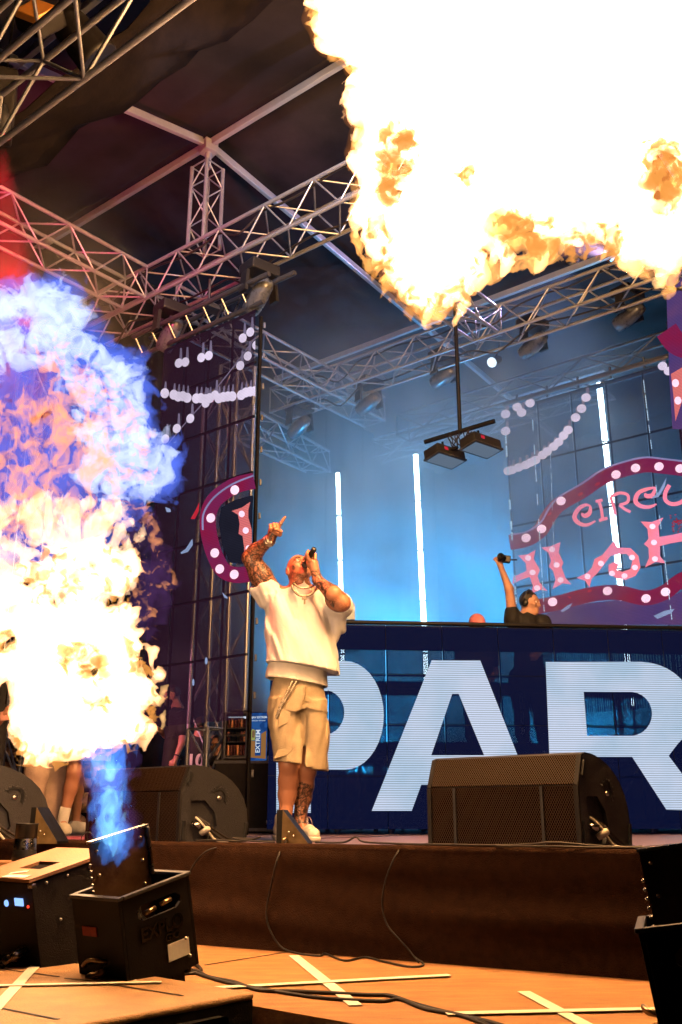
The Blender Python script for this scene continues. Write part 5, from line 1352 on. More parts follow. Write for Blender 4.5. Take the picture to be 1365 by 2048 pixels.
# ------------------------------------------------------------------ people: implicit bodies turned into one continuous mesh
class Field:
    def __init__(s, lo, hi, h):
        s.h = h; s.lo = np.array(lo, np.float32)
        s.n = [int(math.ceil((hi[i] - lo[i]) / h)) + 1 for i in range(3)]
        s.ax = [s.lo[i] + h * np.arange(s.n[i], dtype=np.float32) for i in range(3)]
        s.v = np.full(s.n, 9.0, np.float32)
    def _win(s, lo, hi):
        sl = []
        for i in range(3):
            a = max(0, int((lo[i] - s.lo[i]) / s.h) - 1); b = min(s.n[i], int((hi[i] - s.lo[i]) / s.h) + 3)
            if b <= a: return None
            sl.append(slice(a, b))
        return tuple(sl), s.ax[0][sl[0]][:, None, None], s.ax[1][sl[1]][None, :, None], s.ax[2][sl[2]][None, None, :]
    def _mix(s, sl, d, k, sub=False):
        a = s.v[sl]
        if sub:
            d = -d
            hh = np.clip(0.5 - 0.5 * (a - d) / k, 0, 1) if k > 0 else (d > a).astype(np.float32)
            s.v[sl] = (a * (1 - hh) + d * hh + k * hh * (1 - hh)) if k > 0 else np.maximum(a, d)
        else:
            if k <= 0: s.v[sl] = np.minimum(a, d); return
            hh = np.clip(0.5 + 0.5 * (a - d) / k, 0, 1)
            s.v[sl] = a * (1 - hh) + d * hh - k * hh * (1 - hh)
    def cap(s, p, q, r1, r2=None, k=0.02, sub=False):
        r2 = r1 if r2 is None else r2
        p = np.array(p, np.float32); q = np.array(q, np.float32); m = max(r1, r2) + k + 2.5 * s.h
        w = s._win(np.minimum(p, q) - m, np.maximum(p, q) + m)
        if w is None: return s
        sl, X, Y, Z = w; d = q - p; L = max(float(d @ d), 1e-9)
        t = np.clip(((X - p[0]) * d[0] + (Y - p[1]) * d[1] + (Z - p[2]) * d[2]) / L, 0, 1)
        D = np.sqrt((X - p[0] - t * d[0]) ** 2 + (Y - p[1] - t * d[1]) ** 2 + (Z - p[2] - t * d[2]) ** 2) - (r1 + (r2 - r1) * t)
        s._mix(sl, D, k, sub); return s
    def chain(s, pts, rs, k=0.02):
        for i in range(len(pts) - 1): s.cap(pts[i], pts[i + 1], rs[i], rs[i + 1], k)
        return s
    def ell(s, c, r, M=None, k=0.02, sub=False):
        c = np.array(c, np.float32); m = max(r) + k + 2.5 * s.h
        w = s._win(c - m, c + m)
        if w is None: return s
        sl, X, Y, Z = w; X = X - c[0]; Y = Y - c[1]; Z = Z - c[2]
        if M is not None:
            A = np.array(M.inverted(), np.float32)
            X, Y, Z = A[0, 0] * X + A[0, 1] * Y + A[0, 2] * Z, A[1, 0] * X + A[1, 1] * Y + A[1, 2] * Z, A[2, 0] * X + A[2, 1] * Y + A[2, 2] * Z
        k0 = np.sqrt((X / r[0]) ** 2 + (Y / r[1]) ** 2 + (Z / r[2]) ** 2)
        k1 = np.sqrt((X / r[0] ** 2) ** 2 + (Y / r[1] ** 2) ** 2 + (Z / r[2] ** 2) ** 2)
        D = k0 * (k0 - 1.0) / np.maximum(k1, 1e-5)
        s._mix(sl, np.maximum(D, -min(r)), k, sub); return s
    def loft(s, sec, k=0.02, yaw=0.0, sub=False, power=2.0):
        """Elliptic sections (z, cx, cy, a, b) stacked along z."""
        sec = sorted(sec); zs = np.array([q[0] for q in sec], np.float32)
        S = np.array(sec, np.float32); m = S[:, 3:].max() + k + 3 * s.h
        lo = (S[:, 1].min() - m, S[:, 2].min() - m, zs[0] - k - 3 * s.h); hi = (S[:, 1].max() + m, S[:, 2].max() + m, zs[-1] + k + 3 * s.h)
        w = s._win(lo, hi)
        if w is None: return s
        sl, X, Y, Z = w; z = Z[0, 0]
        cx, cy, a, b = (np.interp(z, zs, S[:, i])[None, None, :] for i in (1, 2, 3, 4))
        c_, s_ = cos(yaw), sin(yaw)
        x = (X - cx) * c_ + (Y - cy) * s_; y = -(X - cx) * s_ + (Y - cy) * c_
        r = (np.abs(x / a) ** power + np.abs(y / b) ** power) ** (1 / power)
        D = (r - 1) * np.minimum(a, b)
        D = np.maximum(D, np.maximum(zs[0] - Z, Z - zs[-1]))
        s._mix(sl, D, k, sub); return s
    def plane(s, P, n):
        """Keep only the side the normal points away from."""
        P = np.array(P, np.float32); n = np.array(Vector(n).normalized(), np.float32)
        D = (s.ax[0][:, None, None] - P[0]) * n[0] + (s.ax[1][None, :, None] - P[1]) * n[1] + (s.ax[2][None, None, :] - P[2]) * n[2]
        s.v = np.maximum(s.v, D); return s
    def ripple(s, f, amp, band=0.03):
        I = np.nonzero(np.abs(s.v) < band)
        s.v[I] += amp * f(s.ax[0][I[0]], s.ax[1][I[1]], s.ax[2][I[2]]).astype(np.float32); return s
    def mesh(s, name, mat, parent, attr=None):
        v = s.v; v[:1] = v[-1:] = 9; v[:, :1] = v[:, -1:] = 9; v[:, :, :1] = v[:, :, -1:] = 9
        vs, q = surface_nets(v, s.lo, s.h)
        me = np_mesh(name, vs, q, mat)
        if attr is not None:
            a = me.attributes.new('ink', 'FLOAT', 'POINT')
            a.data.foreach_set('value', attr(vs)[:len(me.vertices)].astype(np.float32))
        return link(name, me, parent)

def skin_mat(name, c, ink=False):
    m, nt, out = _nt(name)
    N = nt.nodes.new; L = nt.links.new
    p = N('ShaderNodeBsdfPrincipled'); p.inputs['Roughness'].default_value = 0.42
    p.inputs['Subsurface Weight'].default_value = 0.0
    tc = N('ShaderNodeTexCoord'); no = N('ShaderNodeTexNoise'); no.inputs['Scale'].default_value = 9; no.inputs['Detail'].default_value = 4; L(tc.outputs['Object'], no.inputs['Vector'])
    cr = N('ShaderNodeValToRGB'); cr.color_ramp.elements[0].color = (*(x * 0.8 for x in c), 1); cr.color_ramp.elements[1].color = (*(min(1, x * 1.15) for x in c), 1)
    L(no.outputs[0], cr.inputs[0]); src = cr.outputs[0]
    if ink:
        at_ = N('ShaderNodeAttribute'); at_.attribute_name = 'ink'
        n2 = N('ShaderNodeTexNoise'); n2.inputs['Scale'].default_value = 17; n2.inputs['Detail'].default_value = 5; n2.inputs['Distortion'].default_value = 2.4; n2.inputs['Roughness'].default_value = 0.6
        L(tc.outputs['Object'], n2.inputs['Vector'])
        vo = N('ShaderNodeTexVoronoi'); vo.feature = 'DISTANCE_TO_EDGE'; vo.inputs['Scale'].default_value = 34
        ad = N('ShaderNodeMixRGB'); ad.blend_type = 'ADD'; ad.inputs[0].default_value = 0.05; L(tc.outputs['Object'], ad.inputs[1]); L(n2.outputs[1], ad.inputs[2]); L(ad.outputs[0], vo.inputs['Vector'])
        r1 = N('ShaderNodeMapRange'); r1.inputs['From Min'].default_value = 0.44; r1.inputs['From Max'].default_value = 0.58; L(n2.outputs[0], r1.inputs[0])
        r2 = N('ShaderNodeMapRange'); r2.inputs['From Min'].default_value = 0.10; r2.inputs['From Max'].default_value = 0.03; L(vo.outputs[0], r2.inputs[0])
        mx = N('ShaderNodeMath'); mx.operation = 'MAXIMUM'; L(r1.outputs[0], mx.inputs[0]); L(r2.outputs[0], mx.inputs[1])
        mu = N('ShaderNodeMath'); mu.operation = 'MULTIPLY'; L(mx.outputs[0], mu.inputs[0]); L(at_.outputs['Fac'], mu.inputs[1])
        mi = N('ShaderNodeMixRGB'); L(mu.outputs[0], mi.inputs[0]); L(src, mi.inputs[1]); mi.inputs[2].default_value = (0.035, 0.020, 0.018, 1); src = mi.outputs[0]
    L(src, p.inputs['Base Color']); L(p.outputs[0], out.inputs['Surface'])
skin_mat('skin_inked', (0.46, 0.20, 0.115), True)
skin_mat('skin_plain', (0.45, 0.21, 0.13)); skin_mat('skin_pale', (0.52, 0.28, 0.20))
pbr('tee_cream', (0.78, 0.77, 0.76), 0.8, 0, 0.05, 14, 0.25, 160)
pbr('tee_under', (0.80, 0.76, 0.68), 0.8, 0, 0.05, 14, 0.25, 160)
pbr('khaki', (0.42, 0.33, 0.21), 0.8, 0, 0.12, 16, 0.35, 150)
pbr('khaki_seam', (0.36, 0.26, 0.14), 0.85, 0, 0.1)
pbr('shoe_cream', (0.74, 0.68, 0.58), 0.6, 0, 0.1, 20); pbr('shoe_sole', (0.74, 0.68, 0.58), 0.6, 0, 0.08)
pbr('silver_chain', (0.55, 0.48, 0.38), 0.25, 0.7, 0.3); pbr('eye_white', (0.8, 0.76, 0.72), 0.25, 0, 0.02); pbr('eye_dark', (0.03, 0.018, 0.012), 0.2)
pbr('hair_dark', (0.018, 0.011, 0.009), 0.5, 0, 0.4, 40, 0.6, 120); pbr('cloth_black', (0.012, 0.011, 0.013), 0.8, 0, 0.3, 20, 0.3, 120)
pbr('cloth_navy', (0.02, 0.02, 0.05), 0.8); pbr('cloth_cream', (0.50, 0.36, 0.28), 0.8, 0, 0.12, 12, 0.3, 90); pbr('cloth_brown', (0.16, 0.09, 0.06), 0.8, 0, 0.2, 12)
pbr('cloth_grey', (0.25, 0.22, 0.22), 0.8, 0, 0.2); pbr('sock_white', (0.7, 0.66, 0.62), 0.85, 0, 0.08); pbr('cap_pink', (0.75, 0.22, 0.26), 0.7); pbr('cloth_white', (0.66, 0.64, 0.64), 0.8, 0, 0.1)

def head_frame(fwd, roll=0.0):
    f = Vector(fwd).normalized(); x = f.cross(ZUP).normalized() * -1.0
    x = Vector((0, 0, 1)).cross(-f).normalized() * -1.0
    up = x.cross(-f) if x.cross(-f).z > 0 else -x.cross(-f)
    # local: x to the picture's right when facing the camera, y backwards, z up
    xx = (-f).cross(up) * 1.0
    M = Matrix((xx, -f, up)).transposed()
    return M
def add_head(F, c, M, s=1.0, ears=True):
    c = Vector(c)
    P = lambda x, y, z: c + M @ (Vector((x, y, z)) * s)
    F.ell(P(0, 0.010, 0.022), (0.077 * s, 0.098 * s, 0.096 * s), M, 0.01)
    F.ell(P(0, -0.028, -0.050), (0.060 * s, 0.066 * s, 0.066 * s), M, 0.03)
    F.ell(P(0, -0.078, -0.094), (0.026 * s, 0.022 * s, 0.020 * s), M, 0.025)
    for e in (-1, 1):
        F.ell(P(e * 0.043, -0.068, -0.016), (0.026 * s, 0.026 * s, 0.024 * s), M, 0.02)
        F.ell(P(e * 0.031, -0.101, 0.012), (0.019 * s, 0.016 * s, 0.012 * s), M, 0.008, True)
        F.cap(P(e * 0.012, -0.089, 0.030), P(e * 0.050, -0.078, 0.033), 0.010 * s, 0.008 * s, 0.012)
        if ears:
            F.ell(P(e * 0.080, 0.012, -0.006), (0.010 * s, 0.022 * s, 0.034 * s), M, 0.006)
            F.ell(P(e * 0.089, 0.006, -0.004), (0.006 * s, 0.011 * s, 0.020 * s), M, 0.004, True)
    F.chain([P(0, -0.090, 0.018), P(0, -0.108, -0.016), P(0, -0.112, -0.024)], [0.009 * s, 0.013 * s, 0.013 * s], 0.008)
    for e in (-1, 1): F.ell(P(e * 0.013, -0.099, -0.027), (0.009 * s, 0.009 * s, 0.008 * s), M, 0.006)
    F.cap(P(-0.018, -0.090, -0.052), P(0.018, -0.090, -0.052), 0.0075 * s, None, 0.008)
    F.cap(P(-0.016, -0.088, -0.064), P(0.016, -0.088, -0.064), 0.0085 * s, None, 0.008)
    return P
def add_eyes(P, M, parent, s=1.0):
    for e in (-1, 1):
        m = MB(); c = P(e * 0.031, -0.0845, 0.012)
        m.lathe([(0, -0.011), (0.0065, -0.009), (0.0105, -0.003), (0.011, 0.003), (0.008, 0.008), (0, 0.0115)], c, M @ Vector((0, -1, 0)), 12)
        eo = m.build('eye', 'eye_white', parent)
        MB().lathe([(0, 0.0005), (0.0052, 0)], c + M @ Vector((0, -0.0112, 0.001)), M @ Vector((0, -1, 0)), 10).build('iris', 'eye_dark', eo)

# ---------------------------------------------------------------- the singer
Y0 = 6.40
def J(px, py, dy=0.0): return at(px, py, Y0 + dy)
base = Vector((J(600, 1400).x, Y0, 0.0))
singer = thing('person', 'singer in cream tee and khaki shorts, one arm raised, holding a microphone', 'person', base)
HC = J(598, 1141, -0.02)
HM = head_frame((0.30, -0.80, 0.42))
F = Field((-0.78, 5.95, -0.02), (0.18, 6.78, 2.16), 0.0055)
HP = add_head(F, HC, HM, 1.0)
nb = J(608, 1186, 0.02)
F.chain([HP(0, 0.035, -0.05), HP(0, 0.02, -0.10), nb], [0.060, 0.060, 0.068], 0.03)
F.cap(J(552, 1194), J(662, 1196), 0.072, 0.072, 0.05).cap(J(604, 1225, 0.02), J(600, 1390, 0.02), 0.095, 0.095, 0.05)
# raised right arm
sh, elb, wr = J(547, 1190), J(502, 1116, -0.06), J(541, 1079, -0.20)
F.chain([sh, J(522, 1152, -0.03), elb], [0.075, 0.074, 0.060], 0.03).chain([elb, J(512, 1103, -0.09), wr], [0.058, 0.056, 0.033], 0.02)
pm = J(549, 1062, -0.235)
F.cap(wr, J(547, 1066, -0.225), 0.031, 0.034, 0.02).ell(pm, (0.040, 0.024, 0.046), Matrix.Rotation(rad(18), 3, 'Y'), 0.015)
for i, (x, y) in enumerate(((541, 1052), (547.5, 1049.5), (554, 1050))):
    F.chain([J(x + 0.5, y + 4, -0.232), J(x, y - 1.5, -0.262), J(x + 1.0, y + 4.5, -0.290), J(x + 1.8, y + 9.5, -0.276)], [0.0110, 0.0112, 0.0102, 0.0092], 0.003)
F.chain([J(558, 1056, -0.240), J(562, 1047, -0.250), J(566.5, 1040, -0.258), J(570.5, 1034, -0.262)], [0.0112, 0.0108, 0.0100, 0.0085], 0.004)
F.chain([J(560, 1070, -0.245), J(562, 1063, -0.275), J(556, 1059.5, -0.298), J(550, 1058.5, -0.304)], [0.014, 0.0125, 0.0112, 0.0095], 0.005)
# left arm bent to the mouth
sh2, el2, wr2 = J(663, 1194), J(684, 1206, -0.24), J(636, 1161, -0.22)
F.chain([sh2, J(676, 1203, -0.12), el2], [0.072, 0.066, 0.056], 0.03).chain([el2, J(668, 1189, -0.26), wr2], [0.056, 0.056, 0.034], 0.02)
MA = HP(0.0, -0.150, -0.058); MBk = MA + Vector((0.34, -0.83, 0.36)).normalized() * 0.165        # microphone axis: head, tail
ma = (MBk - MA).normalized()
gp = MA.lerp(MBk, 0.34)                                             # centre of the grip
out_ = (J(642, 1164, -0.22) - gp); out_ = (out_ - ma * out_.dot(ma)).normalized()
side_ = ma.cross(out_)
F.cap(wr2, gp + out_ * 0.055, 0.031, 0.034, 0.02).ell(gp + out_ * 0.040, (0.040, 0.026, 0.040), None, 0.015)
for i in range(4):
    c = gp + ma * (0.036 - 0.0235 * i)
    pts = [c + (out_ * cos(rad(a)) + side_ * sin(rad(a))) * rr for a, rr in ((20, 0.040), (75, 0.034), (130, 0.0305), (185, 0.0290), (228, 0.0275))]
    F.chain(pts, [0.0115, 0.0115, 0.0108, 0.0100, 0.0088], 0.003)
pts = [gp + out_ * 0.042 + ma * 0.02 - side_ * 0.012, gp + ma * 0.030 + (out_ * cos(rad(-55)) + side_ * sin(rad(-55))) * 0.036, gp + ma * 0.048 + (out_ * cos(rad(-110)) + side_ * sin(rad(-110))) * 0.031, gp + ma * 0.058 + (out_ * cos(rad(-150)) + side_ * sin(rad(-150))) * 0.028]
F.chain(pts, [0.0145, 0.0128, 0.0112, 0.0095], 0.005)
# legs
kR, aR = J(578, 1530, -0.03), J(572, 1642, 0.02); kL, aL = J(614, 1540, 0.06), J(600, 1645, 0.10)
F.chain([J(578, 1400), kR], [0.095, 0.066], 0.03).chain([kR, J(577, 1562, 0.01), J(575, 1590, 0.025), J(572, 1622, 0.02), aR], [0.062, 0.064, 0.059, 0.041, 0.036], 0.02).cap(aR, J(578, 1664, -0.02), 0.040, 0.036, 0.02)
F.chain([J(622, 1400), kL], [0.095, 0.066], 0.03).chain([kL, J(609, 1572, 0.10), J(606, 1596, 0.115), J(602, 1625, 0.105), aL], [0.060, 0.062, 0.057, 0.040, 0.036], 0.02).cap(aL, J(610, 1668, 0.05), 0.040, 0.036, 0.02)
def seg_d(v, p, q):
    p = np.array(p); q = np.array(q); d = q - p; t = np.clip(((v - p) @ d) / (d @ d), 0, 1)
    return np.linalg.norm(v - p - t[:, None] * d, axis=1)
def ink(v):
    r = np.zeros(len(v))
    arms = [(J(535, 1172, -0.02), elb, 0.10), (elb, wr + (elb - wr) * 0.08, 0.085), (el2 + (wr2 - el2) * 0.25, wr2, 0.075)]
    for p, q, w in arms: r = np.maximum(r, (seg_d(v, p, q) < w) * 1.0)
    r = np.maximum(r, (seg_d(v, el2, el2 + (wr2 - el2) * 0.25) < 0.08) * 0.25)
    r = np.maximum(r, (seg_d(v, J(607, 1572, 0.10), J(602, 1630, 0.10)) < 0.075) * 1.0)
    r = np.maximum(r, (seg_d(v, nb, HP(0, 0.0, -0.10)) < 0.085) * 0.7)
    for (x, y, z, w) in ((-0.045, -0.08, -0.012, 0.016), (-0.060, -0.06, -0.03, 0.016), (0.012, -0.075, 0.085, 0.022), (-0.01, -0.05, 0.10, 0.012), (-0.066, -0.02, -0.055, 0.022), (0.034, -0.082, 0.050, 0.012)):
        r = np.maximum(r, (np.linalg.norm(v - np.array(HP(x, y, z)), axis=1) < w) * 1.0)
    return r
body = F.mesh('body', 'skin_inked', singer, ink)
add_eyes(HP, HM, singer)
for e in (-1, 1):
    MB().path(smooth_path([HP(e * 0.014, -0.0995, 0.030), HP(e * 0.030, -0.0975, 0.037), HP(e * 0.050, -0.086, 0.034)], 4), 0.0035, 5).build('eyebrow', 'hair_dark', singer)

# tee with a longer one below
def sec(py, cx, hw, hd, dy=0.0):
    p = J(cx, py, dy); return (p.z, p.x, p.y, hw * 0.00332, hd)
def folds(seed, diag=1.0):
    def f(x, y, z):
        u = (x - base.x); w = z - 1.3
        a = fbm((u + 0.35 * w * diag) * 9 + seed, y * 5, (w - 0.3 * u * diag) * 2.2 + seed, 3)
        b = np.sin((u * 26 + diag * 13 * w + 3.0 * a)) * np.clip(0.6 + 0.8 * fbm(u * 3 + 7, y * 2, w * 2.5, 2), 0, 1.4)
        return 1.5 * a + 0.45 * b
    return f
F = Field((-0.72, 5.95, 0.98), (0.24, 6.80, 1.86), 0.006)
F.loft([sec(1174, 611, 30, 0.085), sec(1184, 607, 56, 0.11), sec(1196, 604, 70, 0.135), sec(1222, 606, 73, 0.158), sec(1262, 608, 73, 0.175), sec(1300, 609, 73, 0.188), sec(1350, 609, 74, 0.205)], 0.02, rad(12), power=2.3)
F.cap(J(560, 1195), J(528, 1170, -0.03), 0.082, 0.100, 0.05).cap(J(545, 1200), J(530, 1196, -0.01), 0.06, 0.05, 0.04)
F.cap(J(652, 1196), J(676, 1212, -0.10), 0.085, 0.088, 0.05).ell(J(672, 1244, 0.0), (0.055, 0.11, 0.15), None, 0.04)
F.plane(J(523, 1168, -0.03), J(502, 1122, -0.06) - J(530, 1172, -0.02))
F.cap(J(620, 1160, -0.06), J(609, 1186, 0.0), 0.078, 0.074, 0.0, True)
F.ripple(folds(3.0, 1.0), 0.027, 0.06)
F.cap(J(540, 1195), J(518, 1150, -0.05), 0.080, 0.080, 0.004, True)
F.cap(sh2, el2, 0.074, 0.072, 0.004, True)
z_l, z_r = J(540, 1317).z, J(680, 1338).z
hemn = Vector((z_l - z_r, 0, J(680, 1338).x - J(540, 1317).x)) * -1
F.plane(J(610, 1338), hemn)
tee = F.mesh('oversize_tee', 'tee_cream', singer)
F = Field((-0.68, 6.05, 0.86), (0.10, 6.75, 1.30), 0.006)
F.loft([sec(1285, 598, 50, 0.115), sec(1322, 595, 56, 0.128), sec(1345, 594, 61, 0.150), sec(1390, 593, 64, 0.178)], 0.02, rad(12), power=2.3)
F.ripple(folds(9.0, 0.5), 0.009, 0.035)
F.plane(J(594, 1366), Vector((J(530, 1356).z - J(656, 1375).z, 0, J(656, 1375).x - J(530, 1356).x)) * -1)
F.loft([sec(1345, 593, 56, 0.135), sec(1395, 593, 61, 0.160)], 0.004, rad(12), True, 2.3)
F.mesh('under_tee', 'tee_under', singer)
# khaki shorts
F = Field((-0.62, 6.0, 0.34), (0.06, 6.78, 1.12), 0.006)
F.loft([sec(1352, 598, 48, 0.115), sec(1385, 598, 55, 0.140), sec(1425, 598, 58, 0.148)], 0.03, 0.1, power=2.3)
F.loft([sec(1400, 574, 33, 0.135), sec(1440, 573, 34, 0.135), sec(1480, 577, 34, 0.13, -0.01), sec(1510, 584, 36, 0.128, -0.015), sec(1534, 587, 38, 0.13, -0.02)], 0.025, 0.0, power=2.4)
F.loft([sec(1400, 624, 31, 0.135), sec(1440, 627, 29, 0.13, 0.02), sec(1490, 628, 28, 0.125, 0.04), sec(1550, 627, 29, 0.125, 0.06)], 0.025, 0.0, power=2.4)
F.ell(J(553, 1448, -0.06), (0.040, 0.085, 0.125), None, 0.015).ell(J(655, 1470, 0.03), (0.020, 0.07, 0.11), None, 0.012)
F.ripple(folds(15.0, -0.8), 0.015, 0.04)
F.plane(J(587, 1527, -0.02), Vector((0.06, 0, -1))) if False else None
F.ell(J(608, 1505, -0.14), (0.008, 0.10, 0.27), Matrix.Rotation(rad(3), 3, 'Y'), 0.02, True).ell(J(608, 1520, 0.16), (0.008, 0.08, 0.25), None, 0.02, True)
# each leg gets its own hem height
zR = J(587, 1528, -0.02).z; zL = J(627, 1541, 0.05).z; xm_ = J(607, 1535).x
Xg = F.ax[0][:, None, None]; Zg = F.ax[2][None, None, :]
F.v = np.maximum(F.v, np.where(Xg < xm_ + 0.02, (zR - 0.12 * (Xg - J(587, 1528).x)) - Zg, (zL - 0.05 * (Xg - J(627, 1541).x)) - Zg))
F.loft([sec(1495, 582, 33, 0.115, -0.01), sec(1540, 587, 36, 0.118, -0.02)], 0.004, 0.0, True)
F.loft([sec(1505, 628, 25.5, 0.11, 0.045), sec(1556, 627, 26.5, 0.112, 0.06)], 0.004, 0.0, True)
shorts = F.mesh('cargo_shorts', 'khaki', singer)
def front_y(px, py, dy): return J(px, py, dy)
# cargo pocket flaps, fly seam
for pts, nm in (([(562, 1418), (585, 1414), (577, 1444), (557, 1455)], 'pocket_flap'), ([(556, 1500), (590, 1492), (574, 1510), (548, 1518)], 'pocket_hem')):
    MB().prism([J(x, y, -0.150) for x, y in pts], (0, 0.05, 0)).build(nm, 'khaki', shorts)
MB().path(smooth_path([J(612, 1372, -0.150), J(611, 1392, -0.155), J(605, 1410, -0.150)], 6), 0.004, 5).build('fly_seam', 'khaki_seam', shorts)
# shoes
def shoe(heel, toe, h_top, px):
    heel = Vector(heel); toe = Vector(toe); heel.z = toe.z = 0.0
    d = (toe - heel).normalized(); s_ = Vector((-d.y, d.x, 0))
    lo = np.minimum(heel, toe) - 0.09; hi = np.maximum(heel, toe) + 0.09
    F = Field((lo[0], lo[1], -0.01), (hi[0], hi[1], 0.20), 0.005)
    L = (toe - heel).length
    P = lambda t, z: heel + d * (L * t) + Vector((0, 0, z))
    F.chain([P(0.05, 0.055), P(0.35, 0.055), P(0.68, 0.048), P(0.97, 0.042)], [0.042, 0.046, 0.050, 0.040], 0.02)
    F.chain([P(0.14, 0.07), P(0.20, 0.135)], [0.044, 0.046], 0.03).chain([P(0.30, 0.10), P(0.42, 0.125)], [0.040, 0.034], 0.02)
    F.plane((0, 0, 0.022), (0, 0, -1))
    u_ = F.mesh('shoe', 'shoe_cream', singer)
    F = Field((lo[0], lo[1], -0.01), (hi[0], hi[1], 0.06), 0.005)
    F.chain([P(0.03, 0.02), P(0.35, 0.02), P(0.70, 0.02), P(0.99, 0.022)], [0.046, 0.048, 0.053, 0.044], 0.02)
    F.plane((0, 0, 0.003), (0, 0, -1)).plane((0, 0, 0.030), (0, 0, 1))
    F.mesh('sole', 'shoe_sole', u_)
    for k in range(4):
        t = 0.46 + 0.07 * k; c = P(t, 0.118 - 0.016 * k)
        MB().path(smooth_path([c - s_ * 0.030 - ZUP * 0.012, c + ZUP * 0.004, c + s_ * 0.030 + d * 0.012 - ZUP * 0.012], 4), 0.004, 5).build('lace', 'sock_white', u_)
    for sg in (-1, 1):
        c = P(0.44, 0.128)
        MB().path(smooth_path([c, c + s_ * sg * 0.035 + ZUP * 0.015 + d * 0.02, c + s_ * sg * 0.055 - ZUP * 0.03 + d * 0.03, c + s_ * sg * 0.05 - ZUP * 0.075 + d * 0.05], 5), 0.0035, 5).build('lace', 'sock_white', u_)
shoe(on_z(560, 1679, 0) + Vector((-0.01, 0, 0)), on_z(596, 1690, 0) + Vector((0.0, -0.12, 0)), 0.12, 0)
shoe(on_z(594, 1676, 0) + Vector((0, 0.02, 0)), on_z(629, 1684, 0) + Vector((0.0, -0.06, 0)), 0.12, 0)
# chains, bracelets, rings
ringc = HP(0, -0.015, -0.135)
def loop(c, rx, ry, drop, r, name, n=26, bead=True, tilt=0.0):
    pts = []
    for k in range(n + 1):
        th = pi * k / n
        pts.append(Vector((c.x + rx * cos(th), c.y - 0.085 - ry * sin(th), c.z - drop * max(0.0, sin(th)) ** 1.3)))
    o = MB().path(pts, r * 0.55, 6)
    for p in pts[:-1]: o.lathe([(0, -r), (r * 0.8, -r * 0.6), (r, 0), (r * 0.8, r * 0.6), (0, r)], p, (0.3, 0.2, 1), 6)
    return o.build(name, 'silver_chain', singer)
NC = J(611, 1182, -0.02)
loop(NC + Vector((0, -0.01, 0.030)), 0.072, 0.095, 0.055, 0.0085, 'necklace')
loop(NC + Vector((0, -0.01, 0.018)), 0.086, 0.125, 0.105, 0.0095, 'necklace')
pc = NC + Vector((0.005, -0.235, -0.115))
MB().box(pc, (0.012, 0.01, 0.055)).box(pc + Vector((0, -0.001, 0.008)), (0.036, 0.011, 0.012)).build('cross_pendant', 'silver_chain', singer)
fa = (wr - elb).normalized()
for k, (t, r) in enumerate(((0.90, 0.039), (0.98, 0.037))):
    MB().lathe([(r, -0.011), (r + 0.005, -0.008), (r + 0.005, 0.008), (r, 0.011)], elb.lerp(wr, t), fa, 18).build('watch' if k == 0 else 'bracelet', 'silver_chain', singer)
wcp = elb.lerp(wr, 0.90)
MB().box(wcp + Vector((0.012, -0.038, -0.012)), (0.030, 0.014, 0.030), None, 0.004).build('watch_face', 'silver_chain', singer)
for p, q in ((J(562, 1047, -0.25), J(566.5, 1040, -0.258)), (J(554, 1050, -0.258), J(554.6, 1053, -0.27))):
    MB().lathe([(0.0115, -0.004), (0.0140, -0.003), (0.0140, 0.003), (0.0115, 0.004)], p, (q - p), 12).build('ring', 'silver_chain', singer)
for k, off in enumerate((0.0, 0.012)):
    pts = smooth_path([J(584 + 8 * k, 1364, -0.165), J(573 + 6 * k, 1388, -0.170 - off), J(561 + 3 * k, 1412, -0.150 - off), J(552 + 2 * k, 1436, -0.125 - off)], 8)
    o = MB().path(pts, 0.004, 5)
    for p in pts: o.lathe([(0, -0.009), (0.007, -0.005), (0.009, 0), (0.007, 0.005), (0, 0.009)], p, (random.random(), 0.4, 1), 6)
    o.build('wallet_chain', 'silver_chain', singer)
mic = thing('microphone', 'black handheld microphone at the singer\'s mouth', 'microphone', MA)
MB().lathe([(0, 0.0), (0.013, 0.0), (0.0165, 0.03), (0.017, 0.10), (0.0175, (MBk - MA).length - 0.005), (0.012, (MBk - MA).length), (0, (MBk - MA).length)], MA, ma, 16).build('handle', 'black_plastic', mic)
MB().lathe([(0, -0.050), (0.015, -0.044), (0.024, -0.028), (0.025, -0.012), (0.018, 0.004)], MA, ma, 16).build('grille', 'alu_dark', mic)

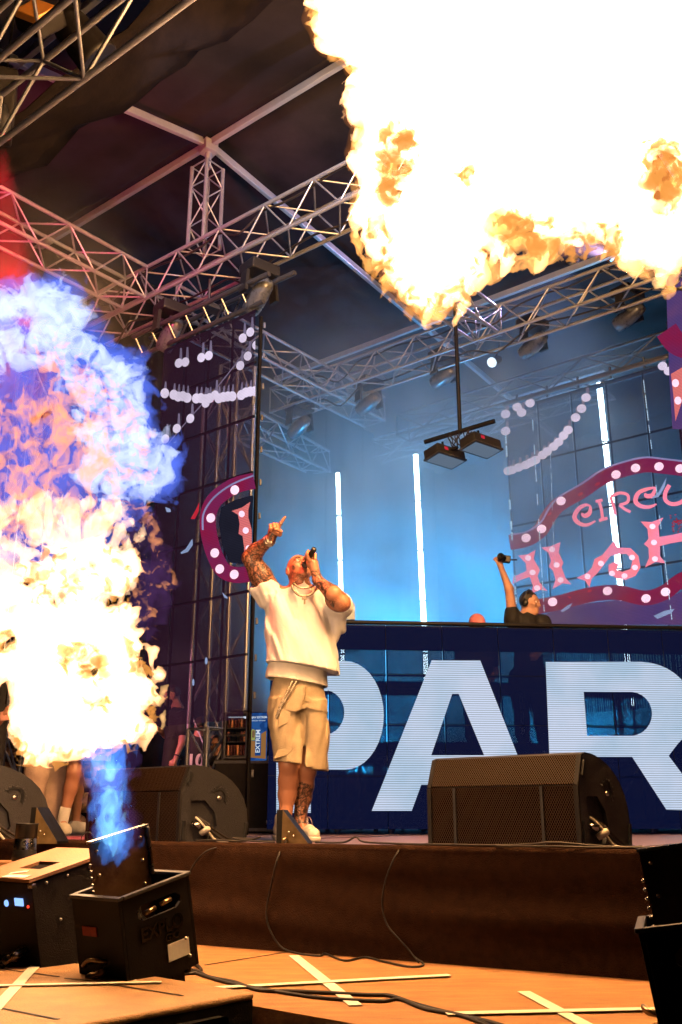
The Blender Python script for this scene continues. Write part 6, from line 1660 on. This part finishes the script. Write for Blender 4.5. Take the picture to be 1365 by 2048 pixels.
# ---------------------------------------------------------------- everybody else
def person(label, head, fwd, neck, shs, els, wrs, hips, knees, ankles, toes, top, bottom, shoes='cloth_black', skin='skin_plain', hair='hair_dark', hairlen=0.0, h=0.009, tshort=0.55, blong=1.0, s=1.0, beard=False, flare=0.0, fist=None, sock=None, group='people on the stage besides the singer', bald=False):
    allp = [Vector(p) for p in [head, neck] + list(shs) + list(els) + list(wrs) + list(hips) + list(knees) + list(ankles) + list(toes)]
    lo = Vector([min(p[i] for p in allp) for i in range(3)]) - Vector((0.24, 0.24, 0.10)); hi = Vector([max(p[i] for p in allp) for i in range(3)]) + Vector((0.24, 0.24, 0.24))
    shs, els, wrs, hips, knees, ankles, toes = ([Vector(p) for p in L] for L in (shs, els, wrs, hips, knees, ankles, toes))
    head = Vector(head); neck = Vector(neck)
    z0 = min(a.z for a in ankles) - 0.09
    t = thing('person', label, 'person', ((ankles[0].x + ankles[1].x) / 2, (ankles[0].y + ankles[1].y) / 2, z0), group)
    M = head_frame(fwd)
    F = Field(lo, hi, h)
    P = add_head(F, head, M, s)
    F.chain([P(0, 0.035, -0.05), neck], [0.056 * s, 0.062 * s], 0.03)
    pel = (hips[0] + hips[1]) / 2; ch = neck.lerp(pel, 0.35)
    F.cap(shs[0], shs[1], 0.065 * s, None, 0.05).cap(ch, pel, 0.125 * s, 0.125 * s, 0.06).cap(neck, ch, 0.07 * s, 0.12 * s, 0.05)
    for i in (0, 1):
        F.chain([shs[i], els[i], wrs[i]], [0.056 * s, 0.045 * s, 0.029 * s], 0.025)
        d = (wrs[i] - els[i]).normalized(); a = d.cross(Vector((0.3, -1, 0.2))).normalized(); b = d.cross(a)
        F.ell(wrs[i] + d * 0.045 * s, (0.030 * s, 0.030 * s, 0.030 * s), None, 0.02).cap(wrs[i], wrs[i] + d * 0.07 * s, 0.026 * s, 0.026 * s, 0.015)
        for f_ in range(4):
            o_ = a * (0.030 - 0.020 * f_) * s; L_ = (0.075, 0.085, 0.080, 0.062)[f_] * s
            k1 = wrs[i] + d * 0.075 * s + o_; k2 = k1 + (d * 0.8 + b * 0.35) * L_ * 0.5; k3 = k2 + (d * 0.45 + b * 0.75) * L_ * 0.5
            F.chain([k1, k2, k3], [0.0105 * s, 0.0098 * s, 0.0085 * s], 0.004)
        F.chain([wrs[i] + d * 0.03 * s + a * 0.025 * s, wrs[i] + d * 0.06 * s + a * 0.048 * s + b * 0.01, wrs[i] + d * 0.09 * s + a * 0.045 * s + b * 0.03], [0.013 * s, 0.012 * s, 0.009 * s], 0.006)
        F.chain([hips[i], knees[i], knees[i].lerp(ankles[i], 0.3) + Vector((0, 0.015, 0)), ankles[i]], [0.088 * s, 0.058 * s, 0.056 * s, 0.036 * s], 0.03)
        F.cap(ankles[i], toes[i], 0.038 * s, 0.030 * s, 0.02)
    F.mesh('body', skin, t)
    # top
    F = Field(lo, hi, h)
    F.cap(shs[0], shs[1], 0.085 * s, None, 0.06).cap(ch, pel, 0.15 * s, 0.150 * s, 0.06).cap(neck - Vector((0, 0, 0.03)), ch, 0.09 * s, 0.15 * s, 0.05)
    F.ripple(lambda x, y, z: fbm(x * 14, y * 14, z * 6, 3), 0.016, 0.04)
    for i in (0, 1):
        F.cap(shs[i], shs[i].lerp(els[i], min(tshort, 1.0)), 0.080 * s, 0.074 * s, 0.04)
        if tshort > 1.0: F.cap(els[i], els[i].lerp(wrs[i], 0.9), 0.060 * s, 0.045 * s, 0.03)
    F.cap(P(0, 0.02, -0.12), neck, 0.065 * s, 0.062 * s, 0.004, True)
    F.plane(pel - Vector((0, 0, 0.10 * s)), (0, 0, -1))
    F.mesh('top', top, t)
    # bottom
    F = Field(lo, hi, h)
    F.cap(hips[0] + ZUP * 0.06, hips[1] + ZUP * 0.06, 0.115 * s, None, 0.05)
    for i in (0, 1):
        e1 = ankles[i].lerp(knees[i], 0.02) if blong >= 1 else knees[i]
        if blong >= 1: F.chain([hips[i], knees[i], e1], [0.115 * s, 0.085 * s + flare * 0.4, 0.068 * s + flare], 0.03)
        else: F.cap(hips[i], hips[i].lerp(knees[i], blong), 0.118 * s, 0.108 * s, 0.04)
    F.ripple(lambda x, y, z: fbm(x * 13, y * 13, z * 5, 3), 0.014, 0.04)
    if blong < 1:
        F.plane(hips[0].lerp(knees[0], blong), (0, 0, -1))
    F.mesh('bottoms', bottom, t)
    for i in (0, 1):
        F = Field(np.minimum(ankles[i], toes[i]) - 0.11, np.maximum(ankles[i], toes[i]) + 0.13, h)
        heel = Vector((ankles[i].x, ankles[i].y, z0 + 0.045)) - (toes[i] - ankles[i]).normalized() * 0.03
        tt = Vector((toes[i].x, toes[i].y, z0 + 0.042))
        F.chain([heel, heel.lerp(tt, 0.6), tt], [0.046, 0.050, 0.043], 0.02).cap(heel, ankles[i] + Vector((0, 0, 0.0)), 0.045, 0.045, 0.03)
        F.plane((0, 0, z0 + 0.004), (0, 0, -1))
        F.mesh('shoe', shoes, t)
        if sock:
            d = (knees[i] - ankles[i]).normalized()
            MB().lathe([(0.044, -0.01), (0.046, 0.03), (0.047, 0.13), (0.042, 0.135)], ankles[i], d, 14).build('sock', sock, t)
    if not bald:
        F = Field(head - Vector((0.17, 0.17, 0.30)), head + Vector((0.17, 0.17, 0.2)), h * 0.8)
        F.ell(P(0, 0.022, 0.034), (0.084 * s, 0.098 * s, 0.098 * s), M, 0.01)
        if hairlen: F.chain([P(0, 0.05, 0.0), P(0, 0.075, -0.10), P(0, 0.07, -0.10 - hairlen)], [0.09 * s, 0.085 * s, 0.06 * s], 0.03)
        F.ripple(lambda x, y, z: fbm(x * 40, y * 40, z * 18, 3), 0.010, 0.03)
        F.ell(P(0, -0.085, -0.04), (0.072 * s, 0.075 * s, 0.105 * s), M, 0.008, True)
        F.mesh('hair', hair, t)
    if beard:
        F = Field(head - Vector((0.17, 0.17, 0.20)), head + Vector((0.17, 0.17, 0.15)), h * 0.8)
        F.ell(P(0, -0.030, -0.062), (0.0635 * s, 0.070 * s, 0.064 * s), M, 0.01).ell(P(0, -0.08, -0.096), (0.03 * s, 0.026 * s, 0.024 * s), M, 0.02)
        F.ell(P(0, -0.06, 0.008), (0.09 * s, 0.10 * s, 0.052 * s), M, 0.006, True)
        F.mesh('beard', hair, t)
    add_eyes(P, M, t, s)
    return t, P, M
def at_floor(px, Y, z=0.09):
    d = ray(px, 1640); return Vector((d.x / d.y * Y, Y, z))

YM = 12.0
A = lambda px, py, dy=0.0: at(px, py, YM + dy)
xm = A(352, 1500).x
manT, mP, mM = person('bearded man in black tee behind the middle wedge monitor, looking down', A(343, 1391), (-0.88, -0.35, -0.22), A(356, 1419), [A(367, 1436, -0.12), A(345, 1434, 0.22)], [A(365, 1483, -0.20), A(332, 1470, 0.20)], [A(352, 1517, -0.26), A(310, 1455, 0.0)],
       [(xm - 0.02, YM - 0.10, 0.92), (xm + 0.04, YM + 0.10, 0.92)], [(xm - 0.06, YM - 0.12, 0.49), (xm + 0.02, YM + 0.14, 0.49)], [(xm - 0.02, YM - 0.12, 0.09), (xm + 0.06, YM + 0.15, 0.09)], [(xm - 0.18, YM - 0.16, 0.04), (xm - 0.10, YM + 0.12, 0.04)],
       'cloth_black', 'cloth_black', beard=True, tshort=0.6, h=0.010)
MB().lathe([(0.031, -0.008), (0.035, -0.006), (0.035, 0.006), (0.031, 0.008)], A(354, 1512, -0.255), A(365, 1483, -0.2) - A(352, 1517, -0.26), 14).build('wristband', 'cloth_black', manT)

YJ = 11.4
A = lambda px, py, dy=0.0: at(px, py, YJ + dy)
xj = A(397, 1560).x
jT, jP, jM = person('dark-haired person in black jersey numbered 10, seen from behind', A(401, 1452), (0.2, 0.9, -0.1), A(398, 1473), [A(384, 1486), A(413, 1486)], [A(384, 1520, -0.02), A(421, 1512, -0.05)], [A(402, 1462, -0.2) if False else A(388, 1548, 0.05), A(424, 1482, 0.05)],
       [(xj - 0.07, YJ, 0.55), (xj + 0.07, YJ, 0.55)], [(xj - 0.08, YJ + 0.02, 0.33), (xj + 0.08, YJ + 0.02, 0.33)], [(xj - 0.08, YJ, 0.09), (xj + 0.08, YJ, 0.09)], [(xj - 0.09, YJ + 0.14, 0.04), (xj + 0.09, YJ + 0.14, 0.04)], 'cloth_black', 'cloth_black', s=0.78, h=0.010, tshort=0.7)
letters('10', 0.20, FRONT @ Matrix.Rotation(rad(0), 3, 'Z'), A(391, 1523, -0.16), 'cloth_white', jT, name='jersey_number', bold=0.006)

YG = 10.9
A = lambda px, py, dy=0.0: at(px, py, YG + dy)
xg = A(436, 1560).x
person('dark-haired woman in black top crouching beside the drinks fridge', A(436, 1491), (-0.35, -0.9, -0.1), A(437, 1513), [A(421, 1524), A(452, 1524)], [A(415, 1555, -0.15), A(458, 1556, -0.12)], [A(428, 1572, -0.30), A(446, 1574, -0.30)],
       [(xg - 0.09, YG + 0.12, 0.30), (xg + 0.09, YG + 0.12, 0.30)], [(xg - 0.12, YG - 0.25, 0.46), (xg + 0.12, YG - 0.25, 0.46)], [(xg - 0.11, YG - 0.16, 0.09), (xg + 0.11, YG - 0.16, 0.09)], [(xg - 0.12, YG - 0.30, 0.04), (xg + 0.12, YG - 0.30, 0.04)], 'cloth_black', 'cloth_black', s=0.92, h=0.010, tshort=0.15, hairlen=0.16, shoes='cloth_white')

# the DJ behind the booth
YD = 9.75; zD = 0.83
A = lambda px, py, dy=0.0: at(px, py, YD + dy)
xd = A(1052, 1240).x
dT, dP, dM = person('DJ with headphones behind the booth wall, one arm raised high', A(1061, 1207), (0.75, -0.62, -0.12), A(1055, 1234), [A(1026, 1240), A(1086, 1246, 0.05)], [A(1019, 1178, -0.05), A(1105, 1285, -0.12)], [A(1003, 1136, -0.08), A(1080, 1305, -0.32)],
       [(xd - 0.09, YD, zD + 0.88), (xd + 0.09, YD, zD + 0.88)] if False else [(xd - 0.09, YD, A(1055, 1365).z), (xd + 0.09, YD, A(1055, 1365).z)], [(xd - 0.1, YD - 0.02, zD + 0.42), (xd + 0.1, YD - 0.02, zD + 0.42)], [(xd - 0.1, YD, zD + 0.09), (xd + 0.1, YD, zD + 0.09)], [(xd - 0.11, YD - 0.15, zD + 0.04), (xd + 0.11, YD - 0.15, zD + 0.04)], 'cloth_black', 'cloth_black', skin='skin_pale', tshort=0.25, h=0.010)
hp_ = thing('headphones', 'black headphones on the DJ behind the booth', 'headphones', dP(0, 0, 0.1))
MB().path(smooth_path([dP(-0.092, 0.01, -0.01), dP(-0.09, 0.01, 0.06), dP(-0.05, 0.01, 0.125), dP(0, 0.01, 0.14), dP(0.05, 0.01, 0.125), dP(0.09, 0.01, 0.06), dP(0.092, 0.01, -0.01)], 5), 0.009, 6).build('headband', 'alu_dark', hp_)
for e in (-1, 1):
    MB().lathe([(0, 0), (0.036, 0), (0.040, 0.012), (0.036, 0.028), (0, 0.030)], dP(e * 0.082, 0.01, -0.008), dM @ Vector((e, 0, 0)), 14).build('ear_cup', 'black_plastic', hp_)
cam_p = A(1009, 1118, -0.10)
ct = thing('handheld_camera', 'small black camera held up in the DJ\'s raised hand', 'camera', cam_p)
MB().box(cam_p, (0.13, 0.06, 0.075), Matrix.Rotation(rad(8), 3, 'Y'), 0.01).build('body', 'black_plastic', ct)
MB().lathe([(0, 0), (0.034, 0), (0.034, 0.05), (0.038, 0.055), (0.038, 0.075), (0.03, 0.076), (0, 0.06)], cam_p + Vector((-0.01, -0.02, 0)), (-0.55, -0.8, 0.1), 16).build('lens', 'black_metal', ct)
MB().box(cam_p + Vector((0.09, 0, -0.01)), (0.09, 0.012, 0.012)).build('grip_bar', 'black_metal', ct)

YC = 9.9
A = lambda px, py, dy=0.0: at(px, py, YC + dy)
xc = A(955, 1250).x
cT, cP, cM = person('person in pink cap just showing above the booth wall', A(955, 1252), (0.1, -0.95, -0.3), A(955, 1285), [A(928, 1298), A(982, 1298)], [A(920, 1345), A(990, 1345)], [A(935, 1375, -0.25), A(975, 1375, -0.25)],
       [(xc - 0.09, YC, A(955, 1405).z), (xc + 0.09, YC, A(955, 1405).z)], [(xc - 0.1, YC - 0.02, zD + 0.36), (xc + 0.1, YC - 0.02, zD + 0.36)], [(xc - 0.1, YC, zD + 0.09), (xc + 0.1, YC, zD + 0.09)], [(xc - 0.11, YC - 0.15, zD + 0.04), (xc + 0.11, YC - 0.15, zD + 0.04)], 'cloth_navy', 'cloth_black', h=0.012, bald=True)
F = Field(cP(0, 0, 0.06) - Vector((0.2, 0.26, 0.12)), cP(0, 0, 0.06) + Vector((0.2, 0.2, 0.14)), 0.007)
F.ell(cP(0, 0.008, 0.035), (0.086, 0.106, 0.094), cM, 0.01).ell(cP(0, -0.10, 0.035), (0.075, 0.085, 0.012), cM, 0.01)
F.plane(cP(0, 0, 0.022), cM @ Vector((0, 0, -1)))
F.mesh('baseball_cap', 'cap_pink', cT)
bx = at(697, 1222, 9.9)
t = thing('clear_box', 'pale clear box standing on the booth behind the singer', 'box', bx, local=True)
pbr('clear_plastic', (0.30, 0.42, 0.55), 0.25, 0, 0.1)
MB().prism([(-0.06, 0, -0.09), (0.07, 0, -0.09), (0.07, 0, 0.07), (0.02, 0, 0.13), (-0.06, 0, 0.09)], (0, 0.12, 0)).build('body', 'clear_plastic', t)
MB().prism([(-0.06, -0.004, 0.03), (0.07, -0.004, 0.02), (0.07, -0.004, 0.035), (-0.06, -0.004, 0.045)], (0, 0.003, 0)).build('edge', 'alu', t)

# people at the left, mostly hidden by the plume of fire
def simple_stand(label, px, Y, top, bottom, blong, shoes, face=(0.2, -1, -0.1), Hh=1.74, flare=0.0, sock=None, step=0.14, hairlen=0.0, arms=None, skin='skin_plain', lean=0.0):
    p = at_floor(px, Y); x = p.x; f = Vector(face); f.z = 0; f.normalize(); r = Vector((f.y, -f.x, 0)) * -1
    k = Hh / 1.78
    c = lambda a, b, z: Vector((x, Y, z * k)) + r * a + f * b
    el_ = [c(-0.25, 0.02, 1.12), c(0.25, 0.02, 1.12)]; wr_ = [c(-0.20, 0.22, 1.05), c(0.20, 0.22, 1.05)]
    if arms: el_, wr_ = arms
    return person(label, c(0, 0.02, 1.63), face, c(0, 0, 1.47), [c(-0.17, 0, 1.41), c(0.17, 0, 1.41)], el_, wr_, [c(-0.09, 0, 0.92), c(0.09, 0, 0.92)], [c(-0.09 - step * 0.2, 0.06 + lean, 0.50), c(0.11, 0.02, 0.50)], [c(-0.10 - step * 0.4, lean, 0.09 / k), c(0.10 + step * 0.4, 0.02, 0.09 / k)],
           [c(-0.11 - step * 0.4, 0.14 + lean, 0.04), c(0.13 + step * 0.4, 0.16, 0.04)], top, bottom, shoes, skin, blong=blong, flare=flare, sock=sock, s=k, h=0.011, hairlen=hairlen)
simple_stand('person in pale flared trousers behind the fire plume', 78, 8.3, 'cloth_white', 'cloth_cream', 1.0, 'cloth_white', (0.7, -0.6, 0), 1.72, 0.035, step=0.05)
simple_stand('person in brown shorts behind the fire plume, bare legged', 126, 8.8, 'cloth_black', 'cloth_brown', 0.72, 'cloth_white', (0.9, -0.5, 0), 1.70, step=0.10)
simple_stand('person in grey shorts and white socks beside the blue jet', 163, 8.3, 'cloth_black', 'cloth_grey', 0.78, 'shoe_cream', (0.6, -0.8, 0), 1.76, sock='sock_white', step=0.16)
PH = at(17, 1432, 7.6)
simple_stand('person at the left edge reaching out with a phone', -55, 7.8, 'cloth_black', 'cloth_black', 1.0, 'cloth_black', (0.8, -0.5, 0), 1.72, arms=([at(-28, 1470, 7.7), at(-95, 1480, 7.9)], [at(4, 1436, 7.62), at(-80, 1500, 7.6)]))
t = thing('phone', 'pink phone held up at the left edge of the picture', 'phone', PH, local=True, rot=Matrix.Rotation(rad(-8), 3, 'Y'))
pbr('phone_pink', (0.75, 0.38, 0.30), 0.35)
MB().box((0.015, -0.02, 0), (0.145, 0.010, 0.072), None, 0.004).build('case', 'phone_pink', t)
MB().box((0.070, -0.027, 0.016), (0.026, 0.004, 0.030), None, 0.003).build('camera_bump', 'phone_pink', t)
for (x, z) in ((0.064, 0.023), (0.064, 0.009), (0.076, 0.016)):
    MB().lathe([(0, 0.004), (0.005, 0.003), (0.0055, 0)], (x, -0.028, z), (0, -1, 0), 10).build('camera_lens', 'black_plastic', t)
# ------------------------------------------------------------------ stage wash lights (they light the haze and the rig)
glow('wash_lens', (0.2, 0.6, 1.0), 3.0, False)
def wash(label, loc, aim, energy, color, size, blend=0.6):
    loc = Vector(loc); d = (Vector(aim) - loc).normalized()
    t = thing('wash_light', label, 'wash light', loc, 'stage wash lights')
    MB().lathe([(0, -0.2), (0.08, -0.2), (0.12, -0.08), (0.12, 0.05), (0.125, 0.06)], loc, d, 18).build('housing', 'fixture', t)
    MB().lathe([(0, 0.02), (0.115, 0.02)], loc, d, 18).build('lens', 'wash_lens', t)
    ld = bpy.data.lights.new('wash_beam', 'SPOT'); ld.energy = energy; ld.color = color; ld.spot_size = rad(size); ld.spot_blend = blend; ld.shadow_soft_size = 0.12
    o = bpy.data.objects.new('wash_beam', ld); col.objects.link(o); adopt(o, t); o.location = loc + d * 0.08
    o.rotation_euler = d.to_track_quat('-Z', 'Y').to_euler()
wash('blue wash light low behind the booth, left', (0.2, 13.0, 0.6), (0.8, 14.6, 4.0), 4600, (0.02, 0.44, 0.95), 130)
wash('blue wash light low behind the booth, right', (3.2, 12.6, 0.6), (3.2, 14.4, 4.0), 4600, (0.02, 0.44, 0.95), 130)
wash('lilac wash light on the far truss, shining down and back', at(1150, 520, 10.8), (0.8, 15.5, 2.6), 260, (0.42, 0.50, 1.0), 120)
wash('lilac wash light high at the right, shining to the front truss', at(1230, 505, 10.6), (-2.5, 8.6, 6.2), 2500, (0.62, 0.52, 1.0), 70)
wash('added lilac wash light above the picture, brightening the long trusses', at(300, -90, 5.0), (-0.2, 10.0, 6.0), 480, (0.74, 0.74, 1.0), 62)  # added lamp out of view, brightens the camera side of the trusses
wash('added magenta wash light out of view at the left, tinting the trusses', at(-70, 470, 6.4), (-2.6, 9.2, 6.4), 450, (1.0, 0.03, 0.16), 80)  # unseen lamp put in to tint the left trusses magenta
wash('added magenta wash light, unseen at the left, lighting the bearded man', (-4.6, 8.6, 2.6), (-2.1, 12.0, 1.1), 900, (1.0, 0.30, 0.42), 34)  # no fixture seen there; added to lift the man out of the dark
# ------------------------------------------------------------------ smoke at the back and haze all over
def vol(name, c, dens, an=0.1):
    m, nt, out = _nt(name)
    pv = nt.nodes.new('ShaderNodeVolumePrincipled')
    pv.inputs['Color'].default_value = (*c, 1); pv.inputs['Density'].default_value = dens; pv.inputs['Anisotropy'].default_value = an
    nt.links.new(pv.outputs[0], out.inputs['Volume'])
vol('smoke', (0.92, 0.92, 0.95), 0.17)
vol('smoke_thin', (0.92, 0.92, 0.95), 0.03)
def cloud(name, label, c, r, mat, seed, h=0.16, amp=0.5):
    F = Field(Vector(c) - Vector(r) - Vector((amp,) * 3), Vector(c) + Vector(r) + Vector((amp,) * 3), h)
    F.ell(c, r, None, 0.0)
    F.v = np.where(F.v > 8, 2.0, F.v)
    X = F.ax[0][:, None, None] + 0 * F.v; Yg = F.ax[1][None, :, None] + 0 * F.v; Z = F.ax[2][None, None, :] + 0 * F.v
    F.v = F.v + amp * fbm(X * 0.9 + seed, Yg * 0.9, Z * 0.9, 3).astype(np.float32)
    o = F.mesh(name, mat, None)
    tag(o, label, 'smoke', kind='stuff')
def billow(name, c, dens, r, centre, an=0.1):
    """Uneven smoke that thins out towards its rim."""
    m, nt, out = _nt(name)
    N = nt.nodes.new; L = nt.links.new
    tc = N('ShaderNodeTexCoord')
    mp = N('ShaderNodeMapping'); mp.vector_type = 'POINT'
    mp.inputs['Scale'].default_value = tuple(1 / x for x in r); mp.inputs['Location'].default_value = tuple(-centre[i] / r[i] for i in range(3))
    L(tc.outputs['Object'], mp.inputs[0])
    ln = N('ShaderNodeVectorMath'); ln.operation = 'LENGTH'; L(mp.outputs[0], ln.inputs[0])
    fa = N('ShaderNodeMapRange'); fa.interpolation_type = 'SMOOTHSTEP'; fa.inputs['From Min'].default_value = 1.0; fa.inputs['From Max'].default_value = 0.35; L(ln.outputs['Value'], fa.inputs[0])
    no = N('ShaderNodeTexNoise'); no.inputs['Scale'].default_value = 0.75; no.inputs['Detail'].default_value = 3; no.inputs['Distortion'].default_value = 0.6; L(tc.outputs['Object'], no.inputs['Vector'])
    nr = N('ShaderNodeMapRange'); nr.inputs['From Min'].default_value = 0.36; nr.inputs['From Max'].default_value = 0.66; nr.inputs['To Min'].default_value = 0.25; nr.inputs['To Max'].default_value = 1.7; L(no.outputs[0], nr.inputs[0])
    m1 = N('ShaderNodeMath'); m1.operation = 'MULTIPLY'; L(fa.outputs[0], m1.inputs[0]); L(nr.outputs[0], m1.inputs[1])
    m2 = N('ShaderNodeMath'); m2.operation = 'MULTIPLY'; L(m1.outputs[0], m2.inputs[0]); m2.inputs[1].default_value = dens
    pv = N('ShaderNodeVolumePrincipled'); pv.inputs['Color'].default_value = (*c, 1); pv.inputs['Anisotropy'].default_value = an
    L(m2.outputs[0], pv.inputs['Density']); L(pv.outputs[0], out.inputs['Volume'])
SC, SR = (1.5, 12.9, 3.5), (5.6, 3.9, 4.4)
billow('smoke_billow', (0.66, 0.86, 0.98), 0.31, SR, SC)  # white smoke; part of its blue light is put into this colour
cloud('smoke', 'blue-lit stage smoke behind the DJ booth', SC, SR, 'smoke_billow', 3.0, h=0.25, amp=0.02)
RC, RR = (-2.25, 6.25, 3.1), (1.15, 1.1, 2.0)
billow('smoke_red', (0.95, 0.9, 0.9), 0.17, RR, RC)
cloud('smoke', 'thin smoke caught by the red beam at upper left', RC, RR, 'smoke_red', 8.0, h=0.12, amp=0.01)
cloud('smoke', 'thin smoke drifting under the roof in the middle of the stage', (0.9, 10.6, 5.0), (3.4, 1.3, 1.6), 'smoke_thin', 12.0)
